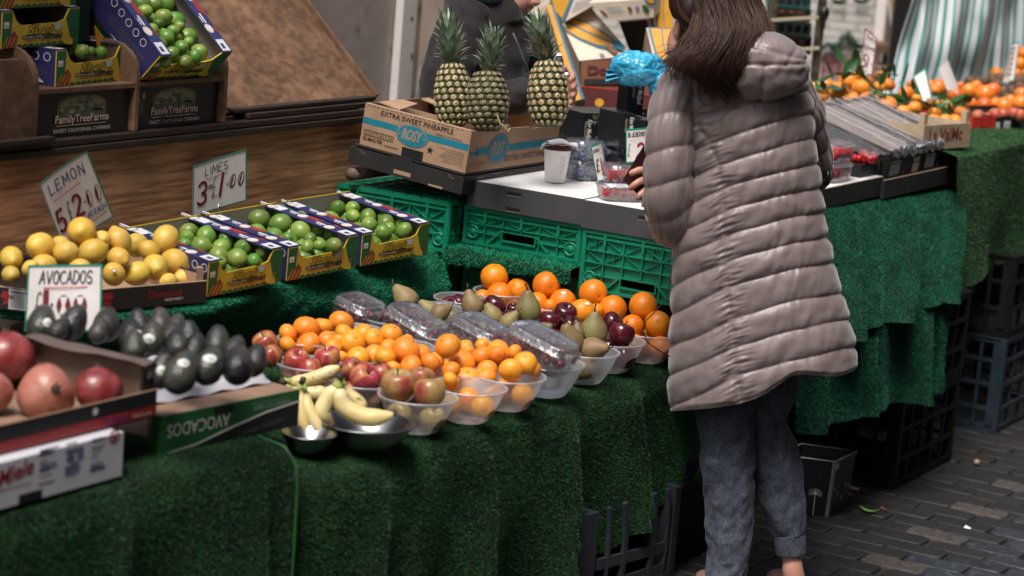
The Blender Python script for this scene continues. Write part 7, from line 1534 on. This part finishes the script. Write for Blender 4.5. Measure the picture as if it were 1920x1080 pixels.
# ---------------------------------------------------------------- hanging carpets at the platform end and the next stall
D('turf_drop_blade', (.004,.130,.066), .55, col2=(.003,.062,.031), nscale=16, isl=.55, hue=.015)
def hang(p0,p1,p2,p3,Y,amp,seed,topin=.10,drop=.03):
    a,b_,c,d=aty(*p0,Y),aty(*p1,Y),aty(*p2,Y-drop),aty(*p3,Y-drop)
    def fn(u,v):
        k=.16
        if v<k:
            t=v/k; p=lerp(a,b_,u); return p+V((0,topin*(1-t),.004*nz(u*6,t)))
        t=(v-k)/(1-k); p=lerp(lerp(a,b_,u),lerp(d,c,u),t); q_=u*8.5+seed+.4*t+.5*nz(u*3,t,seed); p.y-=amp*t**.5*(2.4*(1-abs(math.sin(q_)))**3+.5*math.sin(u*29+2*seed)+.7*nz(u*6,t*2,seed)); p.y-=.014*min(1,t*10); p.z+=.012*nz(u*5,0,seed)*t
        p.z-=.010*min(1,t*8)*(1-t)
        return p
    return fn
carpet('grass_carpet','upper bright green grass carpet hanging from the black trays beside the shopper', hang((1505,402),(1798,355),(1778,560),(1500,652),2.79,.030,1.0,drop=.235), 110, 60, mt['turf_back'], mt['turf_drop_blade'], 260000, .0065, .0015)
carpet('grass_carpet','lower green grass carpet hanging under the upper one, down to the dark crates', hang((1480,600),(1772,540),(1752,735),(1486,812),2.575,.026,2.2,topin=.03), 110, 60, mt['turf_back'], mt['turf_drop_blade'], 220000, .0065, .0015)
NS=atz(1786,287,1.05)
def next_fn(u,v):
    x=NS.x+u*2.2; k=.35
    if v<k: t=v/k; p=V((x,lerp(3.7,NS.y,t),NS.z+.012*nz(u*6,t*4,1)))
    else:
        t=(v-k)/(1-k); z1=lerp(.56,.62,u)+.02*math.sin(u*9); p=V((x+.02*nz(u*4,t*3),NS.y-.02-.02*t-.03*t**.6*(math.sin(u*17)+.6*nz(u*6,t*2,3)),lerp(NS.z-.008,z1,t)))
        if u<.06: p.x+=.05*t*(1-u/.06)*math.sin(t*5)
    return p
carpet('grass_carpet','lighter yellowish green carpet draped over the neighbouring fruit stall', next_fn, 110, 80, mt['turf_light_back'], mt['turf_light_blade'], 60000, .007)
b=MB(); b.box((6.55,2.88,.90),(1.38,0,0),(0,.75,0),(0,0,.012),mt['dark_wood']); t=thing('trestle','dark trestle board under the black trays at the end of the stall','table',(7.2,3.2,0)); b.build('table_top',t)
for x in (6.9,7.7):
    b=MB(); b.box((x,3.0,0),(.06,0,0),(0,.5,0),(0,0,.9),mt['dark_wood']); b.build('leg',t)
b=MB(); b.box((NS.x+.08,NS.y+.04,NS.z-.06),(2.1,0,0),(0,.85,0),(0,0,.03),mt['dark_wood']); t=thing('trestle','board of the neighbouring stall under its light green carpet','table',(8.8,3.2,0)); b.build('table_top',t)
for x in (NS.x+.3,NS.x+1.8):
    b=MB(); b.box((x,3.0,0),(.06,0,0),(0,.5,0),(0,0,NS.z-.06),mt['dark_wood']); b.build('leg',t)
# ---------------------------------------------------------------- leafy clementines, persimmons, kiwis
LEAF=proto('leaf',lambda b:b.grid(4,7,lambda u,v:V(((u-.5)*.030*math.sin(math.pi*min(.999,v*.97+.02))**.8,.008*math.cos(u*6.28-3.14)*0+.006*v*v*4*.5+abs(u-.5)*.010,v*.075)),mt['leaf_green']))
TWIG=proto('twig',lambda b:b.tube([(0,0,.026),(.004,.002,.045),(.012,.0,.062)],.0017,mt['leaf_green'],5))
def leafy(o,n):
    s=bpy.data.objects.new('stem',TWIG); COL.objects.link(s); s.parent=o
    for k in range(n):
        l=bpy.data.objects.new('leaf',LEAF); COL.objects.link(l); l.parent=o; l.location=(rnd.uniform(-.006,.010),0,.032+rnd.random()*.02); l.rotation_euler=(rnd.uniform(.5,1.7),rnd.uniform(-.4,.4),rnd.uniform(0,6.28)); l.scale=(rnd.uniform(.8,1.15),)*3
R1=cv([(540,580,58),(690,540,68),(625,620,72),(770,600,62),(705,670,55),(822,690,72),(948,712,66),(745,500,50),(810,555,45),(470,600,50),(515,650,40),(1075,635,55),(905,525,45),(960,570,45),(870,640,40),(890,590,42)],3.6,1400,0)
R2=cv([(1060,750,45),(1130,735,52),(1210,700,48),(1330,720,58),(1455,760,52),(1185,810,45),(1265,815,50),(1340,810,45),(1400,820,48),(1150,660,35),(1270,760,45)],3.6,1400,0)
c1=pile('clementine','leafy clementine','in the high heap',R1,lambda x,y:proj(aty(x,y,3.36-.0035*(y-150)))[2],'clementines with leaves',rotf=lambda i:facing((rnd.gauss(0,.5),rnd.gauss(0,.5),.8),rnd.random()*6))
c2=pile('clementine','leafy clementine','in the wooden crate',R2,lambda x,y:proj(aty(x,y,3.13-.0035*(y-200)))[2],'clementines with leaves',rotf=lambda i:facing((rnd.gauss(0,.6),rnd.gauss(0,.6),.8),rnd.random()*6))
for i,o in enumerate(c1+c2): leafy(o,(2,1,3,1,2)[i%5])
a=atz(1728,282,1.06); e=atz(1817,275,1.06); t=thing('wooden_crate','pale thin wooden fruit crate with dark red writing','fruit crate',a); ux=(e-a); ux.z=0; w=ux.length; ux.normalize(); uy=Z_.cross(ux)
b=MB(); b.box(a,ux*w,uy*.006,Z_*.085,mt['pale_wood']); P=Panel(b,a,ux,Z_); D('crate_ink',(.22,.03,.03),.7); P.text('La ValMc',w*.12,.028,.045,mt['crate_ink'],2,bold=.02,width=w*.70); b.build('front_panel',t)
b=MB(); b.box(a+uy*.0065,ux*.006,uy*.3,Z_*.085,mt['pale_wood']); b.box(a+uy*.0065+ux*(w-.006),ux*.006,uy*.3,Z_*.085,mt['pale_wood']); b.box(a+uy*.307,ux*w,uy*.006,Z_*.085,mt['pale_wood']); b.build('side_panel',t)
for x in (.007,w-.03): b=MB(); b.box(a+ux*x+uy*.007,ux*.022,uy*.022,Z_*.125,mt['pale_wood']); b.build('corner_post',t)
b=MB(); b.box(a+ux*.0065+uy*.0065,ux*(w-.013),uy*.3,Z_*.006,mt['pale_wood']); b.build('base',t)
b=MB(); q=aty(1620,205,3.36); b.box(q-X_*.38-Z_*.10,X_*.8,Y_*.4,Z_*.08,mt['kraft_dark']); tag(b.build('support_box',loc=q-Z_*.13),'brown box under the high heap of leafy clementines','box')
for i,(x0,x1,y0,mm,lab) in enumerate(((1818,1872,271,'carton_red','red carton with a white label holding nectarines'),(1860,1900,269,'box_black','black carton beside the red nectarine carton'),(1902,1985,266,'box_black','black carton at the picture edge beside the other black carton'))):
    a=atd(x0,y0,9.05+.1*i); e=atd(x1,y0-(x1-x0)*.17,9.05+.1*i+(x1-x0)*.002); ux=e-a; ux.z=0; w=ux.length; ux.normalize(); uy=Z_.cross(ux); t=thing('fruit_carton',lab,'carton',a,'fruit cartons on the neighbouring stall'); h=.105
    b=MB(); b.box(a,ux*w,uy*.004,Z_*h,mt[mm]); P=Panel(b,a,ux,Z_)
    if i==0: P.rect(w*.82,0,w,h*.98,mt['box_black'],1); P.rect(w*.84,h*.05,w*.98,h*.8,mt['lime_white'],2); P.stroke([(w*.3,h),(w*.34,h*.62),(w*.58,h*.60),(w*.62,h)],.003,mt['maroon_print'],2)
    else: P.rect(w*.45,h*.05,w*.75,h*.82,mt['lime_white'],1); [P.rect(w*.5,h*(.15+.12*k),w*.7,h*(.19+.12*k),mt['blur_blue'],2) for k in range(5)]; [P.rect(w*.08,h*(.3+.1*k),w*.38,h*(.33+.1*k),mt['ink_grey'],1) for k in range(5)]
    b.build('front_panel',t); b=MB(); b.box(a+uy*.0045,ux*.004,uy*.25,Z_*h,mt[mm]); b.box(a+uy*.0045+ux*(w-.004),ux*.004,uy*.25,Z_*h,mt[mm]); b.box(a+uy*.255,ux*w,uy*.004,Z_*h,mt[mm]); b.build('side_panel',t); b=MB(); b.box(a+uy*.005+ux*.005,ux*(w-.01),uy*.248,Z_*.05,mt['kraft']); b.build('base',t)
NEC=proto('nectarine',citrus(mt['nectarine_skin'],.033,.95,3,False)); PER=[proto('persimmon',citrus(mt['persimmon_skin'],.036,1.0,s,False)) for s in (4,9)]; KIW=proto('kiwi',lambda b:b.ball((0,0,0),(.025,.025,.030),mt['kiwi_skin'],10))
def simple(nm,mesh,noun,where,items,dep,group,r0):
    lab=rows_label(items,noun,where)
    for i,(x,y,r) in enumerate(items):
        d=dep(x,y); o=bpy.data.objects.new(nm,mesh[i%len(mesh)] if isinstance(mesh,list) else mesh); COL.objects.link(o); o.location=atd(x,y,d); o.scale=(r*d/FPX/r0,)*3; o.rotation_euler=(rnd.gauss(0,.4),rnd.gauss(0,.4),rnd.random()*6); tag(o,lab[i],nm,group)
simple('nectarine',NEC,'reddish nectarine','in the red and black cartons',[(1833,218,13),(1850,222,12),(1866,216,14),(1880,214,11),(1900,212,12),(1912,216,12)],lambda x,y:9.2,'nectarines in the cartons',.033)
PR=cv([(1295,590,55),(1270,610,40),(1410,645,55),(1500,615,52),(1550,585,42),(1610,640,66),(1665,610,50),(1515,700,38),(1605,712,54),(1735,720,62),(1850,700,58),(1855,640,50),(1440,580,30),(1680,700,40),(1780,680,40),(1110,570,30),(1245,575,35)],3.6,1400,0)
simple('persimmon',PER,'orange persimmon','on the far stall',PR,lambda x,y:9.75-.006*(y-170),'persimmons on the neighbouring stall',.036)
KW=cv([(1500,550,36),(1600,550,34),(1660,540,40),(1700,530,44),(1740,580,34),(1790,550,38),(1840,545,38),(1730,620,36),(1790,610,34),(1850,590,36),(1750,660,30),(1800,640,34),(1870,620,30),(1560,545,30),(1860,520,30),(1690,570,34)],3.6,1400,0)
simple('kiwi',KIW,'brown kiwi','behind the persimmons',KW,lambda x,y:10.2-.006*(y-160),'kiwis behind the persimmons',.0275)
simple('orange',ORANGE[0],'orange','high on the far stall',[(1912,120,15),(1918,100,13),(1906,138,12),(1925,138,14),(1868,140,14)],lambda x,y:10.4,'oranges at the back of the far stall',.037)
a=atd(1818,232,9.3); b=MB(); b.box(a-Z_*.012,X_*1.3,Y_*.7,Z_*.012,mt['white_card']); b.box(a-Z_*.10+Y_*.08,X_*1.3,Y_*.6,Z_*.087,mt['kraft_dark']); tag(b.build('display_board',loc=a),'white edged display board under the persimmons','board')
b=MB(); q=atd(1850,130,10.9); b.box(q-RH*.10-Z_*.10,RH*.20+Z_*.02,VH*.05,Z_*.19+RH*.04,mt['weathered']); b.box(q-RH*.13-Z_*.12,RH*.25,VH*.045,Z_*.03,mt['metal_dark']); tag(b.build('wooden_box',loc=q-Z_*.1),'dark weathered wooden box standing against the striped tarpaulin','box')
b=MB(); q=atd(1804,130,10.8); b.ball(q,(.06,.05,.09),mt['metal_dark'],10); tag(b.build('dark_bag',loc=q-Z_*.09),'dark rounded bag beside the weathered wooden box','bag')
def d_clem(P,w,h): P.hand('SWEET',w*.18,h*.84,h*.08,mt['ink_black'],h*.010,sp=.12,wd=.5); P.stroke([(w*.15,h*.79),(w*.85,h*.76)],h*.01,mt['ink_bright_red']); P.hand('CLEMENTINE',w*.06,h*.60,h*.09,mt['ink_black'],h*.010,sp=.05,wd=.36); P.stroke([(w*.1,h*.56),(w*.9,h*.52)],h*.01,mt['ink_bright_red']); P.hand('5',w*.08,h*.18,h*.28,mt['ink_darkred'],h*.025,jit=.0,wd=.3); P.hand('1.00',w*.45,h*.18,h*.26,mt['ink_darkred'],h*.025,jit=.0,wd=.3)
sign('tall narrow sweet clementine price card with a red edge in the leafy heap',[(1622,52),(1645,72),(1636,140),(1611,140)],(8.9,8.9,8.9,8.9),d_clem,rim='ink_red',back=False)
def d_scr(P,w,h):
    for i in range(5): P.stroke([(w*(.25+.1*rnd.random()),h*(.8-.14*i)),(w*(.6+.2*rnd.random()),h*(.83-.14*i))],h*.012,mt['letter_pink'],2)
sign('leaning white price card between the clementines and the persimmons',[(1712,143),(1736,125),(1748,182),(1731,192)],(8.95,8.95,8.9,8.9),d_scr,rim='ink_green',back=False)
sign('white price card stuck among the persimmons, tilted to one side',[(1760,128),(1776,111),(1797,164),(1776,170)],(9.5,9.5,9.5,9.5),d_scr,rim='card_white',back=False)
def d_far(P,w,h):
    for i in range(6): P.hand('FT4E'[:3],w*.2,h*(.80-.13*i),h*.09,mt['brown_carton'],h*.02,wd=.4,sp=.2)
sign('cream price card standing behind the kiwis near the picture edge',[(1896,82),(1911,78),(1902,150),(1878,158)],(9.9,9.9,9.9,9.9),d_far,rim='ink_green',back=False)
# ---------------------------------------------------------------- crates and bins on the ground
def bottle_crate(lab,px0,px1,h,dep,mat,rows=2,cols=5,z0=0.0,group='large plastic crates on the street',xoff=0,open_=True):
    a=atz(*px0,z0) if z0==0 else V(px0); e=atz(*px1,z0) if z0==0 else V(px1); ux=e-a; ux.z=0; w=ux.length; ux.normalize(); uy=Z_.cross(ux); m=mt[mat]; t=thing('slatted_crate',lab,'crate',a,group)
    def face(o,u,n,w,nm):
        b=MB(); 
        b.box(o,u*w,n*.02,Z_*.022,m); b.box(o+Z_*(h-.024),u*w,n*.02,Z_*.024,m); b.box(o+Z_*.0222,u*.026,n*.02,Z_*(h-.0464),m); b.box(o+Z_*.0222+u*(w-.026),u*.026,n*.02,Z_*(h-.0464),m)
        for k in range(1,cols): b.box(o+Z_*.0222+u*(w*k/cols-.006)+n*.003,u*.012,n*.012,Z_*(h-.0464),m)
        for k in range(1,rows+1): b.box(o+Z_*(h*k/(rows+1)-.006)+u*.0262+n*.0005,u*(w-.0524),n*.010,Z_*.014,m)
        b.box(o-n*.004+Z_*.03,u*w,n*.003,Z_*.006,m); b.box(o-n*.004+Z_*(h-.008),u*w,n*.003,Z_*.007,m)
        b.build(nm,t)
    face(a,ux,uy,w,'front_panel'); face(a+uy*(dep-.02)+uy*0,-uy*1.0 if False else ux,uy,w,'back_panel')
    face(a+uy*.0205+uy*(dep-.0615),-uy,ux,dep-.0615,'side_panel'); face(a+ux*(w-.02)+uy*.0205+uy*(dep-.0615),-uy,ux,dep-.0615,'side_panel')
    b=MB(); b.box(a+ux*.021+uy*.021+Z_*.002,ux*(w-.042),uy*(dep-.042),Z_*.01,m); b.build('base',t); return a,ux,uy,w
a,ux,uy,w=bottle_crate('black slatted plastic crate standing on the cobbles',(1675,922),(1782,866),.305,.40,'crate_dark')
bottle_crate('black slatted crate stacked on the one standing on the cobbles',a+Z_*.308+ux*.01,a+Z_*.308+ux*(w+.01),.30,.40,'crate_dark',z0=1)
b=MB(); q=a+uy*.05; b.box(q+ux*.13+uy*.06+Z_*.125,ux*.12,uy*.1,Z_*.03,mt['blur_blue']); tag(b.build('carton_scrap',loc=q),'pale mauve carton scrap behind the black crates','carton')
a2,ux2,uy2,w2=bottle_crate('dark blue slatted crate standing on the cobbles at the picture edge',(1866,816),(1968,760),.36,.42,'crate_blue',rows=3)
bottle_crate('black slatted crate stacked on the blue crate',a2+Z_*.363,a2+Z_*.363+ux2*w2,.30,.42,'crate_dark',z0=1)
bottle_crate('black slatted crate deep under the neighbouring stall',a2+uy2*.30-ux2*.55+Z_*.001,a2+uy2*.30-ux2*.10+Z_*.001,.36,.35,'crate_dark',z0=1)
bottle_crate('black slatted crate raised behind the blue crate under the carpet',a2+uy2*.30-ux2*.55+Z_*.37,a2+uy2*.30-ux2*.10+Z_*.37,.26,.35,'crate_dark',z0=1)
# pale crate with curved slats under the fruit table
a=atz(1100,1142,0); e=atz(1262,1082,0); ux=e-a; ux.z=0; w=ux.length; ux.normalize(); uy=Z_.cross(ux); m=mt['crate_pale']; t=thing('slatted_crate','greyish blue crate with curved slats under the front of the fruit table','crate',a,'large plastic crates on the street'); h=.265
b=MB(); b.box(a+ux*(w-.028),ux*.028,uy*.02,Z_*h,m); b.box(a-ux*.03,ux*.05,uy*.02,Z_*h,m)
for k,x in enumerate((.18,.36,.70,.86)): 
    pts=[a+ux*(w*x+.016*math.sin(math.pi*z*1.0)*(1 if k%2 else .7))+Z_*(h*z)+uy*.008 for z in np.linspace(.0,1,9)]; 
    for i in range(8): b.bar(pts[i],pts[i+1],.018 if k in (1,2) else .010,.012,m,up=uy)
b.bar(a+ux*w*.1+Z_*h*.42+uy*.01,a+ux*(w-.028)+Z_*h*.36+uy*.01,.012,.03,m); b.bar(a+ux*w*.1+Z_*h*.16+uy*.01,a+ux*(w-.028)+Z_*h*.12+uy*.01,.012,.03,m); b.box(a+Z_*.0,ux*(w-.03),uy*.02,Z_*.02,m); b.build('front_panel',t)
b=MB(); b.box(a+uy*.35,ux*w,uy*.02,Z_*h,m); b.box(a+uy*.022,ux*.02,uy*.326,Z_*h,m); b.box(a+uy*.022+ux*(w-.02),ux*.02,uy*.326,Z_*h,m); b.build('side_panel',t); b=MB(); b.box(a+ux*.021+uy*.023+Z_*.002,ux*(w-.042),uy*.325,Z_*.01,m); b.build('base',t)
b=MB(); q=a+ux*(w+.05)+uy*.06; b.box(q,ux*.30,uy*.3,Z_*.30,mt['crate_dark']); tag(b.build('black_crate',loc=q),'solid black crate in the shade behind the legs of the shopper','crate')
# palm printed bin
a=atz(1492,964,0); e=atz(1550,972,0); f=atz(1587,952,0); t=thing('printed_bin','black printed tin bin with white palm tree drawings, open at the top','bin',e)
u1=(e-a); u1.z=0; w1=u1.length+.06; u1.normalize(); u2=(f-e); u2.z=0; w2=u2.length; u2.normalize(); h=.185; C0=e-u1*w1
D('bin_black',(.012,.012,.013),.4); D('bin_edge',(.30,.31,.33),.4)
def palm(P,x,y,s,w=.0012):
    P.stroke([(x,0.004),(x+.002,y)],w*1.6,mt['lime_white'],2)
    for k in range(11): g=R_(-20+22*k); P.stroke([(x+.002,y),(x+.002+s*.6*math.cos(g),y+s*.6*math.sin(g)),(x+.002+s*math.cos(g),y+s*math.sin(g)*.8)],w,mt['lime_white'],2)
Cs=[C0,e,e+u2*w2,C0+u2*w2]; flare=1.12; cc=sum(Cs,V((0,0,0)))/4; Tp=[cc+(p-cc)*flare+Z_*h for p in Cs]
for i,nmn in enumerate(('front_panel','side_panel','back_panel','side_panel')):
    p,q,pt,qt=Cs[i],Cs[(i+1)%4],Tp[i],Tp[(i+1)%4]; b=MB(); nrm=(q-p).cross(pt-p).normalized(); b.prism([p,q,qt,pt],-nrm*.003,mt['bin_black']); P=Panel(b,p,q-p,(pt+qt)/2-(p+q)/2); L_=(q-p).length
    if i==0: palm(P,L_*.72,.075,.022); palm(P,L_*.28,.06,.02,.0008); P.ring(L_*.80,.135,.006,.008,.001,mt['ink_grey'],2)
    if i==1: [palm(P,L_*x,y,.010) for x,y in ((.15,.09),(.35,.07),(.55,.05),(.72,.085),(.9,.075))]; P.rect(.006,.155,.030,.175,mt['lime_white'],2)
    b.build(nmn,t)
b=MB(); b.tube(Tp+[Tp[0]],.003,mt['bin_edge'],6); b.build('rim',t); b=MB(); b.bar(Cs[1]-u1*.001,Tp[1],.011,.004,mt['bin_edge'],up=(u2-u1)); b.build('edge_strip',t); b=MB(); b.prism([p+Z_*.003 for p in Cs],Z_*.003,mt['bin_black']); b.build('base',t)
# litter on the cobbles
def litter(nm,lab,px,m,fn): 
    q=atz(*px,.006); b=MB(); fn(b,q,mt[m]); tag(b.build(nm,loc=q),lab,nm.replace('_',' '))
D('fresh_leaf',(.16,.32,.05),.4)
litter('fallen_leaf','bright green leaf lying on the cobbles near the printed bin',(1630,963),'fresh_leaf',lambda b,q,m:b.grid(5,9,lambda u,v:q+(RH*.94-VH*.34)*(v-.5)*.066+(VH*.9+RH*.4)*(u-.5)*.024*math.sin(math.pi*min(1,v+.02))**.7+Z_*(.006+.012*(v-.5)**2*4+.006*abs(u-.5)),m))
litter('walnut_shell','small brown shell lying alone on the cobbles',(1831,872),'kraft',lambda b,q,m:b.ball(q+Z_*.010,(.014,.011,.011),m,8))
litter('paper_scrap','tiny white paper scrap on the dark cobbles',(1814,991),'ink_white',lambda b,q,m:b.grid(3,3,lambda u,v:q+V(((u-.5)*.016,(v-.5)*.02,.002+.006*u*v)),m))
litter('dry_leaf','small tan dry leaf beside the printed bin',(1602,918),'kraft_dark',lambda b,q,m:b.grid(3,5,lambda u,v:q+V(((u-.5)*.012,(v-.5)*.03,.003+.004*u)),m))
litter('leaf_scrap','small reddish brown leaf scrap behind the green leaf',(1656,956),'orange_brown',lambda b,q,m:b.grid(3,4,lambda u,v:q+V(((u-.5)*.012,(v-.5)*.018,.003+.005*v)),m))
# ---------------------------------------------------------------- camera, sky and sun
cam=bpy.data.cameras.new('camera'); co=bpy.data.objects.new('camera',cam); COL.objects.link(co); SC.camera=co
cam.sensor_width=36; cam.lens=36*FPX/1920; cam.clip_start=.1; cam.clip_end=400
co.matrix_world=Matrix.Translation(EYE) @ ROT.to_4x4()
cam.dof.use_dof=True; cam.dof.focus_distance=6.65; cam.dof.aperture_fstop=2.8
SUN_EL,SUN_AZ=62,0
w=bpy.data.worlds.new('World'); SC.world=w; w.use_nodes=True; nt=w.node_tree
sky=nt.nodes.new('ShaderNodeTexSky'); sky.sky_type='NISHITA'; sky.sun_disc=False
to_sun=V((-.44,-.08,0)).normalized()*math.cos(R_(SUN_EL))+Z_*math.sin(R_(SUN_EL))
sky.sun_elevation=R_(SUN_EL); sky.sun_rotation=math.atan2(to_sun.x,to_sun.y); sky.air_density=1.6; sky.dust_density=4; sky.ozone_density=.6
nt.links.new(sky.outputs[0],nt.nodes['Background'].inputs[0]); nt.nodes['Background'].inputs[1].default_value=.062
l=bpy.data.lights.new('sun','SUN'); l.energy=1.5; l.angle=R_(24); l.color=(1,.96,.91); lo=bpy.data.objects.new('sun',l); COL.objects.link(lo)
lo.rotation_euler=to_sun.to_track_quat('Z','Y').to_euler(); lo.location=(0,0,8)
SC.view_settings.view_transform='Standard'; SC.view_settings.look='None'; SC.view_settings.exposure=1.28; SC.view_settings.gamma=1
SC.render.engine='CYCLES'; SC.cycles.use_denoising=True; SC.cycles.max_bounces=10; SC.cycles.transparent_max_bounces=24; SC.cycles.diffuse_bounces=3
